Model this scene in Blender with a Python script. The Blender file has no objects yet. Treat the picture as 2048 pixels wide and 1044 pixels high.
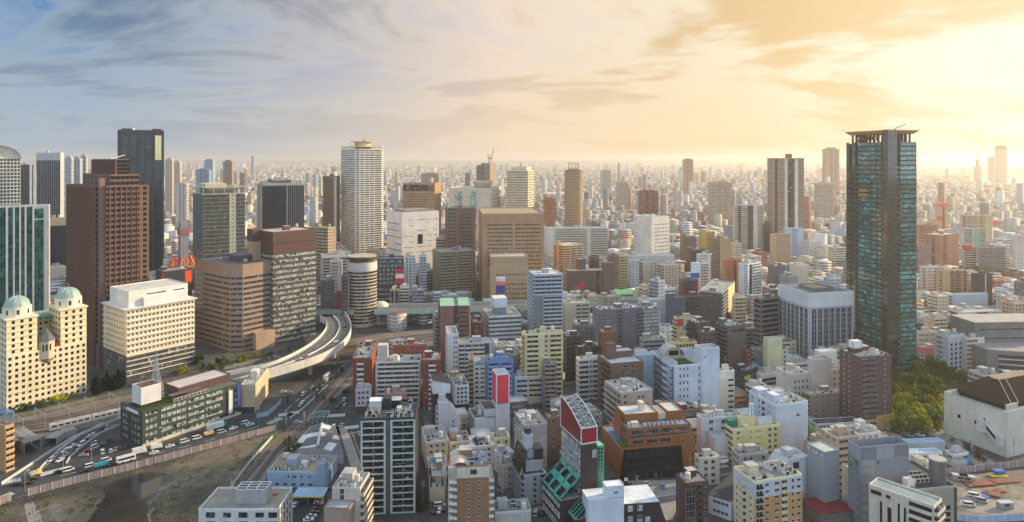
import bpy,math,random
import numpy as np
R=math.radians
rnd=random.Random(7)
sc=bpy.context.scene
col=sc.collection
# camera
FPX,HC,YH=1350.0,150.0,318.0
cd=bpy.data.cameras.new('camera');cam=bpy.data.objects.new('camera',cd);col.objects.link(cam)
cam.location=(0,0,HC);cam.rotation_euler=(R(90),0,0)
cd.sensor_width=36;cd.lens=36*FPX/2048;cd.shift_y=-(522-YH)/2048
cd.clip_start=1;cd.clip_end=120000
sc.camera=cam
# light
SUN_AZ,SUN_EL=66.0,19.0
sd=bpy.data.lights.new('sun','SUN');sun=bpy.data.objects.new('sun',sd);col.objects.link(sun)
sd.energy=5.0;sd.angle=R(1.5);sd.color=(1.0,0.76,0.46)
sun.rotation_euler=(R(90-SUN_EL),0,R(180-SUN_AZ))
sun.location=(600,300,600)
sc.view_settings.view_transform='Standard';sc.view_settings.look='None'
sc.view_settings.gamma=1;sc.view_settings.exposure=0.46
sc.cycles.use_denoising=True
sc.cycles.max_bounces=5;sc.cycles.diffuse_bounces=3;sc.cycles.glossy_bounces=2
sc.cycles.volume_bounces=1;sc.cycles.transparent_max_bounces=4
sc.cycles.sample_clamp_indirect=4
# node helpers
class G:
 def __init__(s,nt):s.nt=nt
 def n(s,t,ins=(),**kw):
  x=s.nt.nodes.new('ShaderNode'+t)
  for k,v in kw.items():setattr(x,k,v)
  for k,v in(ins.items() if isinstance(ins,dict) else enumerate(ins)):
   if v is None:continue
   if isinstance(v,bpy.types.NodeSocket):s.nt.links.new(v,x.inputs[k])
   else:x.inputs[k].default_value=v
  return x
 def m(s,op,*a,clamp=False):return s.n('Math',a,operation=op,use_clamp=clamp).outputs[0]
 def vm(s,op,*a):
  x=s.n('VectorMath',a,operation=op)
  return x.outputs['Value'] if op in('DOT_PRODUCT','LENGTH','DISTANCE') else x.outputs[0]
 def mix(s,f,a,b,blend='MIX'):
  x=s.nt.nodes.new('ShaderNodeMix');x.data_type='RGBA';x.blend_type=blend
  for k,v in((0,f),(6,a),(7,b)):
   if isinstance(v,bpy.types.NodeSocket):s.nt.links.new(v,x.inputs[k])
   else:x.inputs[k].default_value=v if k==0 else(tuple(v)+(1,))[:4]
  return x.outputs[2]
 def mr(s,v,a,b,c,d,smooth=False):
  x=s.n('MapRange',(v,a,b,c,d));x.clamp=True
  if smooth:x.interpolation_type='SMOOTHSTEP'
  return x.outputs[0]
 def noise(s,vec,scale,detail=3,rough=.5):
  return s.n('TexNoise',{'Vector':vec,'Scale':scale,'Detail':detail,'Roughness':rough}).outputs[0]
 def white(s,vec):return s.n('TexWhiteNoise',{'Vector':vec},noise_dimensions='3D').outputs[0]
 def xyz(s,v):return s.n('SeparateXYZ',(v,)).outputs
 def comb(s,x,y,z):return s.n('CombineXYZ',(x,y,z)).outputs[0]
def lin(c):
 return tuple(((v/255)/12.92 if v/255<=.04045 else((v/255+.055)/1.055)**2.4) for v in c)
 # world: Nishita sky veiled by lit cloud
W=bpy.data.worlds.new('World');sc.world=W;W.use_nodes=True
W.node_tree.nodes.clear();g=G(W.node_tree)
sky=g.n('TexSky',sky_type='NISHITA',sun_disc=False,sun_elevation=R(SUN_EL),sun_rotation=R(SUN_AZ),altitude=150,air_density=1.2,dust_density=2.5)
d=g.vm('NORMALIZE',g.n('TexCoord').outputs['Generated']);dx,dy,dz=g.xyz(d)[:3]
zc=g.m('ADD',g.m('MAXIMUM',dz,0.0),0.17)
flat=g.comb(g.m('DIVIDE',dx,zc),g.m('DIVIDE',dy,zc),0.3)
flat2=g.vm('MULTIPLY',flat,(0.8,1.0,1.0))
warp=g.n('TexNoise',{'Vector':flat2,'Scale':0.35,'Detail':2}).outputs[1]
fw=g.vm('ADD',flat2,g.vm('MULTIPLY',g.vm('SUBTRACT',warp,(.5,.5,.5)),(2.2,2.2,0)))
n1=g.noise(fw,1.35,9,.55);n2=g.noise(fw,4.5,8,.6)
cl=g.m('ADD',g.m('MULTIPLY',n1,.78),g.m('MULTIPLY',n2,.22))
cloud=g.mr(cl,.41,.55,0,1,True)
thick=g.mr(cl,.45,.60,0,1,True)
sdir=(math.sin(R(44))*math.cos(R(9)),math.cos(R(44))*math.cos(R(9)),math.sin(R(9)))
ang=g.m('ARCCOSINE',g.m('MINIMUM',g.vm('DOT_PRODUCT',d,sdir),1.0))
glow=g.mr(ang,.08,.55,1,0,True);wide=g.mr(ang,.12,1.52,1,0,True)
low=g.mr(dz,0,.19,1,0,True);f1,f2=g.mr(wide,.06,.54,0,1),g.mr(wide,.5,1,0,1)
tri=lambda a,b,c:g.mix(f2,g.mix(f1,lin(a),lin(b)),lin(c))
gap=g.mix(low,tri((58,116,182),(228,214,204),(255,238,196)),tri((146,172,196),(234,216,198),(255,234,188)))
cshade=tri((98,126,158),(206,190,182),(240,200,126));clit=tri((174,194,206),(246,224,196),(255,246,220))
skyc=g.mix(cloud,gap,g.mix(thick,clit,cshade))
skyc=g.mix(g.m('MULTIPLY',low,.8),skyc,tri((176,188,201),(245,219,188),(255,226,170)))
skyc=g.mix(g.m('MULTIPLY',glow,g.m('SUBTRACT',1.0,g.m('MULTIPLY',thick,.6))),skyc,(1.14,1.03,.82))
back=g.mr(dy,.1,-.7,0,1,True);skyc=g.vm('ADD',skyc,g.vm('SCALE',g.comb(.60,.77,.97)));g.nt.links.new(back,skyc.node.inputs[1].links[0].from_node.inputs[3])  # unseen sky behind the camera, brightness added to light the fronts facing it
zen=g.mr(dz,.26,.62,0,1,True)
skyc=g.mix(zen,skyc,(.66,.80,.99))  # overhead sky out of view, shaped cool to tint the fill light
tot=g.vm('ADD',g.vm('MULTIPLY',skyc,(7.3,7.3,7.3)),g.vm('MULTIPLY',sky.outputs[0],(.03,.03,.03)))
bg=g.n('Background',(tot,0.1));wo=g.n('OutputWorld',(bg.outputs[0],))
# materials (colour of most surfaces = the object's own colour)
MATS={}
def newmat(name):
 m=bpy.data.materials.new(name);m.use_nodes=True;m.node_tree.nodes.clear();MATS[name]=m
 return m,G(m.node_tree)
def finish(g,colr,rough,**kw):
 p=g.n('BsdfPrincipled',{'Base Color':colr,'Roughness':rough,**kw});g.n('OutputMaterial',(p.outputs[0],));return p
def mk_wall(name,rough=.8,joint=.9,streak=.14,jz=3.05,spec=.3):
 m,g=newmat(name)
 oi=g.n('ObjectInfo');co=g.n('TexCoord').outputs['Object']
 off=g.vm('ADD',co,g.comb(g.m('MULTIPLY',oi.outputs['Random'],90.),0.,0.))
 a=g.mr(g.noise(off,.09,4),.3,.7,.84,1.06)
 b=g.mr(g.noise(g.vm('MULTIPLY',off,(1.1,1.1,.06)),1.0,4,.65),.38,.72,1.04,1-streak*1.1)
 pt=g.mr(g.noise(off,.4,3,.7),.55,.68,1,.87)
 fz=g.m('FRACT',g.m('DIVIDE',g.xyz(co)[2],jz))
 j=g.m('SUBTRACT',1.0,g.m('MULTIPLY',g.m('LESS_THAN',fz,.045),1-joint))
 c=g.vm('SCALE',oi.outputs['Color']);c.node.inputs[3].default_value=1
 g.nt.links.new(g.m('MULTIPLY',g.m('MULTIPLY',a,pt),g.m('MULTIPLY',b,j)),c.node.inputs[3])
 finish(g,c,rough,**{'Specular IOR Level':spec});return m
WALL=mk_wall('render_wall');TILE=mk_wall('tiled_wall',.55,.82,.08,3.05,.5);METAL=mk_wall('painted_metal',.45,1.0,.06,3.05,.5)
CONC=mk_wall('concrete',.85,.88,.25)
def mk_roof(name):
 m,g=newmat(name);oi=g.n('ObjectInfo');co=g.n('TexCoord').outputs['Object']
 off=g.vm('ADD',co,g.comb(g.m('MULTIPLY',oi.outputs['Random'],90.),0.,0.))
 a=g.mr(g.noise(off,.22,5,.65),.28,.72,.68,1.14)
 b=g.mr(g.noise(off,1.7,3),.3,.7,.9,1.08)
 x,y,z=g.xyz(co)[:3]
 jx=g.m('LESS_THAN',g.m('FRACT',g.m('DIVIDE',x,3.3)),.03);jy=g.m('LESS_THAN',g.m('FRACT',g.m('DIVIDE',y,3.3)),.03)
 j=g.m('SUBTRACT',1.0,g.m('MULTIPLY',g.m('MAXIMUM',jx,jy),.16))
 c=g.vm('SCALE',oi.outputs['Color']);g.nt.links.new(g.m('MULTIPLY',g.m('MULTIPLY',a,b),j),c.node.inputs[3])
 finish(g,c,.85);return m
ROOF=mk_roof('roof_membrane')
def mk_glass(name,dark,mid,pale,f1,f2,px=1.5,pz=3.0,rough=.07,ior=1.6,row=0.0):
 """panes: each cell of px by pz metres is bare glass, half-drawn or blinded"""
 m,g=newmat(name);oi=g.n('ObjectInfo');co=g.n('TexCoord').outputs['Object'];x,y,z=g.xyz(co)[:3]
 cell=g.comb(g.m('FLOOR',g.m('DIVIDE',g.m('ADD',x,.37),px)),g.m('FLOOR',g.m('DIVIDE',g.m('ADD',y,.13),px)),g.m('ADD',g.m('FLOOR',g.m('DIVIDE',z,pz)),g.m('MULTIPLY',oi.outputs['Random'],997.)))
 fl_=g.m('FLOOR',g.m('ADD',g.m('MULTIPLY',oi.outputs['Random'],997.),g.m('DIVIDE',z,pz)))
 w=g.m('ADD',g.m('MULTIPLY',g.white(cell),.62),g.m('MULTIPLY',g.mr(g.noise(g.vm('MULTIPLY',co,(1.,1.,2.)),.09,2),.3,.7,0,1),.38));w=g.m('ADD',g.m('MULTIPLY',w,1-row),g.m('MULTIPLY',g.white(g.comb(fl_,3.,5.)),row)) if row else w;w2=g.white(g.vm('ADD',cell,(31.,7.,3.)))
 c=g.mix(g.m('GREATER_THAN',w,f1),dark,mid);c=g.mix(g.m('GREATER_THAN',w,f2),c,pale)
 c=g.vm('SCALE',c);g.nt.links.new(g.mr(w2,0,1,.6,1.25),c.node.inputs[3])
 finish(g,c,rough,**{'IOR':ior,'Specular IOR Level':.5});return m
GL=mk_glass('window_glass',(.018,.023,.028),(.06,.075,.08),(.36,.37,.34),.55,.80)
GLD=mk_glass('dark_glass',(.010,.014,.018),(.03,.036,.042),(.13,.14,.14),.74,.96,ior=1.35)
GLG=mk_glass('greenish_blind_glass',(.02,.035,.035),(.26,.36,.32),(.44,.52,.47),.28,.5,1.6)
GLT=mk_glass('teal_glass',(.012,.06,.056),(.028,.16,.145),(.10,.38,.34),.26,.66,2.7,3.4,.05,2.2,.45)
GLK=mk_glass('dark_teal_glass',(.010,.022,.024),(.02,.065,.062),(.05,.13,.12),.5,.8,2.2,3.4,.05,2.3,.3)
GLN=mk_glass('green_grey_glass',(.028,.042,.036),(.05,.072,.06),(.14,.17,.14),.5,.85,2.6,4.4)
GLB=mk_glass('blue_glass',(.012,.022,.042),(.022,.036,.06),(.06,.09,.12),.62,.94,1.6,3.6,.06,1.5)
GLQ=mk_glass('deep_teal_glass',(.008,.022,.030),(.012,.040,.046),(.02,.09,.088),.5,.86,2.4,4.4,.08,1.5,.5)
GLE=mk_glass('emerald_glass',(.008,.05,.05),(.015,.14,.115),(.06,.24,.13),.35,.78,2.0,3.8,.05,1.6)
def mk_plain(name,rgb,rough=.6,metal=0.0,var=.12,scale=.6):
 m,g=newmat(name);co=g.n('TexCoord').outputs['Object']
 c=g.vm('SCALE',g.comb(*rgb));g.nt.links.new(g.mr(g.noise(co,scale,4),.3,.7,1-var,1+var),c.node.inputs[3])
 finish(g,c,rough,Metallic=metal);return m
FRAME=mk_plain('window_frame_metal',(.34,.35,.36),.4);FRAMEW=mk_plain('white_frame',(.70,.71,.70),.5);FRAMED=mk_plain('dark_frame',(.035,.037,.04),.4)
OBJ=mk_wall('object_paint',.45,1.0,.04,9.0,.5)
RUBBER=mk_plain('rubber',(.02,.02,.02),.8);CARGL=mk_plain('car_glass',(.02,.025,.03),.05)
STEEL=mk_plain('galvanised_steel',(.38,.40,.42),.45,.4)
def mk_leaf(name):
 m,g=newmat(name);oi=g.n('ObjectInfo');geo=g.n('NewGeometry');co=g.n('TexCoord').outputs['Object']
 r=g.mr(geo.outputs['Random Per Island'],0,1,.4,1.3);nn=g.mr(g.noise(co,.45,2),.3,.7,.7,1.3)
 c=g.vm('SCALE',oi.outputs['Color']);g.nt.links.new(g.m('MULTIPLY',r,nn),c.node.inputs[3])
 d_=g.n('BsdfDiffuse',(c,));t=g.n('BsdfTranslucent',(c,));mx=g.n('MixShader',(.3,d_.outputs[0],t.outputs[0]))
 g.n('OutputMaterial',(mx.outputs[0],));return m
LEAF=mk_leaf('foliage');BARK=mk_plain('bark',(.06,.045,.035),.9,0,.3,2)
def mk_facade():
 """small distant fronts: rows of windows in the wall, colour from the object"""
 m,g=newmat('windowed_front');oi=g.n('ObjectInfo');tc=g.n('TexCoord');x,y,z=g.xyz(tc.outputs['Object'])[:3]
 nx,ny,nz=g.xyz(tc.outputs['Normal'])[:3];rr=oi.outputs['Random']
 onx=g.m('GREATER_THAN',g.m('ABSOLUTE',nx),.5)
 u=g.m('ADD',g.m('MULTIPLY',onx,y),g.m('MULTIPLY',g.m('SUBTRACT',1.,onx),x))
 side=g.m('GREATER_THAN',.5,g.m('ABSOLUTE',nz))
 fv=g.m('FRACT',g.m('DIVIDE',z,3.1));pu=g.mr(rr,0,1,2.0,3.6);fu=g.m('FRACT',g.m('DIVIDE',u,pu))
 wv=g.m('MULTIPLY',g.m('GREATER_THAN',fv,.30),g.m('LESS_THAN',fv,.78))
 ribbon=g.m('GREATER_THAN',g.m('FRACT',g.m('MULTIPLY',g.m('ADD',rr,g.m('MULTIPLY',onx,.37)),7.3)),.55)
 wu=g.m('MAXIMUM',g.m('MULTIPLY',g.m('GREATER_THAN',fu,.25),g.m('LESS_THAN',fu,.78)),g.m('MULTIPLY',ribbon,g.m('GREATER_THAN',fu,.07)))
 blank=g.m('GREATER_THAN',g.m('FRACT',g.m('MULTIPLY',g.m('ADD',rr,g.m('MULTIPLY',onx,.51)),13.7)),.8)
 wn=g.m('MULTIPLY',g.m('MULTIPLY',g.m('MULTIPLY',wv,wu),side),g.m('SUBTRACT',1.,blank))
 cell=g.comb(g.m('FLOOR',g.m('DIVIDE',u,pu)),g.m('FLOOR',g.m('DIVIDE',z,3.1)),g.m('MULTIPLY',rr,91.))
 wcol=g.mix(g.m('GREATER_THAN',g.white(cell),.72),(.035,.042,.05),(.22,.23,.22))
 off=g.vm('ADD',tc.outputs['Object'],g.comb(g.m('MULTIPLY',rr,90.),0.,0.))
 a=g.mr(g.noise(g.vm('MULTIPLY',off,(1,1,.2)),.35,4),.3,.7,.86,1.08)
 c=g.vm('SCALE',oi.outputs['Color']);g.nt.links.new(a,c.node.inputs[3])
 finish(g,g.mix(wn,c,wcol),g.mr(wn,0,1,.8,.25));return m
FACADE=mk_facade()
# mesh builder
class MB:
 def __init__(s):s.v=[];s.f=[];s.m=[]
 def quad(s,pts,m=0):
  n=len(s.v);s.v+=[tuple(p) for p in pts];s.f.append(tuple(range(n,n+len(pts))));s.m.append(m);return s
 def box(s,x0,x1,y0,y1,z0,z1,m=0,mt=None):
  n=len(s.v);s.v+=[(x0,y0,z0),(x1,y0,z0),(x1,y1,z0),(x0,y1,z0),(x0,y0,z1),(x1,y0,z1),(x1,y1,z1),(x0,y1,z1)]
  for q in((0,3,2,1),(0,1,5,4),(1,2,6,5),(2,3,7,6),(3,0,4,7)):s.f.append(tuple(n+i for i in q));s.m.append(m)
  s.f.append((n+4,n+5,n+6,n+7));s.m.append(m if mt is None else mt);return s
 def prism(s,poly,z0,z1,m=0,mt=None,top=None):
  """poly counter-clockwise; top: other polygon for the upper ring"""
  n=len(s.v);k=len(poly);top=top or poly
  s.v+=[(p[0],p[1],z0) for p in poly]+[(p[0],p[1],z1) for p in top]
  for i in range(k):s.f.append((n+i,n+(i+1)%k,n+k+(i+1)%k,n+k+i));s.m.append(m)
  s.f.append(tuple(n+k+i for i in range(k)));s.m.append(m if mt is None else mt)
  s.f.append(tuple(n+i for i in reversed(range(k))));s.m.append(m);return s
 def cyl(s,x,y,r,z0,z1,m=0,k=16,r1=None,mt=None):
  r1=r if r1 is None else r1
  c=lambda q:[(x+q*math.cos(2*math.pi*i/k),y+q*math.sin(2*math.pi*i/k)) for i in range(k)]
  return s.prism(c(r),z0,z1,m,mt,c(r1))
 def tube(s,a,b,r,m=0,k=5):
  a=np.array(a,float);b=np.array(b,float);d_=b-a;L=np.linalg.norm(d_)
  if L<1e-6:return s
  d_/=L;u=np.cross(d_,(0,0,1) if abs(d_[2])<.9 else(1,0,0));u/=np.linalg.norm(u);w=np.cross(d_,u)
  n=len(s.v)
  for p in(a,b):
   for i in range(k):
    t=2*math.pi*i/k+.4;s.v.append(tuple(p+r*(u*math.cos(t)+w*math.sin(t))))
  for i in range(k):s.f.append((n+i,n+(i+1)%k,n+k+(i+1)%k,n+k+i));s.m.append(m)
  s.f.append(tuple(n+i for i in reversed(range(k))));s.m.append(m);s.f.append(tuple(n+k+i for i in range(k)));s.m.append(m);return s
 def dome(s,x,y,z,r,hh,m=0,k=20,rings=6):
  n=len(s.v)
  for j in range(rings):
   t=math.pi/2*j/rings
   for i in range(k):s.v.append((x+r*math.cos(t)*math.cos(2*math.pi*i/k),y+r*math.cos(t)*math.sin(2*math.pi*i/k),z+hh*math.sin(t)))
  s.v.append((x,y,z+hh))
  for j in range(rings-1):
   for i in range(k):s.f.append((n+j*k+i,n+j*k+(i+1)%k,n+(j+1)*k+(i+1)%k,n+(j+1)*k+i));s.m.append(m)
  for i in range(k):s.f.append((n+(rings-1)*k+i,n+(rings-1)*k+(i+1)%k,n+rings*k));s.m.append(m)
  return s
 def mesh(s,name,mats):
  me=bpy.data.meshes.new(name);me.from_pydata(s.v,[],s.f)
  for m in mats:me.materials.append(m)
  if any(s.m):me.polygons.foreach_set('material_index',s.m)
  me.update();return me
 def build(s,name,mats,parent=None,color=None,loc=None,rot=0):
  return put(name,s.mesh(name,mats if isinstance(mats,(list,tuple)) else[mats]),parent,color,loc,rot)
def put(name,me,parent=None,color=None,loc=None,rot=0):
 o=bpy.data.objects.new(name,me);col.objects.link(o)
 if parent is not None:o.parent=parent
 if loc is not None:o.location=loc
 if rot:o.rotation_euler=(0,0,rot)
 if color is not None:o.color=(*lin(color),1)
 return o
def empty(name,loc,rot=0):
 o=bpy.data.objects.new(name,None);col.objects.link(o);o.location=loc;o.rotation_euler=(0,0,rot);o.empty_display_size=2;return o
USED={}
def tag(o,label,cat,group=None):
 if label in USED and not group:print('SAME LABEL',label)
 USED[label]=o;o['label']=label;o['category']=cat
 if group:o['group']=group
 return o
def struct(o,kind='structure'):o['kind']=kind;return o
def P(x,y,h=0.0):
 """the point of the place that stands at photo column x, row y when it is h metres above ground"""
 D=FPX*(HC-h)/(y-YH);return((x-1024)/FPX*D,D,h)
def smooth(o):
 o.data.polygons.foreach_set('use_smooth',[True]*len(o.data.polygons));return o
 # buildings
MC={}
def cached(key,make):
 if key not in MC:MC[key]=make()
 return MC[key]
def mb_window(w,h,pane=0,sill=False):
 b=MB();f=.07 if w<3 else.09
 b.box(-w/2+f,w/2-f,-.03,.12,-h/2+f,h/2-f,0)
 b.box(-w/2,w/2,-.09,.1,h/2-f,h/2,1);b.box(-w/2,w/2,-.09 if not sill else-.2,.1,-h/2,-h/2+f,1)
 b.box(-w/2,-w/2+f,-.09,.1,-h/2+f,h/2-f,1);b.box(w/2-f,w/2,-.09,.1,-h/2+f,h/2-f,1)
 k=pane or(2 if w>1.1 else 1)
 for i in range(1,k):x=-w/2+w*i/k;b.box(x-.03,x+.03,-.07,.1,-h/2+f,h/2-f,1)
 return b
def mb_band(w,h,mull):
 b=MB();b.box(-w/2,w/2,-.05,.1,-h/2,h/2,0)
 b.box(-w/2,w/2,-.12,.1,h/2,h/2+.08,1);b.box(-w/2,w/2,-.14,.1,-h/2-.08,-h/2,1)
 if mull:
  k=max(1,round(w/mull))
  for i in range(k+1):x=-w/2+.04+(w-.08)*i/k;b.box(x-.04,x+.04,-.1,.1,-h/2,h/2,1)
 return b
def mb_balcony(w,d,hp=1.05,div=6.0,rail=False):
 b=MB();b.box(-w/2,w/2,-d,0,-.2,0,0)
 if rail:
  b.box(-w/2,w/2,-d,-d+.05,.08,hp,1)
 else:b.box(-w/2,w/2,-d-.06,-d+.06,-.3,hp,0)
 b.box(-w/2,-w/2+.1,-d+.06,0,0,hp,0);b.box(w/2-.1,w/2,-d+.06,0,0,hp,0)
 k=max(1,round(w/div))
 for i in range(1,k):x=-w/2+w*i/k;b.box(x-.06,x+.06,-d+.07,0,0,2.35,0)
 return b
def mb_curtain(w,h,mx,mz,dx=.10,dz=.08):
 b=MB();b.box(-w/2,w/2,-.06,.1,0,h,0)
 k=max(1,round(w/mx))
 for i in range(k+1):x=-w/2+.05+(w-.1)*i/k;b.box(x-.05,x+.05,-.06-dx,.1,0,h,1)
 if mz:
  k=max(1,round(h/mz))
  for i in range(k+1):z=.05+(h-.1)*i/k;b.box(-w/2,w/2,-.06-dz,.1,z-.05,z+.05,1)
 return b
def mb_ac():
 b=MB();b.box(-.9,.9,-.45,.45,.15,1.75,0);b.cyl(-.42,0,.34,1.75,1.83,1,10);b.cyl(.42,0,.34,1.75,1.83,1,10)
 b.box(-.8,-.6,-.4,.4,0,.15,1);b.box(.6,.8,-.4,.4,0,.15,1);b.box(-.75,.75,-.47,-.45,.35,1.55,1);return b
def mb_tank(r=1.1,h=2.2):
 b=MB()
 for x in(-.7,.7):
  for y in(-.7,.7):b.box(x-.07,x+.07,y-.07,y+.07,0,1.2,1)
 b.box(-1,1,-1,1,1.2,1.3,1);b.cyl(0,0,r,1.3,1.3+h,0,14);b.dome(0,0,1.3+h,r,.35,0,14,3);return b
def mb_boxtank():
 b=MB();b.box(-1.4,1.4,-1,1,.4,2.4,0);b.box(-1.45,1.45,-.05,.05,.4,2.45,0);b.box(-.05,.05,-1.05,1.05,.4,2.46,0)
 for x in(-1.1,1.1):b.box(x-.1,x+.1,-1,1,0,.4,1)
 b.cyl(.6,.4,.3,2.4,2.55,1,8);return b
def mb_mast(h):
 b=MB();b.tube((0,0,0),(0,0,h),.06,0)
 for z,l in((.95,.5),(.85,.8),(.72,.6)):b.tube((-l,0,h*z),(l,0,h*z),.03,0)
 return b
class Face:
 def __init__(s,o,u,w):s.o=o;s.u=u;s.w=w;s.n=(u[1],-u[0]);s.rot=math.atan2(u[1],u[0])
 def at(s,t,z,off=0.0):return(s.o[0]+s.u[0]*t+s.n[0]*off,s.o[1]+s.u[1]*t+s.n[1]*off,z)
def face_between(p,q):
 dx_,dy_=q[0]-p[0],q[1]-p[1];w=math.hypot(dx_,dy_);return Face(p,(dx_/w,dy_/w),w)
FOOT=[]
BLD=[]
def fit(xl,xn,xr,yb,a,yt=None,h=None):
 """world corner, widths and height of a box whose nearest corner, left and right corners show at these columns"""
 D=FPX*HC/(yb-YH);X=(xn-1024)/FPX*D;ca,sa=math.cos(R(a)),math.sin(R(a))
 tr,tl=(xr-1024)/FPX,(xl-1024)/FPX
 wr=(tr*D-X)/(ca-tr*sa);wl=(X-tl*D)/(sa+tl*ca)
 if h is None:h=HC-(yt-YH)*D/FPX
 return X,D,wr,wl,h
class B:
 """one building: an Empty at its corner, local x along the right-hand front, local y along the left-hand front"""
 def __init__(s,kind,label,cat,xl,xn,xr,yt,yb,a,wall=(190,190,188),fl=None,Rs='',Ls='',wm=None,roof=(150,152,150),par=.9,group=None,wl=None,wr=None,h=None,nick=None,clutter=1,bal=None,glass=None,frame=None,body=True,dz=0,seed=None):
  X,D,wr_,wl_,hh=fit(xl,xn,xr,yb,a,yt,h)
  s.wr=wr or wr_;s.wl=wl or wl_;s.h=hh;s.D=D;s.X=X;s.a=R(a);s.z0=dz
  if not wl:s.wl=min(18,max(8,s.wr*.8)) if s.wl<0 else max(5,min(s.wl,90) if a>20 or s.wl<1.6*max(s.wr,14) else 1.2*max(s.wr,10))
  if not wr and(s.wr<0 or(a>65 and s.wr>1.5*s.wl)):s.wr=1.2*s.wl
  s.root=empty(kind,(X,D,dz),s.a);tag(s.root,label,cat,group)
  s.wall=wall;s.bal=bal or wall;s.glass=glass or GL;s.frame=frame or FRAME;s.wm=wm or WALL;s.nick=nick;s.kind=kind
  s.fl=fl or max(1,round((s.h-1)/3.1));s.rng=random.Random(seed if seed is not None else int(xn*7+yb));s.pend={}
  s.lod=0 if D<520 else(1 if D<900 else 2);s.rx=(wall[0]+wall[1]+wall[2])/3
  FOOT.append([s.world(x,y) for x,y in((0,0),(s.wr,0),(s.wr,s.wl),(0,s.wl))]);BLD.append(s)
  s.FR=Face((0,0),(1,0),s.wr);s.FL=Face((0,s.wl),(0,-1),s.wl)
  s.px=(xl,xr,yt,yb)
  if body:
   hb=s.h-par
   b=MB().box(0,s.wr,0,s.wl,-.5,hb);b.build('wall',s.wm,s.root,wall)
   s.roofing(0,s.wr,0,s.wl,hb,par,roof)
   s.style(s.FR,Rs,0,hb);s.style(s.FL,Ls,0,hb)
   if clutter:s.clutter(0,s.wr,0,s.wl,hb,clutter)
 def world(s,x,y):
  ca,sa=math.cos(s.a),math.sin(s.a);return(s.X+x*ca-y*sa,s.D+x*sa+y*ca)
 def box(s,name,x0,x1,y0,y1,z0,z1,color=None,mat=None,**k):
  return MB().box(x0,x1,y0,y1,z0,z1).build(name,mat or s.wm,s.root,color or s.wall)
 def roofing(s,x0,x1,y0,y1,hb,par,roof,t=.25,pc=None):
  if par>.15:
   p=MB();p.box(x0,x1,y0,y0+t,hb,hb+par);p.box(x0,x1,y1-t,y1,hb,hb+par)
   p.box(x0,x0+t,y0+t,y1-t,hb,hb+par);p.box(x1-t,x1,y0+t,y1-t,hb,hb+par)
   p.build('parapet',s.wm,s.root,pc or tuple(min(235,c*1.06+6) for c in s.wall))
   MB().box(x0+t,x1-t,y0+t,y1-t,hb,hb+.06).build('roof',ROOF,s.root,roof)
  else:MB().box(x0-.1,x1+.1,y0-.1,y1+.1,hb,hb+.15).build('roof',ROOF,s.root,roof)
 def part(s,name,me,loc,rot=0,color=None):return put(name,me,s.root,color or s.wall,loc,rot)
 def clutter(s,x0,x1,y0,y1,z,amt=1):
  g_=s.rng;w,d_=x1-x0,y1-y0;z+=.06
  if min(w,d_)<4.5:return
  pw,pd,ph=min(w*.4,g_.uniform(3.5,6)),min(d_*.4,g_.uniform(3.5,6)),g_.uniform(2.6,3.6)
  px=x0+g_.choice((.12,.5,.55))*(w-pw)+.3;py=y0+g_.uniform(.45,.92)*(d_-pd)
  s.box('penthouse',px,px+pw,py,py+pd,z,z+ph,tuple(c*.97 for c in s.wall))
  MB().box(px-.12,px+pw+.12,py-.12,py+pd+.12,z+ph,z+ph+.18).build('penthouse_roof',ROOF,s.root,(176,178,178))
  if s.lod==2:return
  def free(m_):
   for _ in range(12):
    x,y=g_.uniform(x0+m_,x1-m_),g_.uniform(y0+m_,y1-m_)
    if not(px-m_<x<px+pw+m_ and py-m_<y<py+pd+m_):return x,y
   return None
  if min(w,d_)>7:
   q=free(1.9)
   if q and g_.random()<.8:
    if g_.random()<.5:put('water_tank',cached('tank',lambda:mb_tank().mesh('water_tank',[OBJ,STEEL])),s.root,(206,204,192),(q[0],q[1],z))
    else:put('water_tank',cached('btank',lambda:mb_boxtank().mesh('water_tank',[OBJ,STEEL])),s.root,(208,206,196),(q[0],q[1],z),g_.choice((0,1.57)))
  if s.lod==0 and amt:
   n=int(min(14,w*d_/26)*amt)
   for _ in range(n):
    q=free(1.2)
    if q:put('air_conditioner',cached('ac',lambda:mb_ac().mesh('air_conditioner',[OBJ,RUBBER])),s.root,(206,208,206),(q[0],q[1],z),g_.choice((0,1.57)))
   b=MB()
   for _ in range(2):
    y=g_.uniform(y0+1,y1-1);b.box(x0+.8,x1-.8,y,y+.16,z+.1,z+.26)
   x=g_.uniform(x0+1,x1-1);b.box(x,x+.2,y0+.8,y1-.8,z+.3,z+.5)
   b.build('roof_pipe',STEEL,s.root);
   for i in range(3):
    q=free(.6)
    if q:put('roof_vent',cached('vent',lambda:MB().cyl(0,0,.3,0,.8,0,8).mesh('roof_vent',[METAL])),s.root,(170,170,166),(q[0],q[1],z))
   if g_.random()<.5:
    b=MB()
    for p_,q_ in(((x0,y0),(x1,y0)),((x0,y0),(x0,y1)),((x1,y0),(x1,y1))):
     m_=max(2,int(math.dist(p_,q_)/2));b.tube((*p_,z+1.75),(*q_,z+1.75),.045,0,4)
     for i in range(m_+1):u=i/m_;xx,yy=p_[0]+(q_[0]-p_[0])*u,p_[1]+(q_[1]-p_[1])*u;b.tube((xx,yy,z+.7),(xx,yy,z+1.75),.035,0,4)
    b.build('roof_railing',STEEL,s.root)
  if g_.random()<.6:put('antenna',cached('mast',lambda:mb_mast(4.5).mesh('antenna',[STEEL])),s.root,None,(px+pw/2,py+pd/2,z+ph+.1))
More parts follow.
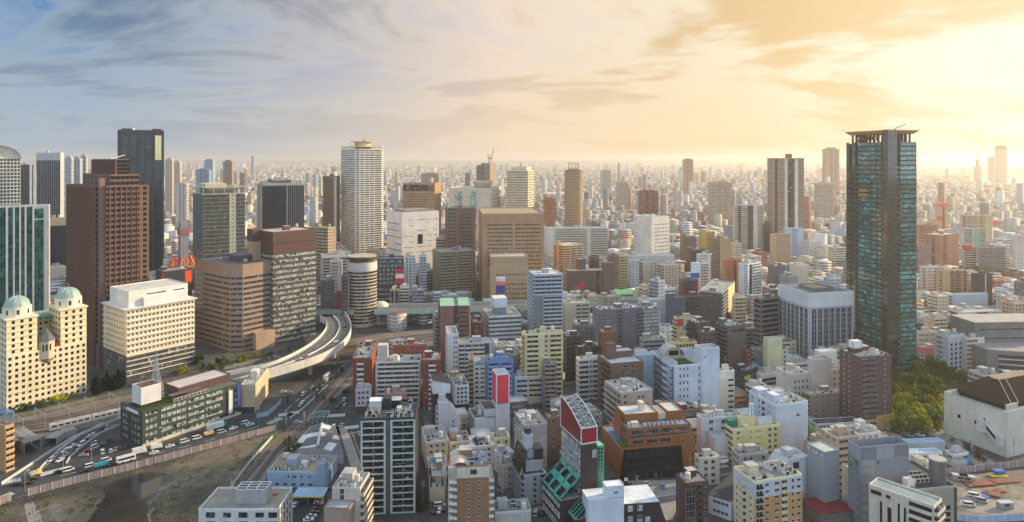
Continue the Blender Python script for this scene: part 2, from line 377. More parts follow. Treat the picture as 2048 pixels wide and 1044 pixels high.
 def style(s,F,st,z0,z1,fl=None):
  for seg in(st or '').split():
   head,body=seg.split(':') if ':' in seg else('0-1',seg)
   zr=(0,1)
   if '@' in head:head,zz=head.split('@');zr=tuple(float(q) for q in zz.split('-'))
   f0,f1=(float(q) for q in head.split('-'))
   za,zb=z0+(z1-z0)*zr[0],z0+(z1-z0)*zr[1]
   p=body.split(',');nfl=max(1,round((fl or s.fl)*(zr[1]-zr[0])))
   s.seg(F,F.w*f0,F.w*f1,za,zb,nfl,p[0],[float(q) for q in p[1:]])
 def add(s,name,key,make,mats,loc,rot,color=None):s.pend.setdefault(name,[]).append((key+tuple(m.name for m in mats),make,mats,loc,rot,color))
 def seg(s,F,a0,a1,z0,z1,n,k,p):
  w=a1-a0;fh=(z1-z0)/n;mid=(a0+a1)/2;r2=lambda q:round(q,2)
  if k=='w':
   c=int(p[0]);ww=p[1] if len(p)>1 else min(1.7,w/c*.6);wh=p[2] if len(p)>2 else 1.4
   for i in range(n):
    for j in range(c):
     s.add('window',('w',r2(ww),wh,s.frame.name,s.glass.name),lambda ww=ww,wh=wh:mb_window(r2(ww),wh,0,s.lod==0),[s.glass,s.frame],F.at(a0+w*(j+.5)/c,z0+fh*(i+.55)),F.rot)
  elif k=='b':
   hh=p[0] if p else 1.6;mu=p[1] if len(p)>1 else 1.5
   for i in range(n):s.add('ribbon_window',('b',r2(w),hh,mu,s.frame.name,s.glass.name),lambda:mb_band(r2(w),hh,mu),[s.glass,s.frame],F.at(mid,z0+fh*(i+.55)),F.rot)
  elif k=='c':
   d_=p[0] if p else 1.2;dv=p[1] if len(p)>1 else 6.;rl=bool(p[2]) if len(p)>2 else False
   for i in range(n):
    s.add('balcony',('c',r2(w),d_,dv,rl),lambda:mb_balcony(r2(w),d_,1.05,dv,rl),[s.wm,s.glass],F.at(mid,z0+fh*i+.22),F.rot,s.bal)
    s.add('balcony_window',('cb',r2(w),s.frame.name,s.glass.name),lambda:mb_band(r2(w*.94),2.0,1.8),[s.glass,s.frame],F.at(mid,z0+fh*i+1.25),F.rot)
  elif k=='g':
   mx=p[0] if p else 1.5;mz=p[1] if len(p)>1 else fh
   s.add('curtain_wall',('g',r2(w),r2(z1-z0),mx,mz,s.frame.name,s.glass.name),lambda:mb_curtain(r2(w),r2(z1-z0),mx,mz),[s.glass,s.frame],F.at(mid,z0),F.rot)
  elif k=='f':
   sp=p[0];dp=p[1] if len(p)>1 else.5;nn=max(1,round(w/sp))
   for i in range(nn+1):
    hh=z1-z0
    s.add('fin',('f',r2(hh),dp,s.wm.name),lambda:MB().box(-.18,.18,-dp,.05,0,hh),[s.wm],F.at(a0+w*i/nn,z0),F.rot,s.bal)
  elif k=='l':
   dp=p[0] if p else.5;th=p[1] if len(p)>1 else.35
   for i in range(n):s.add('ledge',('l',r2(w),dp,th),lambda:MB().box(-w/2,w/2,-dp,.05,-th,0),[s.wm],F.at(mid,z0+fh*(i+1)),F.rot,s.bal)
  elif k=='v':
   c=int(p[0]);ww=p[1] if len(p)>1 else.7
   for j in range(c):s.add('slot_window',('v',ww,r2(z1-z0),s.glass.name,s.frame.name),lambda ww=ww:mb_window(ww,r2(z1-z0),1),[s.glass,s.frame],F.at(a0+w*(j+.5)/c,(z0+z1)/2),F.rot)
  elif k=='z':
   b=MB();d_=1.5
   for i in range(n):
    za,zb,zm=z0+fh*i,z0+fh*(i+1),z0+fh*(i+.5)
    b.box(-w/2,w/2,-d_,-.02,zb-.15,zb,0);b.box(-w/2,w/2,-d_-.05,-d_,zb,zb+1.0,0)
    for(xa,z_a,xb,z_b,y) in((-w/2,za,w/2,zm,-d_+.1),(w/2,zm,-w/2,zb,-.75)):
     b.quad(((xa,y,z_a),(xb,y,z_b),(xb,y+.6,z_b),(xa,y+.6,z_a)));b.quad(((xa,y,z_a),(xb,y,z_b),(xb,y,z_b+.9),(xa,y,z_a+.9)))
   o=b.build('escape_stair',s.wm,s.root,s.bal,F.at(mid,0),F.rot)
  elif k=='p':
   rgb=p[:3];pr=p[3] if len(p)>3 else.15
   MB().box(-w/2,w/2,-pr,.05,z0,z1).build('wall_panel',s.wm,s.root,rgb,F.at(mid,0),F.rot)
  elif k=='o':
   MB().box(-w/2,w/2,-.04,.05,z0,z1).build('glazed_bay',s.glass,s.root,None,F.at(mid,0),F.rot)
 def done(s):
  ca,sa=math.cos(s.a),math.sin(s.a)
  for name,L in s.pend.items():
   cap=100 if(name!='window' or s.D<720) else 0
   if len(L)>cap:
    def dist(e):
     x,y=s.world(e[3][0],e[3][1]);return math.hypot(x,y,HC-e[3][2])
    L=sorted(L,key=dist)
   for key,make,mats,loc,rot,color in L[:cap]:
    put(name,cached(key,lambda:make().mesh(name,mats)),s.root,color or s.wall,loc,rot)
   rest=L[cap:]
   if rest:
    byk={}
    for e in rest:byk.setdefault(tuple(m.name for m in e[2]),[]).append(e)
    for i,(mk,es) in enumerate(byk.items()):
     big=MB()
     for key,make,mats,loc,rot,color in es:
      b=make();n=len(big.v);c_,s_=math.cos(rot),math.sin(rot)
      big.v+=[(loc[0]+x*c_-y*s_,loc[1]+x*s_+y*c_,loc[2]+z) for x,y,z in b.v]
      big.f+=[tuple(q+n for q in f) for f in b.f];big.m+=b.m
     o=big.build(name+'_grid',es[0][2],s.root,es[0][5] or s.wall);o['kind']='stuff'
  s.pend={}
  return s
 def block(s,name,x0,x1,y0,y1,z0,z1,color=None,roof=None,Rs='',Ls='',fl=None,par=.6,mat=None):
  """a further storey block of the same building"""
  MB().box(x0,x1,y0,y1,z0,z1-par).build(name,mat or s.wm,s.root,color or s.wall)
  s.roofing(x0,x1,y0,y1,z1-par,par,roof or(160,162,162),pc=color)
  f_=fl or max(1,round((z1-z0)/3.2));s.style(Face((x0,y0),(1,0),x1-x0),Rs,z0,z1-par,f_);s.style(Face((x0,y1),(0,-1),y1-y0),Ls,z0,z1-par,f_)
 def ac(s,x,y,z,n=1,dx=2.1,color=(206,208,206),rot=0):
  for i in range(n):put('air_conditioner',cached('ac',lambda:mb_ac().mesh('air_conditioner',[OBJ,RUBBER])),s.root,color,(x+dx*i,y,z),rot)
def b(*a,**k):return B(*a,**k).done()
# the left-hand cluster
WHITE,LGREY,GREY,DGREY=(222,223,222),(190,193,196),(146,149,153),(92,94,99)
CREAM,YEL,TAN,BRN,DBRN,BRICK=(226,214,184),(226,210,156),(184,160,132),(122,96,82),(74,58,54),(164,84,58)
# cream hotel with two green domes
h=B('hotel_building','cream yellow hotel with two pale green domes and a slate-roofed turret between its wings','hotel',-24,13,173,712,824,52,(230,218,184),fl=9,par=.5,h=33,roof=(150,148,140),clutter=0,wl=26,nick='the cream domed hotel',frame=FRAMED,glass=GLD,Rs='0-.4:w,5,1.5,1.7 .4-.62:w,3,1.5,1.7 .62-1:w,5,1.5,1.7',Ls='w,5,1.4,1.7')
hc=(238,220,170)
for i,(x0,x1) in enumerate(((0,15.5),(h.wr-14.5,h.wr))):
 hb=55 if i else 54
 MB().box(x0,x1,0,20,33,hb).build('tower_wing',h.wm,h.root,(240,226,184))
 h.style(Face((x0,0),(1,0),x1-x0),'.08-.92:w,3,1.5,1.7 l,.5,.3',33,hb,6);h.style(Face((x0,20),(0,-1),20),'w,4,1.4,1.7 l,.5,.3',33,hb,6)
 if i==0:h.style(Face((x1,0),(0,1),20),'w,4,1.4,1.7',33,hb,6)
 c=MB();c.box(x0-.8,x1+.8,-.8,20.8,hb,hb+.8);c.build('cornice',h.wm,h.root,(236,224,190))
 cx,cy=(x0+x1)/2,9.0
 MB().cyl(cx,cy,7.4,hb+.8,hb+6.5,0,16).build('drum',h.wm,h.root,(234,226,198))
 for k in range(8):
  t=k*math.pi/4-.2;h.part('arched_window',cached('aw',lambda:mb_window(1.5,3.0,1).mesh('arched_window',[GL,FRAMEW])),(cx+7.3*math.sin(t),cy-7.3*math.cos(t),hb+3.6),t)
 dm=smooth(MB().dome(cx,cy,hb+6.5,6.8,6.0,0,24,7).build('dome',OBJ,h.root,(158,182,170)))
 r_=MB()
 for k in range(12):
  for j in range(6):
   t0,t1=math.pi/2*j/6,math.pi/2*(j+1)/6;q=k*math.pi/6
   r_.tube((cx+6.88*math.cos(t0)*math.cos(q),cy+6.88*math.cos(t0)*math.sin(q),hb+6.5+6.08*math.sin(t0)),(cx+6.88*math.cos(t1)*math.cos(q),cy+6.88*math.cos(t1)*math.sin(q),hb+6.5+6.08*math.sin(t1)),.12,0,4)
 r_.build('dome_rib',OBJ,dm,(176,198,188));MB().tube((cx,cy,hb+13),(cx,cy,hb+15.5),.12).build('finial',STEEL,dm)
h.box('rear_wing',0,h.wr,20,26,33,52,(236,222,180));h.style(Face((15.5,19.9),(1,0),h.wr-30),'w,4,1.4,1.7',33,50,5)
MB().box(15.5,h.wr-14.5,12,20,50,51).build('bridge_roof',METAL,h.root,(92,132,112))
tc=(h.wr/2-.3,3.0)
MB().cyl(tc[0],tc[1],5.0,27,38,0,8).build('turret',h.wm,h.root,(206,190,160));MB().cyl(tc[0],tc[1],3.2,24,27,0,8,5.0).build('turret_corbel',h.wm,h.root,(150,132,116))
MB().cyl(tc[0],tc[1],5.6,38,46,0,8,.1).build('turret_roof',ROOF,h.root,(92,98,106))
for t in(-.6,-.2,.2):h.part('turret_window',cached('tw',lambda:mb_window(.9,4,1).mesh('turret_window',[GLD,FRAMED])),(tc[0]+4.75*math.sin(t),tc[1]-4.75*math.cos(t),34),t)
for x0,x1 in((15.6,tc[0]-5),(tc[0]+5,h.wr-14.6)):MB().prism([(x0,.2),(x1,.2),(x1,6),(x0,6)],33,36,0,None,[(x0,3),(x1,3),(x1,3.2),(x0,3.2)]).build('side_roof',ROOF,h.root,(176,82,62))
for z in(9.5,21):MB().box(-.12,h.wr+.12,-.14,0,z,z+.4).build('string_course',h.wm,h.root,(206,180,130))
h.done()
# white terraced office with penthouse
h=B('office_building','cream white office block with ledges, dark glazed lower floors and a blank white penthouse','office block',207,253,389,620,762,52,(228,218,194),fl=13,par=.4,roof=(190,188,180),clutter=0,nick='the white office with the blank penthouse',Rs='0-1@.36-1:w,17,1.3,1.4 0-1@.36-1:l,.9,.5 0-1@0-.35:g,1.4,1.5 0-1@0-.35:l,.35,.6',Ls='.1-.9@.36-1:w,7,1.3,1.4 0-1@.36-1:l,.9,.5 0-1@.0-.35:g,1.6,1.8',glass=GL)
h.box('eave_slab',-1.6,h.wr+1.6,-1.6,h.wl+1,h.h,h.h+.5,(226,224,218))
h.block('penthouse',3,h.wr-3,4,h.wl-3,h.h+.5,h.h+11.5,(232,228,220),(210,206,200),fl=1)
h.box('penthouse_annex',12,h.wr-5,1.2,3.9,h.h+.5,h.h+6.2,(234,230,222))
MB().box(15,28,3.85,4.0,h.h+7.6,h.h+8.3).box(33,41,3.85,4.0,h.h+7.6,h.h+8.3).build('louvre',GLD,h.root);h.done()
# stepped brown tower
h=B('office_tower','tall stepped red-brown stone tower with rows of square windows and a notched corner','office tower',134,195,298,374,736,50,(116,84,70),bal=(136,98,82),fl=33,par=.6,roof=(110,96,90),clutter=0,body=False,nick='the stepped brown tower',wm=TILE,frame=FRAMED,glass=GLD)
w_,l_=h.wr,h.wl;hh=HC-0.6;nk=5.5
def tier(x0,x1,y0,y1,z0,z1,n):
 MB().box(x0,x1,y0,y1,z0,z1).build('tower_tier',h.wm,h.root,h.wall);h.roofing(x0,x1,y0,y1,z1,.6,(112,98,92))
hs1,hs2=h.h,HC-(351-YH)*h.D/FPX
tier(nk,w_,0,l_,0,hs1,33);tier(0,nk-.02,nk,l_,0,hs1,33)
MB().box(nk*.35,nk,nk*.35,nk,0,hs2-2).build('corner_shaft',h.wm,h.root,(134,104,92))
tier(nk+4,w_-6,3,l_-4,hs1,hs2,2);tier(nk+9,w_-12,6,l_-9,hs2,HC-.6,4)
for f_,st in((Face((nk,0),(1,0),w_-nk),'0-.78:w,7,2.9,2.3 .8-1:w,1,2.6,2.3'),(Face((0,nk),(1,0),nk-2.2),'.1-.95:w,1,2.6,2.3'),(Face((0,l_),(0,-1),l_-nk),'w,9,1.9,2.3')):h.style(f_,st,0,hs1,33)
for f_,st in((Face((nk,0),(1,0),w_-nk),'.08-.72:f,3.45,.5'),(Face((0,l_),(0,-1),l_-nk),'f,2.9,.6')):h.style(f_,st,0,hs1,1)
h.style(Face((nk+4,3),(1,0),w_-nk-10),'w,6,2.9,2.3',hs1,hs2,2);h.style(Face((nk+4,l_-4),(0,-1),l_-7),'w,7,1.9,2.3',hs1,hs2,2)
h.style(Face((nk+9,6),(1,0),w_-nk-21),'w,5,2.9,2.3',hs2,HC-.6,4);h.style(Face((nk+9,l_-9),(0,-1),l_-15),'w,6,1.9,2.3 f,2.4,.6',hs2,HC-.6,4)
g_=MB();g_.tube((w_-22,12,HC),(w_-12,14,HC+3),.4);g_.tube((w_-22,12,HC),(w_-22,12,HC+1.5),.5);g_.build('gondola_arm',STEEL,h.root)
h.box('podium',-1,w_+1,-6,-.1,-.5,17,(104,84,78));h.done()
# dark glass tower behind
h=B('office_tower','very tall dark blue-green glass tower with one golden glazed corner bay at the top','office tower',233,236,328,259,565,31,(62,66,74),fl=41,par=1.2,roof=(80,80,84),clutter=0,nick='the dark glass tower with the golden corner',glass=GLQ,frame=FRAMED,wl=34,Rs='.04-.24@0-.8:g,2.4,4.4 .27-.41@0-.78:g,2.4,4.4 .44-.56@0-.97:g,2.2,4.4 .59-.73@0-.78:g,2.4,4.4 .76-.95@0-.8:g,2.4,4.4 .07-.22@.82-.97:g,2.4,12 .28-.4@.84-.97:o .6-.72@.84-.97:o',Ls='.1-.9:g,2.4,4.4')
GOLD=mk_plain('gold_mirror_glass',(.75,.60,.28),.18,.9)
hb=h.h
MB().box(h.wr*.80,h.wr*.94,-.35,.05,hb*.80,hb*.965).build('gold_bay',GOLD,h.root)
MB().cyl(h.wr*.66,-.3,1.6,0,.2,0,16).build('round_emblem',FRAMEW,h.root,None,None).location=(0,0,hb*.885)
smooth(MB().dome(h.wr*.33,14,hb,2.2,2.6).build('radome',OBJ,h.root,(225,225,220)));h.box('roof_plant',4,h.wr*.3,6,20,hb-1,hb+1.8);h.box('roof_plant',h.wr*.75,h.wr*.95,6,20,hb-1,hb+1.8)
h.part('antenna',cached('mast9',lambda:mb_mast(9).mesh('antenna',[STEEL])),(h.wr*.72,14,hb));h.done()
# emerald glass office at the frame's edge
h=B('office_tower','emerald green glass office tower with white vertical stripes and a pale side pier','office tower',-140,-60,98,415,690,32,(196,196,192),fl=28,par=1,roof=(120,122,124),clutter=1,nick='the emerald glass tower',glass=GLE,frame=FRAMED,Rs='.3-.44:g,1.8,3.9 .47-.53:o .55-.68:g,1.8,3.9 .7-.78:g,1.8,3.9 .79-.93@0-.90:g,1.7,3.9 .79-.93@.91-.985:o')
for f0 in(.29,.44,.53,.61,.68,.78):MB().box(h.wr*f0+.1,h.wr*f0+1.3,-.55,0,0,h.h).build('stripe_pier',h.wm,h.root,(214,214,210))
h.done()
# vaulted white tower
h=B('apartment_tower','white tower with deep square window grid under a shiny curved vault roof','tower',-64,-58,41,316,575,36,(226,220,204),fl=36,par=.4,clutter=0,nick='the vault-roofed white tower',Rs='w,14,2.2,2.6 l,.5,.4',wl=30,frame=FRAMED,glass=GLD)
k=14;cx=h.wr/2;v=MB();r0=h.wr*.52
ar=[(cx-r0*math.cos(math.pi*i/k),h.h+r0*.66*math.sin(math.pi*i/k)) for i in range(k+1)]
for i in range(k):
 (xa,za),(xb,zb)=ar[i],ar[i+1]
 v.quad(((xa,-3,za),(xb,-3,zb),(xb,h.wl,zb),(xa,h.wl,za)));v.quad(((xa,-3,za-.8),(xa,h.wl,za-.8),(xb,h.wl,zb-.8),(xb,-3,zb-.8)));v.quad(((xa,-3,za-.8),(xb,-3,zb-.8),(xb,-3,zb),(xa,-3,za)))
v.build('vault_roof',METAL,h.root,(206,206,206))
MB().quad([(x,.2,z-.9) for x,z in ar]).build('gable_wall',h.wm,h.root,(232,222,196));h.done()
# blue fin tower and companions
b('office_tower','slender blue glass tower with white fins and a pale blank side wall','office tower',73,121,128,305,522,66,(208,206,200),fl=38,par=.3,Ls='0-1@0-.93:g,2.6,4.2 f,5.2,.3',glass=GLB,frame=FRAMED,nick='the blue glass tower with white fins')
b('office_tower','dark blue slab tower with a pale side between vault tower and blue fin tower','office tower',39,59,72,329,505,60,(150,160,174),fl=38,par=.4,Ls='g,2,4',Rs='.4-.6:o',glass=GLB,frame=FRAMED)
b('office_building','low dark navy glass block under a beige roof band beside the stepped brown tower','office block',90,98,136,437,556,30,(178,166,140),fl=16,par=.5,Rs='0-1@0-.88:g,2,3.5',Ls='0-1@0-.88:g,2,3.5',glass=GLB,frame=FRAMED)
b('office_building','plain beige slab block close behind the right edge of the stepped brown tower','office block',296,312,319,402,545,74,(196,188,172),fl=30,Ls='.1-.3:w,2,1.2,1.4',Rs='.3-.7:w,3,1.1,1.3')
# black block with orange panel, crane, wrapped tower
b('office_building','black glass block with orange corner panels below the crane site','office block',311,328,384,543,642,48,(62,64,70),fl=12,par=.8,Rs='0-1@.74-.98:p,60,62,68,.2 .74-.98@.74-.98:p,236,92,38,.35 0-1@0-.72:g,2.2,3.6',Ls='.72-1@.74-.98:p,226,84,40,.3 0-.9@0-.72:g,2.2,3.6',roof=(150,148,144),frame=FRAMED,nick='the black block with the orange panel')
h=B('construction_tower','grey wrapped construction shaft standing on splayed orange steel legs','construction tower',352,362,372,445,600,45,(150,152,160),fl=20,par=.2,clutter=0,wl=7.5,wr=7.5,Rs='f,2.2,.3',Ls='f,2.2,.3')
o_=MB();cx,cy=h.wr/2,h.wl/2;zt=h.h*.56;zb=h.h*.32
for i in range(12):
 t=i*math.pi/6;c_,s_=math.cos(t),math.sin(t);o_.tube((cx+9*c_,cy+9*s_,zt),(cx+19*c_,cy+19*s_,zb),.7);o_.tube((cx+9*c_,cy+9*s_,zt),(cx+19*math.cos(t+.52),cy+19*math.sin(t+.52),zb),.4)
 o_.tube((cx+14*c_,cy+14*s_,(zt+zb)/2),(cx+14*math.cos(t+.52),cy+14*math.sin(t+.52),(zt+zb)/2),.4)
 o_.tube((cx+19*c_,cy+19*s_,zb),(cx+19*c_,cy+19*s_,0),.6)
o_.build('splayed_leg_frame',OBJ,h.root,(240,104,40));h.box('upper_cage',-1,h.wr+1,-1,h.wl+1,h.h*.84,h.h*.92,(150,100,110));h.done()
# glass grid office and tan ribbon block
h=b('office_tower','pale gridded office tower with greenish glass and an open frame on its roof','office tower',386,406,490,388,590,38,(196,190,172),fl=25,par=.5,Rs='0-.62:g,2.6,2.2 .64-.76:w,1,1.4,1.5 .78-1:g,2.6,2.2 0-1:l,.35,.3',Ls='g,1.6,2.2',glass=GLN,nick='the gridded office with the roof frame')
f_=MB()
for x in np.linspace(0,h.wr,5):
 for y in(0,h.wl):f_.box(x-.3 if x else 0,x+.3 if x else.6,y-.3 if y else 0,y+.3 if y else.6,h.h,h.h+7)
f_.box(-.6,h.wr+.6,-.6,.9,h.h+7,h.h+7.7);f_.box(-.6,h.wr+.6,h.wl-.9,h.wl+.6,h.h+7,h.h+7.7);f_.box(-.6,.9,.9,h.wl-.9,h.h+7,h.h+7.7);f_.box(h.wr-.9,h.wr+.6,.9,h.wl-.9,h.h+7,h.h+7.7)
f_.build('roof_frame',WALL,h.root,(204,198,182));h.box('plant_room',h.wr*.15,h.wr*.85,4,h.wl-4,h.h,h.h+6,(126,122,112));h.box('upper_plant',h.wr*.1,h.wr*.6,8,h.wl-6,h.h+6,h.h+11,(212,200,172))
h=B('office_building','pinkish tan office with chamfered corner and dark ribbon windows beside the ramp','office block',389,470,514,531,706,53,(158,130,110),fl=16,par=1.2,roof=(96,98,104),clutter=0,body=False,wm=TILE,nick='the pinkish tan ribbon-window office')
ch=6.5;w_,l_=h.wr+14,h.wl;H_=h.h
poly=[(ch,0),(w_,0),(w_,l_),(0,l_),(0,ch)]
MB().prism(poly,-.5,H_-1.2).build('wall',h.wm,h.root,h.wall);MB().prism([(ch+.3,.4),(w_-.4,.4),(w_-.4,l_-.4),(.4,l_-.4),(.4,ch+.3)],H_-1.2,H_-1.1).build('roof',ROOF,h.root,(104,106,110))
for p_,q_ in(((0,l_),(0,ch)),((0,ch),(ch,0)),((ch,0),(w_,0))):
 F=face_between(p_,q_);h.style(F,'.02-.98@0-.88:b,1.9,1.7',1,H_-1.2,16);MB().box(.0,F.w,-.05,.3,H_-1.2,H_).build('parapet',h.wm,h.root,h.wall,F.at(0,0),F.rot)
h.clutter(3,w_-6,6,l_-3,H_-1.2,2);h.box('roof_plant',w_*.45,w_*.85,l_*.3,l_*.7,H_-1.2,H_+4,(86,82,82));FOOT[-1]=[h.world(*p_) for p_ in poly];h.done()
# brown-topped ribbon tower
h=b('office_tower','dark brown banded tower with pale green ribbon windows and a solid brown top','office tower',512,546,632,464,690,46,(92,64,56),fl=21,par=1.0,roof=(196,186,172),clutter=1,wm=TILE,glass=GLG,frame=FRAMED,Rs='0-1@0-.81:b,2.2,2.0 0-1@.9-.91:p,60,40,38,.03',Ls='0-1@0-.81:b,2.2,2.0',nick='the brown-topped ribbon tower')
h.box('side_core',-7,-.1,h.wl-9,h.wl+1,-.5,h.h+.8,(186,156,126));h.box('core_cap',-7.2,-.05,h.wl-9.2,h.wl+1.2,h.h-9,h.h+1,(92,66,58));h.box('lobby_annex',-16,-.1,-4,10,-.5,13,(190,160,130))
# cylinder tower the expressway runs through
h=B('cylindrical_tower','round tan office tower with ribbon windows and a flared dark crown, pierced by the expressway','office tower',694,724,755,522,648,0,(196,180,156),fl=16,body=False,clutter=0,nick='the round tower')
r=13.4;H_=h.h;k=48
MB().cyl(0,0,r,-.5,H_,0,k).build('wall',h.wm,h.root,h.wall);MB().cyl(0,0,r+.1,H_-7.5,H_-.5,0,k).build('white_band',h.wm,h.root,(214,208,202))
MB().cyl(0,0,r-2.5,H_,H_+4.5,0,k,r-.6).build('flared_crown',h.wm,h.root,(86,72,66));MB().cyl(0,0,r-.3,H_+4.5,H_+5.2,0,k).build('helipad_rim',ROOF,h.root,(186,172,150))
for i in range(16):
 z=4+(H_-13)*i/15;o=MB()
 for j in range(k):
  t0,t1=2*math.pi*j/k,2*math.pi*(j+1)/k;o.quad([((r+.08)*math.cos(t),(r+.08)*math.sin(t),zz) for t,zz in((t0,z-.85),(t1,z-.85),(t1,z+.85),(t0,z+.85))])
 o.build('ribbon_window',GL,h.root)
FOOT[-1]=[h.world(r*math.cos(t),r*math.sin(t)) for t in np.linspace(0,6,9)];h.done()
h=b('office_tower','dark blue glass tower with pale vertical fins and flat stepped roof','office tower',508,524,608,371,560,24,(190,182,168),fl=30,par=.4,Rs='0-.58:g,1.6,6 .6-1:g,1.6,6 .6-1:f,2.6,.5',Ls='g,2,6 f,2.6,.5',glass=GLB,frame=FRAMED,nick='the dark blue tower with fins',clutter=0)
h.block('roof_tier',2,h.wr-2,2,h.wl-2,h.h,h.h+3,(206,190,160),fl=1);h.block('roof_tier',h.wr*.25,h.wr*.7,6,h.wl-6,h.h+3,h.h+6,(120,104,90),fl=1)
# tallest white apartment tower
h=B('apartment_tower','tallest white apartment tower with chamfered corner and a flat disc on its crown','apartment tower',682,713,770,298,532,36,(230,222,206),fl=52,body=False,clutter=0,nick='the tallest white tower')
w_,l_,H_,ch=h.wr,h.wl,h.h,5.0
poly=[(ch,0),(w_-ch,0),(w_,ch),(w_,l_),(0,l_),(0,ch)]
MB().prism(poly,-.5,H_).build('wall',h.wm,h.root,h.wall)
for p_,q_,st in(((0,l_),(0,ch),'.02-.98:b,1.3,2.2'),((0,ch),(ch,0),'.2-.8:b,1.2,2'),((ch,0),(w_-ch,0),'.02-.2:b,1.35,2.4 .23-.42:b,1.35,2.4 .45-.64:b,1.35,2.4 .67-.98:b,1.35,2.4'),((w_-ch,0),(w_,ch),'.1-.9:b,1.3,2')):
 F=face_between(p_,q_);h.style(F,st,2,H_-1,52);h.style(F,'l,.25,.3',2,H_-1,26)
f_=MB()
for p_,q_ in(((0,l_),(0,ch)),((0,ch),(ch,0)),((ch,0),(w_-ch,0)),((w_-ch,0),(w_,ch))):
 F=face_between(p_,q_);n_=max(1,round(F.w/3))
 for i in range(n_+1):x,y,_=F.at(F.w*i/n_,0,-.4);f_.box(x-.2,x+.2,y-.2,y+.2,H_,H_+3.2)
f_.build('roof_post',h.wm,h.root,(222,204,166));MB().prism([(p_[0]*1.03-.5,p_[1]*1.03-.5) for p_ in poly],H_+3.2,H_+4.1).build('crown_frame',h.wm,h.root,(226,206,164))
MB().cyl(w_/2,l_/2,11.5,H_,H_+10,0,28).build('crown_drum',h.wm,h.root,(214,194,150));MB().cyl(w_/2,l_/2,17,H_+10.5,H_+11.4,0,36,17.6).build('crown_disc',h.wm,h.root,(226,210,176));MB().cyl(w_/2+2,l_/2,2.2,H_+11.4,H_+14,0,10).build('crown_cap',h.wm,h.root,(150,122,84));h.done()
# white block with the dark square
h=b('department_store','big blank white block with thin slits and one dark square window','department store',774,804,878,425,546,35,(236,228,216),fl=12,par=.4,clutter=0,nick='the white block with the dark square')
st=MB();rr=random.Random(5)
for i in range(9):
 z=h.h*(.14+.09*i)
 for f0,f1 in((.05,.17),(.18,.3),(.4,.64),(.68,.8),(.84,.96)):
  if rr.random()<.62:st.box(h.wr*f0,h.wr*f1,-.1,.05,z,z+.55)
st.build('slit_windows',GLD,h.root)['kind']='stuff'
s2=MB()
for i,(f0,f1) in enumerate(((0,.9),(0,1),(.5,1),(0,.95),(0,.8),(.1,.8))):z=h.h*(.24+.11*i);s2 .box(-.1,.05,h.wl*(1-f1),h.wl*(1-f0),z,z+.9)
s2 .build('side_slits',GLD,h.root)['kind']='stuff'
MB().box(h.wr*.42,h.wr*.55,-.2,.05,h.h*.46,h.h*.62).build('square_window',GLD,h.root);h.box('roof_plant',8,h.wr-8,8,h.wl-6,h.h-.4,h.h+2,(150,142,132));h.done()
# further towers
b('hotel_tower','wide brown slab hotel with a dark top band and orange side wall','hotel',805,870,882,366,496,78,(176,140,100),fl=26,Ls='.03-.97@0-.85:b,1.1,2.2 .03-.97@.88-.98:o',Rs='',roof=(120,90,70),nick='the brown slab hotel')
h=b('exhibition_hall','pale grey block with a bowl-shaped roof drum and diagonal braced openings','office block',897,981,1003,376,500,78,(206,196,176),fl=18,Ls='.15-.33@.3-.95:g,3,4 .5-.68@.3-.95:g,3,4',Rs='.1-.9@.1-.9:b,2,3',glass=GLG,clutter=0)
MB().cyl(h.wr*.42,h.wl*.30,13,h.h,h.h+10,0,28,18).build('bowl_drum',h.wm,h.root,(206,188,156))
b('apartment_building','dark grey apartment block with reddish brown side piers before the bowl-roofed block','apartment block',886,890,951,415,560,4,(130,116,104),fl=20,Rs='0-.1:p,150,104,84,.5 .1-.36:b,1.5,2 .36-.46:p,150,104,84,.5 .46-.9:c,.9,4 .9-1:p,150,104,84,.5',Ls='')
h=b('apartment_tower','cream gridded apartment tower with stepped top and small spire','apartment tower',1013,1056,1076,341,497,76,(224,206,172),fl=30,Ls='.02-.98:w,11,2.6,2.2 f,3,.5',Rs='.05-.95:b,1.5,2.6',clutter=0,nick='the cream tower with the small spire')
h.block('top_tier',3,h.wr-3,3,h.wl-8,h.h,h.h+6,(224,206,170),fl=1);MB().cyl(h.wr/2,h.wl*.45,4,h.h+6,h.h+10,0,12,2.5).build('spire_base',h.wm,h.root,(216,194,140));MB().cyl(h.wr/2,h.wl*.45,1.6,h.h+10,h.h+16,0,8,.2).build('spire',h.wm,h.root,(210,184,120))
h=B('apartment_tower','slim round-cornered brown apartment tower with an open square crown','apartment tower',1129,1147,1165,340,482,0,(166,140,106),fl=44,body=False,clutter=0,nick='the slim round brown tower')
MB().cyl(0,0,16,-.5,h.h,0,26).build('wall',h.wm,h.root,(140,116,88))
for i in range(44):z=3+(h.h-5)*i/44;MB().cyl(0,0,17,z,z+1.3,0,26).build('balcony_ring',h.wm,h.root,(190,166,130))
MB().box(-9,9,-9,9,h.h,h.h+3).build('crown_base',h.wm,h.root,(190,166,124));f_=MB()
for x in(-9,-3,3,8.2):
 for y in(-9,8.2):f_.box(x,x+.8,y,y+.8,h.h+3,h.h+12)
f_.box(-9.5,9.5,-9.5,9.5,h.h+12,h.h+13.2);f_.build('crown_frame',h.wm,h.root,(196,170,122));FOOT[-1]=[h.world(17*math.cos(t),17*math.sin(t)) for t in np.linspace(0,6,9)];h.done()
h=b('construction_tower','tall tower under construction with two red cranes on its top','construction tower',962,980,992,326,425,60,(176,158,138),fl=40,Ls='b,1.8,4',Rs='l,.8,.8',clutter=0,nick='the tower with red cranes')
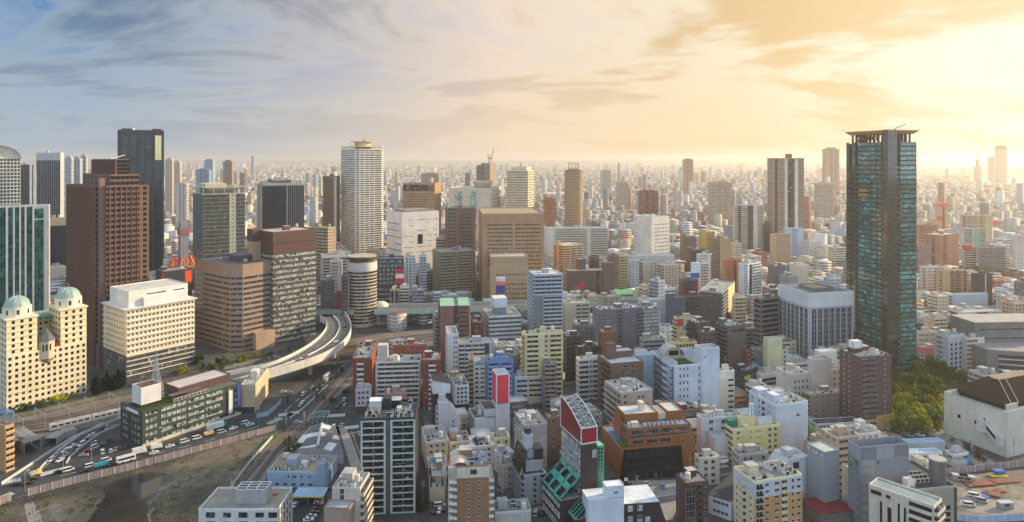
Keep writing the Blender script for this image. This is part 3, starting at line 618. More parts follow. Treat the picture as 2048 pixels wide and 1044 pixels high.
for i,(x,y) in enumerate(((6,8),(h.wr-4,14))):
 c=MB();c.tube((0,0,0),(0,0,12),1.1);c.box(-3,4,-2,2,12,15);t_=(8 if i else-2,-2,42 if i else 24)
 c.tube((2,0,14),t_,.9);c.tube((-2,0,15),(-3,0,22),.5);c.tube((-3,0,22),t_,.25)
 o=c.build('tower_crane',OBJ,None,(214,92,62));wx,wy=h.world(x,y);o.location=(wx,wy,h.h);tag(o,('red luffing crane with its jib raised steeply above the construction tower','shorter red crane at the left edge of the construction tower')[0 if i else 1],'crane')
b('apartment_tower','narrow dark slab tower just left of the tower with red cranes','apartment tower',950,954,963,331,425,10,(120,112,108),fl=38,Rs='b,1.5,3',Ls='')
# orange brown giant and its front block
h=b('office_building','huge orange-tan block with two panels of small square windows','office block',957,964,1089,427,602,5,(180,144,106),fl=22,par=1.2,Rs='.08-.49@.26-.9:w,10,1.7,1.7 .53-.95@.26-.9:w,10,1.7,1.7 .7-.9@.12-.18:w,3,1.8,1.8',Ls='.3-.7:w,2,1.4,1.4',roof=(170,150,120),clutter=0,nick='the huge orange-tan block',glass=GL,frame=FRAMED,wm=TILE)
b('office_building','lower tan block with square windows standing in front of the huge orange-tan block','office block',973,981,1057,513,616,5,(190,158,124),fl=12,par=1.0,Rs='.12-.95@.6-.7:w,10,1.3,1.5 .12-.95@.05-.5:w,10,1.5,1.6',Ls='.1-.6@.78-.95:o',roof=(196,186,172),wm=TILE,glass=GL,frame=FRAMED,nick='the tan block before it')
b('apartment_building','brown apartment slab with ranked balconies and a blank tan end wall','apartment block',865,879,951,504,600,22,(156,136,114),fl=16,Rs='.0-.48:c,1.3,3.5 .5-1:c,1.3,3.5',Ls='',bal=(168,150,128),nick='the brown balcony slab')
b('apartment_building','grey and orange stepped apartment block rising behind the brown balcony slab','apartment block',868,872,933,477,560,6,(170,150,128),fl=14,Rs='0-.55:b,1.5,2 .55-1:p,214,164,108,.2 .6-.95:w,4,1.6,1.4')
h=b('office_building','navy blue office with pale square windows right of the round tower','office block',751,755,806,517,622,6,(66,74,90),fl=11,Rs='.04-.96@.5-1:w,6,2.3,2.2 0-1@.0-.46:b,1.5,3',Ls='w,4,2,2',glass=GLG,frame=FRAMED,par=1.2,wm=METAL,nick='the navy office')
b('apartment_building','tan and grey apartment pair between the brown-topped tower and tallest white tower','apartment block',624,656,672,455,585,62,(176,156,128),fl=20,Ls='b,1.5,2',Rs='.05-.95:w,3,1.6,1.4')
b('apartment_tower','dark brown tower with a white edge left of the tallest white tower','apartment tower',646,668,680,352,528,62,(150,126,102),fl=40,Ls='c,1,4',Rs='0-.4:p,232,226,214,.3 .45-1:c,1,4',bal=(140,118,96))
for a_ in(('apartment_building','small dark grey apartment block with a red side wall right of the ribbon tower','apartment block',634,646,668,560,650,20,(128,130,136),'w,3,1.6,1.4','c,1,4'),('office_building','tall narrow white office with three columns of windows left of the round tower','office block',655,660,684,522,640,12,(216,208,198),'.1-.6:w,3,1.3,1.3',''),('office_building','red low block squeezed between grey block and round tower','office block',666,669,682,588,655,8,(150,66,62),'w,2,1.5,1.4',''),('office_building','dark slate narrow block touching the left side of the round tower','office block',680,683,697,550,660,8,(110,108,112),'c,1,4',''),('office_building','cream roof-cluttered block behind the narrow white office','office block',636,646,700,515,600,20,(204,190,170),'b,1.4,2','w,3,1.4,1.4'),('apartment_building','white apartment block with seven rows of dark windows below the dark-square block','apartment block',806,811,831,514,605,12,(222,218,212),'w,3,1.6,1.5','w,2,1.2,1.4'),('apartment_building','white stepped apartment block before the dark-square block, its right neighbour','apartment block',836,840,853,512,602,12,(218,220,222),'c,1,3',''),('office_building','grey green-roofed low office below the brown balcony slab','office block',818,826,848,580,636,15,(150,152,160),'b,1.4,2','b,1.4,2'),('apartment_building','white zig-zag balcony block right of the navy office','apartment block',796,800,818,574,632,10,(214,204,192),'c,1.2,3','w,2,1.2,1.3'),('office_building','narrow grey-brown office with two slot windows right of the navy office','office block',776,780,798,580,636,8,(168,160,150),'v,2,3','')):
 b(*a_[:10],None,*a_[10:])
 # the middle
b('apartment_tower','tall pale blue-grey apartment tower with glass balconies and a white roof edge','apartment tower',1057,1068,1126,549,702,10,(172,182,192),fl=19,Rs='0-.3@0-.72:p,128,132,140,.5 .32-.98@0-.72:c,1.2,5 0-.98@.74-1:c,1.2,5',Ls='c,1,4',bal=(180,192,202),roof=(206,200,190),nick='the pale blue apartment tower',glass=GLB)
b('apartment_building','tan ribbed apartment tower behind the pale blue apartment tower','apartment block',1106,1128,1166,491,580,32,(196,176,148),fl=18,Rs='0-.3:c,1.1,3 .4-.65:c,1.1,3 .72-1:c,1.1,3',Ls='.1-.35:b,1.4,2 .55-.9:b,1.4,2',roof=(200,190,170))
b('apartment_building','very long white apartment slab with a stepped right end','apartment block',1089,1092,1216,456,524,4,(220,214,204),fl=14,Rs='.02-.12:p,228,222,212,.6 .14-.66:c,1.1,4 .67-.71:p,228,222,212,.8 .72-1:c,1.1,4',Ls='')
b('hospital_building','tall white hospital with a blank left wing and rows of dark windows','hospital',1267,1303,1339,434,548,36,(226,220,208),fl=15,par=1.2,Rs='.15-.95@.05-.9:w,7,1.9,1.5',Ls='.1-.2:w,1,1.6,1.5',nick='the white hospital')
h=b('church_hall','long low brown brick hall with two square towers and scattered windows','hall',1132,1136,1206,542,602,6,(112,92,84),fl=7,Rs='.06-.8:w,9,1.5,1.6 .82-.9:o',Ls='w,3,1.4,1.5',clutter=0,roof=(176,164,150))
h.block('square_tower',h.wr*.3,h.wr*.52,3,14,h.h,h.h+12,(116,98,90),fl=3);h.box('entrance_tower',h.wr+.1,h.wr+12,-1,9,0,h.h+8,(116,98,92))
MB().box(-.3,h.wr+.3,-1.2,h.wl,h.h,h.h+.5).build('eave',ROOF,h.root,(196,178,160))
for a_ in(('apartment_building','brown-grey slim apartment block behind the brown brick hall','apartment block',1177,1180,1199,513,590,8,(132,112,100),'.1-.45:c,1,4 .5-.9:w,2,1.4,1.4',''),('apartment_building','brown-grey slim apartment block right of the brown brick hall','apartment block',1214,1217,1238,511,596,8,(138,118,106),'.2-.5:c,1,4 .5-.9:w,2,1.4,1.4',''),('apartment_building','yellow cream narrow block between slim brown-grey block and wide white block','apartment block',1237,1240,1254,511,592,8,(216,192,146),'c,1,3',''),('office_building','wide pale grey office with nearly blank front below the white hospital','office block',1250,1256,1349,511,578,6,(196,196,198),'.3-.95@.3-.8:w,8,1.2,1.4','b,1.2,2'),('office_building','white front block with blue-grey shade left of the ribbed cream office','office block',1258,1262,1278,520,592,8,(190,194,200),'w,2,1.2,1.4',''),('office_building','cream office with black ribs on its left side','office block',1275,1286,1309,524,580,28,(212,202,182),'.6-.9:w,1,1.6,1.5','b,1.7,2'),('office_building','beige office with four window rows right of the black-ribbed cream office','office block',1314,1328,1357,530,588,26,(196,186,168),'.08-.92:w,4,1.9,1.4','b,1.3,2'),('apartment_building','golden yellow apartment block with a balcony column','apartment block',1397,1414,1429,464,520,40,(222,176,96),'c,1,3','.1-.3:w,1,1.3,1.3'),('apartment_building','brown balcony block below the golden yellow apartment block','apartment block',1360,1366,1393,473,535,14,(156,128,112),'c,1,4',''),('apartment_building','dark brown balcony block below the brown balcony block','apartment block',1371,1378,1410,499,556,14,(122,102,92),'c,1,4',''),('office_building','white office with four rows of dark windows left of the olive-grey slab','office block',1393,1397,1422,508,586,10,(206,208,210),'.05-.7:w,5,1.2,1.3',''),('office_building','olive-grey slab with a blank brown front above the terracotta block','office block',1424,1440,1462,478,572,32,(152,134,104),'','b,1.3,2'),('apartment_building','cream apartment block with red-dotted windows above the terracotta block','apartment block',1460,1466,1483,487,566,20,(218,200,170),'.1-.9:w,4,1.3,1.3',''),('apartment_building','terracotta orange block split by a dark central recess','apartment block',1448,1451,1484,520,597,6,(196,120,82),'.5-.62:o .1-.4:w,2,1.2,1.3',''),('apartment_building','white apartment block with a dark striped recess right of the terracotta block','apartment block',1477,1496,1522,528,612,40,(214,216,218),'.1-.3:o .35-1:c,1,3','.6-.9:w,2,1.1,1.3'),('apartment_building','white curved-balcony block right of the blue and white billboard','apartment block',1399,1402,1416,526,590,10,(226,218,208),'c,1,3',''),('office_building','pale blue-grey office with banded left side before the beige office','office block',1298,1317,1330,562,640,44,(158,170,188),'.2-.8:w,2,1.5,1.3','b,1.5,2'),('apartment_building','black and white striped block framed by two red end walls','apartment block',1357,1362,1396,560,630,8,(96,100,108),'0-.14:p,186,74,60,.5 .14-.8:c,1,5 .84-1:p,176,70,60,.4',''),('office_building','khaki grey stepped office by the expressway right of the bright green roof','office block',1196,1202,1243,593,650,10,(160,154,146),'.1-.9:w,3,1.6,1.4',''),('warehouse_building','wide plain pale grey warehouse front behind the large grey apartment complex','warehouse',1276,1281,1332,599,660,8,(198,200,204),'',''),('apartment_building','blue-grey slate block with a white roof sign right of the plain warehouse','apartment block',1331,1336,1372,594,672,8,(92,102,118),'.2-.9:w,4,1.3,1.4',''),('apartment_building','dark brown apartment block with flat pale roof and sloping top corner','apartment block',1369,1374,1445,592,668,10,(98,88,86),'.0-.38:c,1,3 .42-.9:w,5,1.3,1.4','c,1,3'),('apartment_building','grey-striped apartment wing with a long flat roof above the dark brown block','apartment block',1398,1444,1469,585,665,62,(150,150,150),'.0-.4:c,1.2,3 .45-1:p,226,210,164,.2','b,1.5,2'),('apartment_building','cream apartment block with balconies at the edge of the striped office','apartment block',1466,1470,1492,594,670,10,(222,206,168),'c,1,3','.2-.8:w,2,1.2,1.3')):
 b(*a_[:10],None,*a_[10:])
h=b('shop_building','low white building with a bright green sloping roof beside the expressway','shop',1230,1233,1266,588,612,6,(214,214,212),fl=3,Rs='b,1.2,2',par=.2,clutter=0,nick='the bright green roof')
MB().prism([(-.5,-.8),(h.wr+.5,-.8),(h.wr+.5,h.wl),(-.5,h.wl)],h.h+.1,h.h+4,0,None,[(-.5,h.wl*.55),(h.wr+.5,h.wl*.55),(h.wr+.5,h.wl*.6),(-.5,h.wl*.6)]).build('green_roof',METAL,h.root,(138,224,140))
h=b('apartment_building','large charcoal grey apartment complex with stepped wings and pale flat roofs','apartment block',1183,1199,1285,619,718,15,(116,116,122),fl=13,wl=14,Rs='.0-.42:w,4,2.2,1.4 .42-.52:c,1.2,3 .56-.7:w,1,1.8,1.4 .86-1:c,1.2,3',Ls='.1-.9:b,1.2,2',roof=(204,202,204),nick='the charcoal apartment complex',glass=GL,frame=FRAMEW)
b('apartment_building','right wing of grey apartments with white-framed ribbon windows beside the charcoal complex','apartment block',1282,1286,1319,617,712,14,(122,122,128),fl=13,Rs='.06-.5:b,1.2,2 .55-.92:b,1.2,2 .96-1:p,216,216,218,.3',Ls='',roof=(206,204,206),wl=16,frame=FRAMEW,glass=GLG)
h=b('apartment_building','beige concrete apartment block with blank panels left of the charcoal complex','apartment block',1125,1129,1180,606,686,8,(186,182,168),fl=10,Rs='.45-.65:c,1.1,3 .7-.95:c,1.1,3',Ls='',roof=(200,196,186))
b('apartment_building','tall pale yellow apartment block with white escape stair on its left','apartment block',1045,1049,1126,667,806,9,(222,206,156),fl=14,Rs='.06-.36:c,1.2,3 .36-.5:p,226,212,166,.7 .5-.62:w,1,1.5,1.3 .66-.96:c,1.2,4',Ls='z',bal=(226,212,168),nick='the pale yellow apartment block')
b('apartment_building','narrow grey-brown block with balcony fronts before the pale yellow apartment block','apartment block',1083,1087,1113,727,818,8,(140,134,128),fl=10,Rs='.12-.9:c,1,3',Ls='w,2,1.2,1.3',bal=(176,150,136))
h=b('office_building','low white office with a white lamp-box sign on its roof and blue doors','office block',1026,1029,1085,753,808,8,(206,208,208),fl=5,Rs='.08-.45@.2-.95:b,1.2,2 .52-.96@.2-.95:b,1.2,2',clutter=1,roof=(138,142,142))
h.block('sign_base',h.wr*.42,h.wr*.95,h.wl*.4,h.wl*.8,h.h-.9,h.h+4,(196,198,200),fl=1);h.box('sign_box',h.wr*.42,h.wr*.95,h.wl*.4-.1,h.wl*.8,h.h+4,h.h+9.5,(228,230,232))
h=b('apartment_building','periwinkle blue apartment block with a shallow gable behind the red billboard','apartment block',970,973,1027,722,812,6,(112,138,190),fl=9,Rs='.08-.46@.1-1:c,1.1,8 .54-.92@.1-1:c,1.1,8 .05-.95@0-.08:o',Ls='w,3,1.2,1.3',bal=(150,172,214),roof=(120,116,112),clutter=1,nick='the blue gabled block')
MB().prism([(0,.0),(h.wr,.0),(h.wr,.5),(0,.5)],h.h,h.h+2.6,0,None,[(h.wr*.45,.0),(h.wr*.55,.0),(h.wr*.55,.5),(h.wr*.45,.5)]).build('gable',h.wm,h.root,(120,146,198))
h=b('apartment_building','slim beige block with a blue gable top left of the blue gabled block','apartment block',945,947,971,731,812,5,(196,190,172),fl=9,Rs='.1-.45@.3-1:w,1,2,1.4 .55-.95@.3-1:w,1,2.6,1.2 .1-.95@0-.27:b,1.2,2',Ls='',clutter=0)
MB().prism([(-.2,-.2),(h.wr+.2,-.2),(h.wr+.2,.5),(-.2,.5)],h.h,h.h+3,0,None,[(h.wr*.5-.1,-.2),(h.wr*.5+.1,-.2),(h.wr*.5+.1,.5),(h.wr*.5-.1,.5)]).build('gable',h.wm,h.root,(126,152,182))
b('apartment_building','very slim tan and brown block left of the slim beige gabled block','apartment block',934,937,947,717,810,5,(176,148,110),fl=10,Rs='c,1,5',Ls='')
b('apartment_building','slim tall white slab tower with two columns of small dark windows','apartment block',891,896,917,668,778,10,(206,210,214),fl=11,Rs='.5-.9:w,2,.8,1.4',Ls='',par=1.2,clutter=0,nick='the slim white slab')
b('apartment_building','grey apartment block with white balconies and black glazed strip beside the slim white slab','apartment block',915,918,989,686,775,8,(176,178,182),fl=10,Rs='0-.15:c,1.2,3 .17-.36:c,1.6,3 .38-.72:c,1.2,4 .72-.85:o',Ls='',bal=(206,208,210),wl=12)
h=b('apartment_building','pinkish brown apartment block with pale green copper roofs','apartment block',877,881,939,612,722,8,(138,104,94),fl=12,Rs='.08-.2:w,1,1.3,1.4 .45-.62:o .64-.95:c,1.1,4',Ls='c,1,4',par=.3,clutter=0,nick='the green-roofed brown block')
for x0,x1 in((0,h.wr*.47),(h.wr*.62,h.wr)):MB().prism([(x0-.4,-.6),(x1+.4,-.6),(x1+.4,h.wl),(x0-.4,h.wl)],h.h,h.h+3,0,None,[(x0,h.wl*.5),(x1,h.wl*.5),(x1,h.wl*.55),(x0,h.wl*.55)]).build('copper_roof',METAL,h.root,(150,192,150))
b('office_building','narrow cream building with a yellow vertical panel beside the green-roofed block','shop',923,926,942,634,704,8,(222,210,164),fl=8,Rs='.35-.65@.1-.98:p,206,164,84,.2',Ls='',clutter=0)
b('office_building','small red brick building right of the narrow cream and yellow building','shop',942,945,968,645,703,8,(146,82,66),fl=6,Rs='.08-.92:w,4,1.5,1.4',Ls='')
h=b('office_building','white rounded office with dark ribbon bands and a white billboard box on top','office block',966,978,1042,632,702,12,(206,208,210),fl=8,Rs='b,1.3,1.6',Ls='b,1.3,1.6',par=1.1,clutter=1,nick='the banded office with the billboard box')
h.box('billboard_stand',h.wr*.25,h.wr*.62,h.wl*.35,h.wl*.75,h.h-.9,h.h+4,(150,156,166));h.box('billboard_box',h.wr*.22,h.wr*.64,h.wl*.32,h.wl*.78,h.h+4,h.h+11.5,(226,228,230))
h=b('apartment_building','beige banded apartment slab between two red brick wings, curved corner on its roof','apartment block',745,751,841,723,816,6,(206,198,184),fl=10,Rs='.02-.98:c,1.2,5',Ls='',bal=(212,204,190),roof=(150,156,146),wl=12,nick='the beige banded slab',clutter=1)
h.box('lift_tower',1,7,2,8,h.h-.9,h.h+9,(206,196,182));smooth(MB().dome(11,5,h.h-.9,3.6,3.6).build('roof_dome',OBJ,h.root,(206,198,180)))
h=b('apartment_building','red brick wing with white balconies at the left end of the beige slab','apartment block',703,706,742,716,812,6,(140,72,54),fl=9,Rs='.22-.6:c,1.1,6 .66-.85:w,1,1.5,1.4',Ls='',bal=(226,214,196),roof=(146,154,144),wl=38,frame=FRAMED,pc=None) if False else b('apartment_building','red brick wing with white balconies at the left end of the beige slab','apartment block',703,706,742,716,812,6,(140,72,54),fl=9,Rs='.22-.6:c,1.1,6 .66-.85:w,1,1.5,1.4',Ls='',bal=(226,214,196),roof=(146,154,144),wl=38)
b('apartment_building','red brick wing with white balconies at the right end of the beige slab','apartment block',841,845,881,720,818,6,(142,74,56),fl=10,Rs='.06-.3:w,1,1.5,1.4 .34-.75:c,1.1,6',Ls='',bal=(226,214,196),roof=(150,156,146),wl=16)
b('apartment_building','rear brick block with a grey-green roof behind the beige banded slab','apartment block',783,786,854,690,770,6,(164,96,70),fl=8,Rs='.1-.9:w,6,1.6,1.4',Ls='',roof=(168,174,164),wl=10)
h=B('apartment_building','black-brown apartment block with a slanted white top and small side balconies','apartment block',851,866,901,788,882,12,(64,52,56),fl=9,par=.1,clutter=0,Rs='.55-.62@0-.95:p,96,84,88,.25',Ls='.4-.65:w,1,1.2,1.4',nick='the slanted black and white block',wl=13)
w_,l_,z=h.wr,h.wl,h.h
t_=MB();t_.prism([(0,0),(w_,0),(w_,l_),(0,l_)],z,z+.02);n_=len(t_.v);t_.v+=[(0,0,z),(w_,0,z),(w_,l_,z),(0,l_,z),(0,0,z+7.2),(w_,0,z+5),(w_,l_,z+5),(0,l_,z+7.2)]
for q in((0,1,5,4),(1,2,6,5),(2,3,7,6),(3,0,4,7)):t_.f.append(tuple(n_+i for i in q));t_.m.append(0)
t_.build('slanted_top',WALL,h.root,(214,216,218));MB().quad(((-.2,-.2,z+7.3),(w_+.2,-.2,z+5.05),(w_+.2,l_+.2,z+5.05),(-.2,l_+.2,z+7.3))).quad(((-.2,-.2,z+7.1),(-.2,l_+.2,z+7.1),(w_+.2,l_+.2,z+4.85),(w_+.2,-.2,z+4.85))).build('slanted_roof',ROOF,h.root,(82,70,72));h.done()
h=B('apartment_building','white apartment block with a slanting side wall before the slanted black block','apartment block',868,877,921,818,892,12,(200,202,206),fl=7,body=False,nick='the white slanting-sided block',clutter=0)
w_,l_,z=h.wr,h.wl,h.h
pts=[(0,z+3),(w_*.45,z+3),(w_,z-6.5),(w_,-.5),(0,-.5)]
t_=MB();t_.quad([(x,0,zz) for x,zz in reversed(pts)]);t_.quad([(x,l_,zz) for x,zz in pts])
for i in range(5):(xa,za),(xb,zb)=pts[i],pts[(i+1)%5];t_.quad(((xa,0,za),(xb,0,zb),(xb,l_,zb),(xa,l_,za)))
t_.build('wall',h.wm,h.root,h.wall);h.style(Face((0,0),(1,0),w_),'.62-.72@0-.7:w,1,.8,1.2',0,z,7);h.style(h.FL,'.3-.8:c,1.1,4',0,z,7);h.box('lift_tower',.5,4,2,6,z+3,z+6.5);h.done()
h=b('office_building','white four-floor corner office with a black ground floor','office block',902,910,938,771,822,14,(218,220,220),fl=5,Rs='.1-.9@.28-1:w,3,1.4,1.5 0-1@0-.26:p,46,50,54,.12',Ls='.1-.9@.28-1:w,2,1.4,1.5 0-1@0-.26:p,46,50,54,.12',roof=(110,122,128))
h=b('office_building','L-shaped white low office at the foot of the red billboard','office block',926,949,994,836,878,16,(206,209,212),fl=4,Rs='',Ls='.1-.9:b,1.1,1.6',roof=(96,84,84),clutter=1,nick='the low office below the red billboard')
h.block('raised_wing',h.wr*.45,h.wr,0,h.wl*.9,h.h-.8,h.h+4,(204,208,212),(92,80,82),fl=1,Ls='.1-.9:b,1.1,2')
h=B('billboard_tower','tall four-sided billboard tower with blank red panels over white lower panels','billboard',985,993,1018,749,874,14,(210,214,220),clutter=0,par=.3,nick='the red billboard tower',wm=METAL,roof=(190,194,192))
zr=h.h*.53
MB().box(.35,h.wr-.35,-.25,0,zr,h.h-.6).build('red_panel',OBJ,h.root,(226,72,84));MB().box(-.25,0,.35,h.wl-.35,zr,h.h-.6).build('red_panel',OBJ,h.root,(226,72,84))
f_=MB()
for x,y in((0,0),(h.wr,0),(0,h.wl)):f_.box(x-.3,x+.3,y-.3,y+.3,0,h.h)
f_.build('corner_post',FRAMEW,h.root);h.done()
b('office_building','grey office with a glazed left side and blank grey front below the red billboard','office block',1029,1048,1094,850,968,15,(164,160,160),fl=9,Rs='.35-.45:w,1,.8,1.2 .8-.92:w,1,1.3,1.3',Ls='.03-.97:b,1.9,1.5',roof=(196,192,188),nick='the grey office with the glazed side',glass=GLG)
h=b('apartment_building','grey stepped apartment block with sloping glass roofs on its left side','apartment block',1028,1049,1092,951,1012,15,(160,165,172),fl=5,Rs='.35-.6:w,1,1.4,1.4 .72-.98@.7-1:c,1,3',Ls='c,1.3,4',bal=(150,156,164),roof=(120,126,132),clutter=0,nick='the grey stepped block')
w_,l_,z=h.wr,h.wl,h.h
h.block('upper_step',1.5,w_*.95,3,l_,z,z+4.5,(166,172,180),fl=1,Rs='.5-.8:w,2,1.2,1.4');h.block('upper_step',3,w_*.8,6,l_,z+4.5,z+8,(172,178,186),fl=1)
MB().quad(((-1,1,z-.5),(1.5,2,z+8.4),(1.5,l_,z+8.4),(-1,l_,z-.5))).quad(((-1.1,1,z-.7),(-1.1,l_,z-.7),(1.4,l_,z+8.2),(1.4,2,z+8.2))).build('sloping_glazing',GLD,h.root)
h.block('stair_tower',w_*.25,w_*.6,7,12,z+8,z+14,(196,202,208),fl=1);put('water_tank',cached('btank',lambda:mb_boxtank().mesh('water_tank',[OBJ,STEEL])),h.root,(60,62,66),(w_*.42,9.5,z+14));h.box('dark_penthouse',w_*.62,w_*1.0,4,11,z+4.5,z+9,(54,56,62))
b('apartment_building','brown eight-floor block with pale sills right of the grey glazed-side office','apartment block',1090,1095,1123,834,934,12,(118,96,84),fl=8,Rs='.25-.6:w,1,1.6,1.4',Ls='',roof=(206,198,196))
# dark brown office with the red quarter-arch roof sign
h=B('office_building','dark brown office under a big dark red quarter-arch sign with teal sloping sunrooms','office block',1122,1163,1194,892,1060,20,(62,46,46),fl=12,par=.3,clutter=0,wm=TILE,Ls='.02-.96:w,7,2.1,2.2',Rs='.72-.95@.84-.94:w,1,1.8,3',glass=GLG,frame=FRAMEW,nick='the red-arched dark brown office',roof=(90,86,88))
w_,l_,z=h.wr,h.wl,h.h;k=12
prof=[(l_*(1-i/k) if False else l_*i/k,z+.8+6.3+6.6*math.sin(math.pi/2*i/k)) for i in range(k+1)]
side=MB();poly=[(0.,y,zz) for y,zz in prof]+[(0.,l_,z+.8),(0.,0.,z+.8)]
side.quad([(-.12,y,zz) for _,y,zz in poly]);side.quad([(.12,y,zz) for _,y,zz in reversed(poly)]);side.build('red_sign_side',OBJ,h.root,(134,28,42))
MB().box(.1,w_-.1,-.15,.1,z+.9,z+7.0).build('red_sign_front',OBJ,h.root,(150,34,50))
f_=MB();edge=[(-.15,y,zz) for y,zz in prof]
for i in range(k):f_.tube(edge[i],edge[i+1],.28,0,4);f_.tube((w_,*edge[i][1:]),(w_,*edge[i+1][1:]),.28,0,4)
for p_,q_ in(((-.15,-.1,z+.8),(-.15,-.1,z+7.1)),((w_,-.1,z+.8),(w_,-.1,z+7.1)),((-.15,-.1,z+.8),(w_,-.1,z+.8)),((-.15,-.1,z+7.1),(w_,-.1,z+7.1)),((-.15,0,z+.8),(-.15,l_,z+.8)),((-.15,l_,z+.8),(-.15,l_,z+13.6)),((w_,l_,z+.8),(w_,l_,z+13.6))):f_.tube(p_,q_,.28,0,4)
f_.build('white_sign_edge',FRAMEW,h.root);q_=MB()
for i in range(k):(ya,za),(yb,zb)=prof[i],prof[i+1];q_.quad(((.2,ya,za-.5),(w_-.2,ya,za-.5),(w_-.2,yb,zb-.5),(.2,yb,zb-.5)))
q_.build('arch_glazing',GLK,h.root);g_=MB()
for i in range(0,k,2):
 (ya,za),(yb,zb)=prof[i],prof[i+2]
 g_.tube((0,ya,za),(w_,ya,za),.14);g_.tube((0,ya,za),(w_,yb,zb),.1);g_.tube((w_,ya,za),(0,yb,zb),.1);g_.tube((w_/2,ya,za),(w_/2,yb,zb),.1)
g_.build('arch_lattice',STEEL,h.root);h.box('roof_plant',2,w_-2,5,l_-3,z,z+4,(58,68,74))
def sunroom(name,y0,y1,x0,x1,za,zb,rows):
 """teal framed slope falling to the left from the wall"""
 s_=MB();n_=rows
 P0=lambda u,v_:(x1+(x0-x1)*v_,y0+(y1-y0)*u,zb+(za-zb)*v_)
 def strip(u0,u1,v0,v1):
  q=[P0(u0,v0),P0(u0,v1),P0(u1,v1),P0(u1,v0)];s_.quad(q);s_.quad([(x,y,z_-.4) for x,y,z_ in reversed(q)])
  for i in range(4):a_,c_=q[i],q[(i+1)%4];s_.quad((a_,c_,(c_[0],c_[1],c_[2]-.4),(a_[0],a_[1],a_[2]-.4)))
 for i in range(4):u=i/3;strip(max(0,u-.035),min(1,u+.035),0,1)
 for i in range(n_+1):v_=i/n_;w2=.1 if 0<i<n_ or i==0 else.05;strip(0,1,max(0,v_-w2),min(1,v_+w2))
 o=s_.build(name,METAL,h.root,(62,158,138));g2=MB();q=[P0(0,0),P0(0,1),P0(1,1),P0(1,0)];g2 .quad([(x,y,z_-1.4) for x,y,z_ in q]);g2 .build('sunroom_glass',GLD,o)
h.block('left_annex',-9,-.05,1,l_-1,0,z-21,(60,46,48),fl=3,Ls='w,6,2.1,2.2',Rs='',par=.1)
sunroom('sunroom_frame',1,l_-1,-9.4,-.2,z-20.6,z-13,2)
h.block('front_annex',-6,3,-6.5,-.05,0,z-25.5,(56,44,48),fl=2,par=.1);sunroom('sunroom_frame',-6.4,-.3,-6.2,.5,z-25.2,z-19.8,1)
h.done()
t_=B('stair_tower','slender teal steel and glass stair tower on the right of the red-arched office','stair tower',1193,1196,1207,893,1040,18,(110,190,166),clutter=0,body=False,wl=4)
g_=MB();zz=0
for x in(0,t_.wr/2,t_.wr):
 for y in(0,4):g_.tube((x,y,0),(x,y,t_.h),.12)
while zz<t_.h:
 g_.tube((0,0,zz),(t_.wr,0,zz),.1);g_.tube((0,0,zz),(0,4,zz),.1);g_.tube((t_.wr,0,zz),(t_.wr,4,zz),.1);zz+=1.5
g_.build('teal_frame',METAL,t_.root,(112,200,172));MB().box(.15,t_.wr-.15,.2,3.8,0,t_.h-.3).build('stair_glass',GLT,t_.root);MB().box(-.2,t_.wr+.2,-.2,4.2,t_.h,t_.h+.3).build('stair_roof',METAL,t_.root,(120,206,178));t_.done()
h=b('warehouse_building','windowless white metal-clad block with a raised right half at the bottom edge','warehouse',1164,1176,1248,1000,1088,10,(214,222,230),fl=4,wm=METAL,clutter=0,par=.3,roof=(222,228,232),nick='the white metal-clad block')
h.block('raised_half',h.wr*.5,h.wr,.0,h.wl*.55,h.h-.3,h.h+4.6,(214,222,230),(226,230,234),fl=1,mat=METAL,par=.25);h.box('vent_grille',h.wr*.72,h.wr*.84,-.1,0,h.h+1.6,h.h+2.4,(130,138,142))
h=B('office_building','dark brown gabled building with white window frames beside the white metal-clad block','office block',1240,1247,1318,1008,1072,8,(58,48,52),fl=3,clutter=0,par=.1,Rs='.08-.3:w,1,2,2.2 .36-.56:w,1,2,2.2 .6-.76@0-.6:w,1,2,2.2',glass=GLG,frame=FRAMEW,wl=14,roof=(214,220,224),wm=TILE)
MB().quad(((h.wr,0,0),(h.wr+4.5,0,0),(h.wr,0,h.h))).quad(((h.wr+4.5,0,0),(h.wr+4.5,h.wl,0),(h.wr,h.wl,h.h),(h.wr,0,h.h))).build('sloping_side',TILE,h.root,(62,52,56));h.done()
# orange-brown office with big dark window wall
h=B('office_building','orange-brown stepped office with a big dark glass wall and a rooftop air conditioner row','office block',1215,1240,1391,896,957,11,(150,94,50),fl=4,par=.5,clutter=0,wm=TILE,roof=(110,124,150),wl=27,nick='the orange-brown stepped office',Ls='.15-.3:w,1,1.4,1.6',Rs='.865-.9:w,1,.8,1.5 .955-.985:w,1,.8,1.5')
w_,l_,z=h.wr,h.wl,h.h
q=[(w_*-.02,-2.6,.2),(w_*.81,-2.6,.2),(w_*.81,-.06,z*.92),(w_*.05,-.06,z*.92)]
t_=MB();t_.quad(q);t_.quad((q[1],(w_*.81,-.06,.2),q[2]));t_.quad((q[0],q[3],(w_*-.02+2,-.06,.2)));t_.build('dark_glass_wall',GLD,h.root)
m_=MB()
for i in range(13):u=i/12;a_=[q[0][j]+(q[1][j]-q[0][j])*u for j in range(3)];c_=[q[3][j]+(q[2][j]-q[3][j])*u for j in range(3)];m_.tube(a_,c_,.07,0,4)
for v_ in(.25,.5,.75):m_.tube([q[0][j]+(q[3][j]-q[0][j])*v_ for j in range(3)],[q[1][j]+(q[2][j]-q[1][j])*v_ for j in range(3)],.08,0,4)
m_.build('glass_wall_mullion',FRAMED,h.root)
ob=(152,96,52)
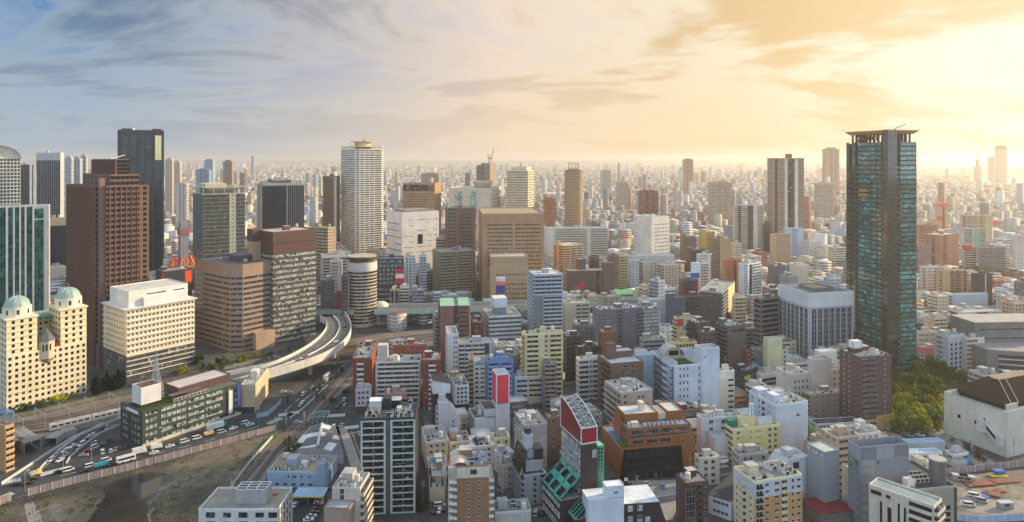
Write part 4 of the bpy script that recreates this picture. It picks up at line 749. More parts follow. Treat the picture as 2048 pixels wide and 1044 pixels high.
h.block('second_tier',w_*.12,w_*.995,.6,l_*.8,z,z+3.8,ob,(120,134,150),Rs='.06-.22:b,1.9,1.2 .27-.43:b,1.9,1.2 .47-.63:b,1.9,1.2 .73-.76:w,1,.9,2 .9-.94:w,1,.9,2',Ls='.3-.9:b,1.8,1.4',fl=1,mat=TILE)
h.block('third_tier',w_*.12,w_*.97,2.2,l_*.8,z+3.8,z+7.9,ob,(128,140,156),Rs='.06-.25:b,2,1.2 .29-.48:b,2,1.2 .52-.71:b,2,1.2 .76-.96:b,2,1.2',Ls='.3-.9:b,1.8,1.4',fl=1,mat=TILE)
h.block('top_block',w_*.15,w_*.6,9,l_*.8,z+7.9,z+12,ob,(196,200,202),fl=1,mat=TILE);h.block('top_block',w_*.72,w_*.93,8,l_*.78,z+7.9,z+12.4,ob,(200,198,194),fl=1,mat=TILE)
h.box('pale_core',w_*.6,w_*.72,10,l_*.75,z+7.9,z+11,(222,210,186),WALL);h.block('left_tower',-.1+w_*.0+4,w_*.12,10,17,z,z+9.5,ob,(176,182,188),fl=1,mat=TILE)
MB().box(1.2,w_*.118,1.2,8.5,z-.45,z-.2).build('roof_garden',LEAF,h.root,(104,118,48));MB().box(1.2,w_*.118,8.6,12,z-.45,z-.25).build('roof_pool',ROOF,h.root,(86,104,150))
h.ac(w_*.37,4.6,z+7.4,8,2.35,(206,204,196),1.57);h.box('machine_box',w_*.19,w_*.28,3.4,5.8,z+7.4,z+10,(214,208,190),OBJ);h.box('machine_box',w_*.15,w_*.18,3.4,5.8,z+7.4,z+9.6,(208,204,190),OBJ);h.box('roof_tank',w_*.4,w_*.46,13,17,z+12,z+15.5,(222,208,182),OBJ)
h.done()
# white and pale blue building with zig-zag stairs
h=B('office_building','white and pale blue block with zig-zag fire stairs and a tall blank stair tower','office block',1300,1348,1433,731,842,14,(206,216,230),fl=8,par=.8,clutter=0,roof=(150,158,166),nick='the white block with zig-zag stairs',Rs='.1-.36:w,3,.8,1.7 .55-.62:w,1,.8,1.8')
w_,l_,z=h.wr,h.wl,h.h
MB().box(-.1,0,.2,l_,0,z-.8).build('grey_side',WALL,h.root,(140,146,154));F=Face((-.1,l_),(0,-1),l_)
h.style(F,'0-.55:b,1.5,2 .6-.98:z',0,z-1,8);h.block('blank_stair_tower',w_*.62,w_+1.2,-1.4,7,0,z+9,(210,220,234),(120,126,132),fl=1)
h.box('tower_emblem',w_*.66,w_*.74,-1.5,-1.4,z+3.6,z+4.2,(96,112,132));h.box('tower_emblem',w_*.95,w_*.99,-1.5,-1.4,z+6.2,z+7.0,(176,190,206))
h.box('blue_wing',-14,-.2,l_-6,l_+8,-.5,z-1,(168,196,214));MB().box(-14.1,-.1,l_-6.1,l_+8.1,z-1,z-.8).build('blue_wing_roof',ROOF,h.root,(170,178,184))
MB().box(w_*.1,w_*.52,3,13,z-.7,z-.45).build('roof_garden',LEAF,h.root,(70,104,44));h.block('cooling_row',1,w_*.12,2,16,z-.8,z+1.5,(206,208,206),fl=1)
v=MB();k=10;r0=6.5;y0,y1=15,24;cx=w_*.3
ar=[(cx-r0*math.cos(math.pi*i/k),z+r0*.9*math.sin(math.pi*i/k)) for i in range(k+1)]
for i in range(k):(xa,za),(xb,zb)=ar[i],ar[i+1];v.quad(((xa,y0,za),(xb,y0,zb),(xb,y1,zb),(xa,y1,za)))
v.build('vault_roof',METAL,h.root,(176,176,170));h.box('vault_front',cx-4,cx+4,y0+1,y0+1.3,z-.7,z+5,(206,186,150));h.box('vault_window',cx-3,cx+3,y0+.8,y0+1,z+.8,z+3.6,None,GLD);h.done()
b('office_building','narrow cream-white office with an open white-slabbed stair column','office block',1432,1438,1469,742,822,12,(214,216,202),fl=7,Rs='.58-.95@0-.85:c,.6,9 .15-.75@.82-.95:p,230,230,226,.12',Ls='',glass=GLD,nick='the narrow cream-white office')
b('apartment_building','tall brown apartment block with chamfered top and open corridors on the left','apartment block',1430,1456,1492,652,748,22,(116,104,96),fl=11,Rs='.1-.9@.88-.94:o .3-.5@0-.85:w,1,1.8,.8',Ls='.04-.96:c,1.1,9',roof=(190,190,190),bal=(124,112,104),nick='the chamfered brown apartment block')
h=b('apartment_building','brown brick apartment complex with a chimney-like lift tower and flat white roofs','apartment block',1195,1222,1287,727,834,16,(124,98,84),fl=9,Rs='.35-.6@.6-1:w,2,2,1.6 .6-.75:w,1,2,1.6 .15-.3@.3-.7:w,1,1,1.2',Ls='.3-.98:c,1.2,3',roof=(206,206,208),clutter=0,bal=(110,88,78),nick='the brown complex with the lift tower')
h.box('lift_tower',2,8,10,15,h.h,h.h+8.5,(122,96,84));h.block('rear_step',h.wr*.3,h.wr,12,h.wl,h.h-.9,h.h+3,(126,100,86),(204,204,206),fl=1)
b('apartment_building','beige stone-faced apartment block with pink lower walls before the brown complex','apartment block',1209,1243,1305,785,874,18,(188,178,166),fl=7,Rs='.05-.2:w,1,1.8,1.3 .3-.45@.5-.8:c,1,4 .45-.7@.55-.75:c,1.4,4 .5-.75@.8-.95:w,2,1.4,1.3',Ls='.05-.95:c,1.2,3',roof=(206,204,202),nick='the beige stone-faced block')
b('apartment_building','white apartment block with zig-zag white balconies left of the brown complex','apartment block',1152,1158,1201,718,800,14,(214,214,212),fl=8,Rs='.0-.45:c,1.4,9 .5-.58:w,1,1.2,1.4 .62-.98:c,1.3,9',Ls='w,2,1.3,1.3',roof=(202,202,200))
h=b('office_building','long low block with a white sunken roof and four round ducts behind the red arch','office block',1098,1160,1186,826,884,38,(176,172,166),fl=6,roof=(206,210,216),clutter=0,Rs='',Ls='',par=1.4,wl=24)
for i in range(4):smooth(MB().tube((-1.2,4+i*4.6,h.h-1.2),(4.2,4+i*4.6,h.h+.5),1.5,0,12).build('round_duct',OBJ,h.root,(214,206,190)))
for a_ in(('apartment_building','dark plum-brown block with balconies right of the pale yellow apartment block','apartment block',1126,1132,1164,672,762,14,(92,80,82),'c,1,3','w,3,1.2,1.3'),('apartment_building','dark grey mid-rise block below the beige concrete apartments','apartment block',1144,1150,1190,652,742,12,(112,108,110),'.1-.9:w,4,1.5,1.4',''),('apartment_building','very dark brown block with white steel stair under the white sign box','apartment block',1150,1157,1202,694,784,14,(72,60,58),'.1-.6:w,3,1.3,1.3 .75-.98:z','w,2,1.2,1.3'),('apartment_building','rust-brown block with a windowless left part right of the white sign box','apartment block',1198,1202,1232,664,752,12,(140,94,66),'.2-.9:w,3,1.1,1.1',''),('apartment_building','grey curved-roof block with white fascia before the right grey wing','apartment block',1279,1285,1330,678,770,12,(150,150,148),'c,1,4','.1-.9:w,2,1.4,1.4'),('office_building','red, white and blue topped office between charcoal complex and dark brown block','office block',1347,1354,1394,636,712,14,(206,196,160),'.0-.3@.8-1:p,206,70,66,.2 .32-.95@.7-.8:p,92,130,180,.2 .1-.9@0-.65:w,4,1.2,1.3','c,1,4'),('apartment_building','black-brown midrise with grey left corridor beside the chamfered brown block','apartment block',1374,1392,1420,646,740,30,(82,72,74),'.1-.9:w,3,1.3,1.2','c,1,4'),('apartment_building','purple-brown glazed office before the chamfered brown apartment block','office block',1398,1402,1432,664,752,12,(100,84,86),'b,1.7,1.6',''),('office_building','small yellow building with an open colonnaded top behind the vault roof','office block',1340,1347,1394,686,760,14,(214,192,132),'.1-.9@.75-1:w,6,1.6,2',''),('office_building','dark office with blue and yellow shop signs left of the yellow slab','shop',1470,1486,1516,742,786,30,(60,66,78),'.1-.5@.6-.8:p,224,206,60,.2 .1-.8@.3-.5:p,130,150,190,.2','b,1.4,2'),('shop_building','low white shop with a strip window left of the white beige group','shop',1514,1522,1554,748,784,20,(216,214,210),'.05-.95@.3-.8:b,2,2',''),('apartment_building','plum-red narrow block behind the dark shop-sign office','apartment block',1489,1493,1504,702,770,10,(112,62,66),'w,1,1.2,1.2','')):
 b(*a_[:10],None,*a_[10:])
 # the right
 # tall dark glass tower with the flat crown
h=B('glass_tower','tall dark teal glass apartment tower with stone piers and a thin flat crown on braces','glass tower',1693,1775,1833,283,747,15,(72,70,64),fl=48,body=False,clutter=0,nick='the tall dark glass tower',glass=GLT,frame=FRAMED)
w_,l_,H_=h.wr,h.wl,h.h
MB().box(0,w_,0,l_,-.5,H_-1).build('wall',h.wm,h.root,(44,54,52));MB().box(.3,w_-.3,.3,l_-.3,H_-1,H_-.9).build('roof',ROOF,h.root,(120,112,100))
h.style(h.FL,'.30-.60:b,2.5,2.7 .61-.74:b,2.5,2.7 .76-.86:b,2.3,1.8',1,H_,48);h.style(h.FR,'.44-.98:b,2.5,2.5',1,H_,48)
h.bal=(92,92,86);h.glass=GLK;h.style(h.FL,'0-.07:g,1.2,3.4 .14-.23:g,1.6,3.4',1,H_,48)
for F,fs in((h.FL,((.07,.14),(.23,.30),(.87,.95))),(h.FR,((.30,.41),))):
 for f0,f1 in fs:h.style(F,f'{f0}-{f1}@.04-.9:c,.7,9',1,H_,46)
AMB=mk_plain('amber_reflection_paint',(.55,.30,.06),.2,.6)  # amber reflection put into the colour of two pane strips
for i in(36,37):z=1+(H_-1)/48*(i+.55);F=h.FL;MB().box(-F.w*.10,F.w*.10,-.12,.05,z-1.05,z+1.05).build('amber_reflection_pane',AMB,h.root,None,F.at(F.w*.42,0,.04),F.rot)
PIER=mk_glass('bronze_glass',(.034,.040,.034),(.042,.048,.040),(.07,.072,.055),.55,.93,2.8,3.4,.08,2.0,.5)
pr=MB();pr.box(-1.2,w_*.27,-1.4,3,-.5,H_+8.3);pr.build('corner_pier',PIER,h.root)
pf=MB()
for z in np.arange(3,H_+8,3.4):pf.box(-1.25,w_*.29+.05,-1.46,-1.4,z,z+.16);pf.box(-1.26,-1.2,-1.4,3,z,z+.16)
for x in np.linspace(-1.2,w_*.29-.16,4):pf.box(x,x+.16,-1.47,-1.41,0,H_+8.2)
pf.build('pier_grid',FRAMED,h.root)
c_=MB();c_.box(-.6,w_+.5,-1.45,l_+.5,H_+7.5,H_+8.2);c_.prism([(1.5,1.5),(w_-1.5,1.5),(w_-1.5,l_-1.5),(1.5,l_-1.5)],H_+5.6,H_+7.5,0,0,[(-.5,-1.2),(w_+.4,-1.2),(w_+.4,l_+.4),(-.5,l_+.4)]);c_.build('flat_crown',WALL,h.root,(204,170,128))
p_=MB()
for i in range(9):
 y=3+(l_-6)*i/8
 for x in(3,w_-3):p_.box(x-.5,x+.5,y-.5,y+.5,H_-1,H_+5.6)
 if 1<i<7:p_.tube((3,y,H_),(3,y+3.4,H_+5.6),.4);p_.tube((3,y+3.4,H_),(3,y,H_+5.6),.4)
for i in range(1,6):x=3+(w_-6)*i/6;p_.box(x-.5,x+.5,2.5,3.5,H_-1,H_+5.6);p_.box(x-.5,x+.5,l_-3.5,l_-2.5,H_-1,H_+5.6)
p_.build('crown_brace',WALL,h.root,(104,76,58));h.box('machine_room',w_*.55,w_*.82,8,l_*.5,H_-1,H_+5,(150,118,90))
m_=MB();m_.tube((w_*.5,6,H_+8.2),(w_*.5,6,H_+9.6),.5);m_.tube((w_*.5,6,H_+9.6),(w_*.5+7,4,H_+12.6),.35);m_.tube((-1.4,l_+1.5,H_+8),(-1.4,l_+1.5,H_+10.2),.15);m_.tube((w_+1.2,-1,H_+8),(w_+1.2,-1,H_+10.4),.15);m_.build('gondola_crane',OBJ,h.root,(206,170,96))
h.box('entrance_canopy',4,w_-4,-5,-1.6,4,5,(70,92,104));h.done()
# white-capped fin office
h=b('office_tower','square office with tall white vertical fins and a plain white louvred cap','office tower',1556,1619,1707,586,737,14,(176,184,196),fl=13,par=1,clutter=0,roof=(120,120,118),nick='the white-capped office',glass=GLB,frame=FRAMEW,Rs='.04-.96@0-.8:g,1.3,3.9 .03-.97@0-.8:f,5.2,.5 .04-.96@.8-.985:f,2.6,.25',Ls='.04-.96@0-.8:g,1.3,3.9 .03-.97@0-.8:f,5.2,.5 .04-.96@.8-.985:f,2.6,.25',bal=(206,212,220))
MB().box(-.12,h.wr+.12,-.12,.06,h.h*.81,h.h-.2).build('white_cap',METAL,h.root,(226,226,224));MB().box(-.12,.06,.06,h.wl+.12,h.h*.81,h.h-.2).build('white_cap',METAL,h.root,(222,224,226))
h.block('plant_screen',h.wr*.3,h.wr*.75,h.wl*.25,h.wl*.75,h.h-1,h.h+1.2,(130,128,124),(90,90,90),fl=1)
h=b('office_building','dark ribbed office with thin pale floor slabs left of the white-capped office','office block',1508,1522,1559,597,718,26,(104,106,108),fl=12,Rs='.1-.9:b,1.9,2 0-1:l,.6,.35',Ls='0-1:l,.6,.35 .1-.9:b,1.9,2',glass=GLD,frame=FRAMED,bal=(150,152,152),nick='the dark ribbed office')
b('office_building','windowless pale yellow slab tower before the white-capped office','office block',1531,1535,1564,677,765,12,(218,216,172),fl=9,clutter=0,par=.3,Rs='',Ls='',nick='the pale yellow slab')
b('apartment_tower','tall brown and white striped twin-ribbed apartment tower with a brown top box','apartment tower',1531,1535,1608,317,514,-20,(196,166,140),fl=46,clutter=0,wl=30,Rs='0-.16:c,1,3 .2-.28:p,90,76,72,.4 .3-.46:c,1,3 .48-.55:p,236,222,200,.6 .56-.66:o .66-.74:p,96,84,88,.5 .75-.84:p,238,226,206,.6 .85-1:c,1,3',Ls='',bal=(206,170,144),nick='the brown and white striped tower')
h=BLD[-1];MB().box(h.wr*.5,h.wr*.68,6,16,h.h-1,h.h+7).build('top_box',WALL,h.root,(170,106,74));MB().box(-1.5,h.wr+1.5,-2,h.wl,h.h,h.h+.8).build('roof_rim',WALL,h.root,(206,176,140))
b('apartment_tower','paired white and dark brown slab towers left of the striped tower','apartment tower',1466,1470,1527,410,518,6,(222,206,182),fl=26,Rs='0-.1:c,1,3 .1-.2:p,104,90,90,.6 .2-.42:c,1,3 .44-.62:p,98,82,80,1.2 .64-.78:p,228,214,196,.5 .8-1:c,1,3',Ls='',nick='the white and brown slab pair')
b('apartment_tower','plain dark brown shorter slab touching the striped tower','apartment tower',1526,1529,1541,446,518,6,(96,82,80),Rs='.2-.8:c,1,3')
b('office_building','pale blue and white sheeted block at the foot of the striped tower','office block',1567,1571,1607,456,524,4,(196,206,216),Rs='.35-.65:p,168,178,206,.3',clutter=0)
b('apartment_building','tan apartment block with dotted windows before the striped tower','apartment block',1540,1543,1581,468,540,5,(206,170,132),fl=15,Rs='.25-.98:w,6,2,1.4',Ls='',nick='the tan dotted block')
# brown brick apartment with a white lamp box
h=b('apartment_building','dark brown tiled apartment block with tan base, white sign box on its roof','apartment block',1679,1721,1783,714,864,13,(98,76,74),fl=14,par=.7,clutter=1,wm=TILE,roof=(170,176,168),nick='the brown tiled block with the sign box',Rs='.03-.52@.2-1:c,1.0,4 .75-.82@.2-1:w,1,.9,.9',Ls='.18-.26@.1-1:w,1,.9,1 .44-.52@.1-1:w,1,.9,1',frame=FRAMEW,bal=(110,88,84))
MB().box(-.1,h.wr+.1,-.12,.06,0,h.h*.2).build('tan_base',TILE,h.root,(196,160,116));F=Face((0,-.12),(1,0),h.wr);h.style(F,'.06-.5:b,1.2,2',0,h.h*.2,3);h.done()
h.block('sign_base',h.wr*.1,h.wr*.42,h.wl*.5,h.wl*.75,h.h-.7,h.h+2.2,(92,60,56),fl=1,par=.1);MB().box(h.wr*.12,h.wr*.4,h.wl*.52,h.wl*.73,h.h+2.2,h.h+6.2).build('sign_box',OBJ,h.root,(228,228,226))
f_=MB()
for x in(h.wr*.1,h.wr*.4):
 for y in(h.wl*.5,h.wl*.73):f_.box(x,x+.3,y,y+.3,h.h+2.2,h.h+6.6)
f_.build('sign_frame',STEEL,h.root)
# beige group
h=b('office_building','beige block with a chamfered terrace corner and small dark windows','office block',1552,1583,1619,748,828,16,(200,196,188),fl=6,Rs='.1-.95@.1-.9:w,4,1,2',Ls='',roof=(206,204,204),clutter=1,nick='the beige chamfered block')
b('office_building','tall windowless beige stair block right of the chamfered beige block','office block',1615,1627,1663,718,828,16,(196,190,182),fl=9,Rs='.3-.5@.1-.4:w,1,.9,1.8',Ls='',roof=(96,106,116),clutter=0)
b('office_building','plain white slab standing behind the tall beige stair block','office block',1630,1641,1674,703,790,16,(216,218,216),Rs='',Ls='',clutter=0,roof=(220,222,220))
b('office_building','cream roof-terrace block right behind the beige stair block','office block',1655,1664,1684,738,820,14,(206,196,184),fl=7,Rs='w,2,1.3,1.3',Ls='')
b('apartment_building','olive-brown six-floor block with rails on its left corner','apartment block',1605,1620,1692,789,846,12,(142,130,112),fl=6,Rs='.1-.95:w,5,.9,1.3',Ls='c,1.2,4',roof=(168,174,176),nick='the olive-brown block',clutter=2)
h=b('shop_building','low white shop row with a dark slate roof and a lime green corner front','shop',1618,1633,1722,848,872,8,(212,212,208),fl=2,par=.2,clutter=0,roof=(56,66,76),Rs='.05-.3@.5-1:w,3,1.6,1.1 .4-.95:w,6,1.6,1.1 0-.3@0-.45:p,158,206,76,.2',Ls='0-1@0-.45:p,158,206,76,.2 .2-.8@.5-1:w,2,1.5,1.1')
h=b('office_building','large pale blue-white blank block with a sloped white parapet and inset stair','office block',1498,1552,1616,809,912,16,(206,216,228),fl=8,par=1.2,clutter=2,roof=(186,188,188),nick='the large pale blue-white block',Rs='.62-.75@.7-.85:w,1,1.8,1.2',Ls='.1-.18:w,1,.8,1.3 .35-.45:w,1,1,1.2 .5-.6:b,1.6,2 .75-.8:w,1,.9,1')
h.box('curved_head',1,5,3,9,h.h-1.2,h.h+3.4,(214,222,232));h.box('rear_lift',1,7,h.wl-7,h.wl-1,h.h-1.2,h.h+2,(206,214,224))
h=b('apartment_building','pale yellow stepped apartment block with a green water tank and a pool-like white tank','apartment block',1450,1466,1560,858,932,14,(224,214,160),fl=6,clutter=0,roof=(150,158,172),nick='the pale yellow stepped block',Rs='.08-.14:w,1,1.6,1.2 .35-.4:w,1,.7,.7 .48-.6@.1-1:w,2,.9,.6 .72-.96:w,2,1.6,1.3',Ls='.05-.95:b,1.3,2')
h.block('stair_head',h.wr*.2,h.wr*.52,2,h.wl*.7,h.h-.9,h.h+4.4,(226,216,164),fl=1);h.box('green_tank',.8,h.wr*.18,4,8,h.h-.8,h.h+2.4,(32,128,96),OBJ);h.block('white_annex',h.wr*.6,h.wr*.92,3,h.wl*.7,h.h-.9,h.h+2.6,(218,218,220),fl=1,Rs='.2-.8:w,2,1.2,1');MB().cyl(h.wr*.28,1.2,1.3,h.h-.8,h.h+1).build('round_tank',OBJ,h.root,(206,206,204))
h.box('striped_sign',h.wr*.42,h.wr*.5,2.2,3,h.h+4.4,h.h+10.5,(236,240,242),OBJ);MB().box(h.wr*.435,h.wr*.45,2.12,2.2,h.h+4.4,h.h+10.4).box(h.wr*.475,h.wr*.49,2.12,2.2,h.h+4.4,h.h+10.4).build('sign_stripe',OBJ,h.root,(70,176,200))
b('office_building','grey three-storey block with a flat blue-grey roof before the pale yellow stepped block','office block',1463,1479,1535,909,962,10,(176,176,174),fl=4,roof=(140,158,172),Rs='.1-.5:w,2,1.7,1.6 .75-.95:w,1,1.7,1.6',Ls='.1-.9:w,3,1.2,1.4')
h=b('apartment_building','cream apartment block with orange lower floors and grey-white top floors','apartment block',1467,1509,1604,963,1078,17,(226,212,172),fl=8,par=.8,clutter=2,roof=(150,150,150),nick='the cream and orange apartment block',Ls='.08-.28:w,1,1.2,1.3 .33-.38:w,1,.6,1.1 .46-.62:c,1,9 .75-.92:w,1,1.1,1.2',Rs='',frame=FRAMEW)
MB().box(-.1,h.wr+.1,-.12,.05,h.h*.0,h.h*.70).build('orange_band',TILE,h.root,(208,152,92));MB().box(-.1,h.wr+.1,-.12,.05,h.h*.70,h.h-.8).build('pale_band',WALL,h.root,(200,202,206));MB().box(-.12,.05,.05,h.wl+.1,h.h*.74,h.h-.8).build('pale_band',WALL,h.root,(206,210,216))
F=Face((0,-.12),(1,0),h.wr);h.style(F,'.02-.17:c,.5,9,1 .21-.3:w,1,1.8,1.3 .4-.52:w,1,2.2,1.3 .55-.68:c,.5,9 .76-.84:w,1,1.3,1.6 .87-.98:w,1,1.9,1.3',0,h.h-.8,8);h.done()
h=b('office_building','small pale grey building with a sloping glazed face before the large pale blue-white block','office block',1566,1578,1618,918,1008,16,(190,198,208),fl=6,clutter=1,roof=(190,194,196),Rs='.2-.5@.8-.95:o',Ls='',wl=10)
MB().quad(((-4.5,0,h.h*.72),(-.05,0,h.h-.5),(-.05,10,h.h-.5),(-4.5,10,h.h*.72))).quad(((-4.5,0,0),(-.05,0,0),(-.05,0,h.h-.5),(-4.5,0,h.h*.72))).quad(((-4.5,10,0),(-4.5,0,0),(-4.5,0,h.h*.72),(-4.5,10,h.h*.72))).build('sloping_bay',WALL,h.root,(200,206,214));MB().quad(((-4,1,h.h*.735),(-.6,1,h.h*.935),(-.6,4.5,h.h*.935),(-4,4.5,h.h*.735))).build('sloping_glass',GLD,h.root)
h=b('warehouse_building','windowless grey metal storage block with four round lamps on its left side','warehouse',1615,1649,1679,904,1027,20,(142,152,162),wm=METAL,clutter=0,par=.5,roof=(186,190,184),nick='the grey metal storage block')
for y,z in((h.wl*.95,.93),(h.wl*.62,.92),(h.wl*.46,.92),(h.wl*.12,.93)):MB().box(-.12,0,y-.35,y+.35,h.h*z-.4,h.h*z+.4).build('round_lamp',FRAMEW,h.root)
h=b('office_building','gunmetal grey block with louvred roof screen and a hidden green deck','office block',1696,1719,1818,894,1052,10,(128,136,146),wm=METAL,clutter=0,par=5.6,roof=(120,124,126),fl=9,nick='the gunmetal grey block',Ls='.15-.85@.8-.98:w,3,1.4,1.6',Rs='.36-.38@.3-.98:w,1,.7,2.4 .62-.64@0-.5:w,1,.6,2.2',glass=GLG,frame=FRAMED)
for f0,f1 in((.02,.34),(.7,.98)):MB().box(h.wr*f0,h.wr*f1,-.1,0,h.h-5.4,h.h-.6).build('louvre_screen',TILE,h.root,(116,122,130))
for i in range(7):z=h.h*(.06+.115*i);MB().box(h.wr*.05,h.wr*.29,-.1,0,z,z+2.6).build('louvre_panel',TILE,h.root,(150,148,146));MB().box(-.1,0,h.wl*.06,h.wl*.2,z,z+2.4).build('louvre_panel',TILE,h.root,(112,118,126))
MB().box(h.wr*.4,h.wr*.62,h.wl*.2,h.wl*.6,h.h-5.5,h.h-4.2).build('green_deck',OBJ,h.root,(72,170,66));h.part('antenna',cached('mast9',lambda:mb_mast(9).mesh('antenna',[STEEL])),(h.wr*.5,1.5,h.h))
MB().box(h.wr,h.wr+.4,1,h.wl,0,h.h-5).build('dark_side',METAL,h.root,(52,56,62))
h=B('office_building','cream slab with dark vertical slots and open white stair balconies at the bottom edge','office block',1738,1868,1884,1012,1130,41,(214,204,186),fl=7,clutter=0,par=.6,roof=(140,158,160),nick='the cream slotted slab',frame=FRAMED,glass=GLD,Ls='.18-.21@0-.78:v,1,.8 .3-.36@0-.72:v,2,.7 .46-.49@0-.85:v,1,.8 .56-.58@0-.82:v,1,.7 .03-.2@.86-.95:b,1.3,2 .28-.34@.86-.95:w,1,1.6,1.2 .62-.98:c,1.2,9',Rs='c,1.2,4',bal=(222,214,198));h.done()
h=b('office_building','grey-green panel block with rooftop chillers and a tall round grey tank','office block',1829,1833,1914,978,1068,9,(152,154,144),fl=7,clutter=0,par=.8,roof=(62,66,72),nick='the grey-green block with the round tank',wm=METAL,glass=GLD,frame=FRAMED,Rs='.3-.5@0-.62:w,1,3.4,1.7 .62-.82@0-.62:w,1,4.4,1.7 .93-.99:p,58,64,70,.2',wl=24)
MB().cyl(h.wr*.78,5.5,3.1,h.h-.8,h.h+8.5,0,28).build('round_tank',METAL,h.root,(92,98,102));MB().cyl(h.wr*.78,5.5,3.3,h.h+8.5,h.h+9,0,28).build('tank_rim',METAL,h.root,(168,170,166))
for i in range(3):h.ac(h.wr*.3,6+3.2*i,h.h-.8,4,1.9,(222,222,216))
h.box('white_tank',-1.5,2,3,6,h.h-.8,h.h+2.2,(226,226,224),OBJ)
h.block('rear_wing',-16,1,10,24,-.5,h.h+.8,(170,172,168),(150,154,156),fl=6)
# white hall with a dark hipped roof
BLACKR=mk_plain('black_roofing',(.004,.0065,.011),1.0)
BLACKR.node_tree.nodes['Principled BSDF'].inputs['Specular IOR Level'].default_value=.05
h=B('sports_hall','big white hall with a faceted black roof, tan ridge plate and outdoor stair','hall',1888,2015,2200,825,916,22,(212,212,200),clutter=0,par=.1,fl=3,nick='the white hall with the black roof',Ls='.62-.7@.55-.75:w,1,1.2,2',Rs='.3-.9@.2-.8:w,5,1,1.6',roof=(150,152,150))
w_,l_,z=h.wr,h.wl,h.h
e=[(2.5,3),(w_-2,3),(w_-2,l_-1),(9,l_-1),(2.5,l_-7)];t2=[(30,23),(w_-17,23),(w_-17,l_-3),(32,l_-3),(30,l_-6)]
MB().prism(e,z,z+2.0,0).build('roof_kerb',BLACKR,h.root,(26,30,38));MB().prism(e,z+2.0,z+5.6,0,0,t2).build('black_roof',BLACKR,h.root,(20,24,32));MB().prism(t2,z+5.6,z+5.8).build('ridge_plate',ROOF,h.root,(136,126,108))
r_=MB()
for o_ in(0,1.4):r_.tube((8+o_*4,3,z+2.2),(30+o_*4,23,z+5.8),.18)
r_.build('roof_rail',STEEL,h.root);MB().box(3,12,2.3,2.9,z,z+2.6).build('roof_grille',METAL,h.root,(190,192,186))
s_=MB();s_.box(-2.4,-.1,l_*.28,l_*.42,z*.40,z*.66);s_.box(-2.4,-.1,l_*.05,l_*.12,z*.22,z*.45);s_.quad(((-2.4,l_*.28,z*.62),(-2.4,l_*.12,z*.42),(-2.4,l_*.12,z*.28),(-2.4,l_*.28,z*.44)));s_.quad(((-.2,l_*.28,z*.62),(-2.4,l_*.28,z*.62),(-2.4,l_*.12,z*.42),(-.2,l_*.12,z*.42)))
s_.build('outdoor_stair',WALL,h.root,(206,208,204));s2=MB();s2 .quad(((-2.46,l_*.27,z*.60),(-2.46,l_*.13,z*.42),(-2.46,l_*.13,z*.33),(-2.46,l_*.27,z*.51)));s2 .build('stair_shade_sheet',GLD,h.root)  # dark sheet on the stair wall stands in for a shaded opening
for f0,zz in((.45,.5),(.72,.5)):MB().box(-.1,.05,l_*f0,l_*f0+1.6,z*zz,z*zz+1.8).build('window',GLD,h.root)
h.done()
# curved grey office, with set-back upper block
h=B('office_building','curved grey office with white floor slabs and glass bands above the white hall','office block',1954,1974,2170,699,762,4,(128,130,132),clutter=0,body=False,fl=5,nick='the curved grey office')
R_=90;th=[R(-118+4*i) for i in range(15)];cx,cy=40,88
arc=[(cx+R_*math.cos(t),cy+R_*math.sin(t)) for t in th];arc=[(x,y) for x,y in arc]
ox,oy=arc[0];arc=[(x-ox,y-oy) for x,y in arc]
poly=arc+[(arc[-1][0],40),(0,40)]
MB().prism(poly,-.5,h.h).build('wall',h.wm,h.root,(120,122,124));MB().prism([(x*.99+.3,y+.6) for x,y in poly],h.h,h.h+.2).build('roof',ROOF,h.root,(150,150,150))
for i in range(5):
 z=h.h*(.06+.17*i);f=MB();s_=MB()
 for p_,q_ in zip(arc[1:-1],arc[2:]):
  F=face_between(p_,q_);a_,c_=F.at(0,0,.1),F.at(F.w,0,.1);f.quad(((a_[0],a_[1],z+.7),(c_[0],c_[1],z+.7),(c_[0],c_[1],z+2.9),(a_[0],a_[1],z+2.9)))
  a_,c_=F.at(0,0,.9),F.at(F.w,0,.9);d_,e_=F.at(0,0,-.1),F.at(F.w,0,-.1);s_.quad(((a_[0],a_[1],z),(c_[0],c_[1],z),(c_[0],c_[1],z+.5),(a_[0],a_[1],z+.5)));s_.quad(((a_[0],a_[1],z+.5),(c_[0],c_[1],z+.5),(e_[0],e_[1],z+.5),(d_[0],d_[1],z+.5)))
 f.build('glass_band',GLB,h.root);s_.build('floor_slab',WALL,h.root,(206,208,208))
h.box('upper_block',4,60,16,40,h.h,h.h+14,(122,122,124));h.style(Face((4,16),(1,0),56),'.02-.98@.1-.3:b,1.2,2 .02-.98@.55-.75:b,1.2,2',h.h,h.h+14,4);MB().box(3.8,60.2,15.8,40.2,h.h+14,h.h+14.4).build('upper_roof',ROOF,h.root,(168,166,164));h.done()
h=b('office_building','grey-white office with vaulted corners and square windows left of the brick striped office','office block',1868,1897,1930,672,752,22,(184,188,194),fl=8,Rs='.05-.85@0-.85:w,3,2.2,2',Ls='.2-.6:w,3,.9,1.5',roof=(200,204,206),nick='the grey-white square-window office',clutter=1,frame=FRAMED)
b('office_building','brick and white striped office with a green rooftop','office block',1929,1933,1969,676,750,10,(206,200,190),fl=8,Rs='.02-.6:b,1.6,3 .62-.98:p,222,218,206,.2',Ls='',roof=(112,150,110),glass=mk_glass('brick_panel',(.22,.09,.07),(.26,.11,.08),(.30,.13,.1),.4,.8,3,3,.7,1.45))
h=b('house','long low cream house with a red roof beside the tall dark glass tower','house',1829,1833,1872,706,738,-12,(206,196,180),fl=3,par=.1,clutter=0,Rs='w,5,1.4,1.4',wl=10)
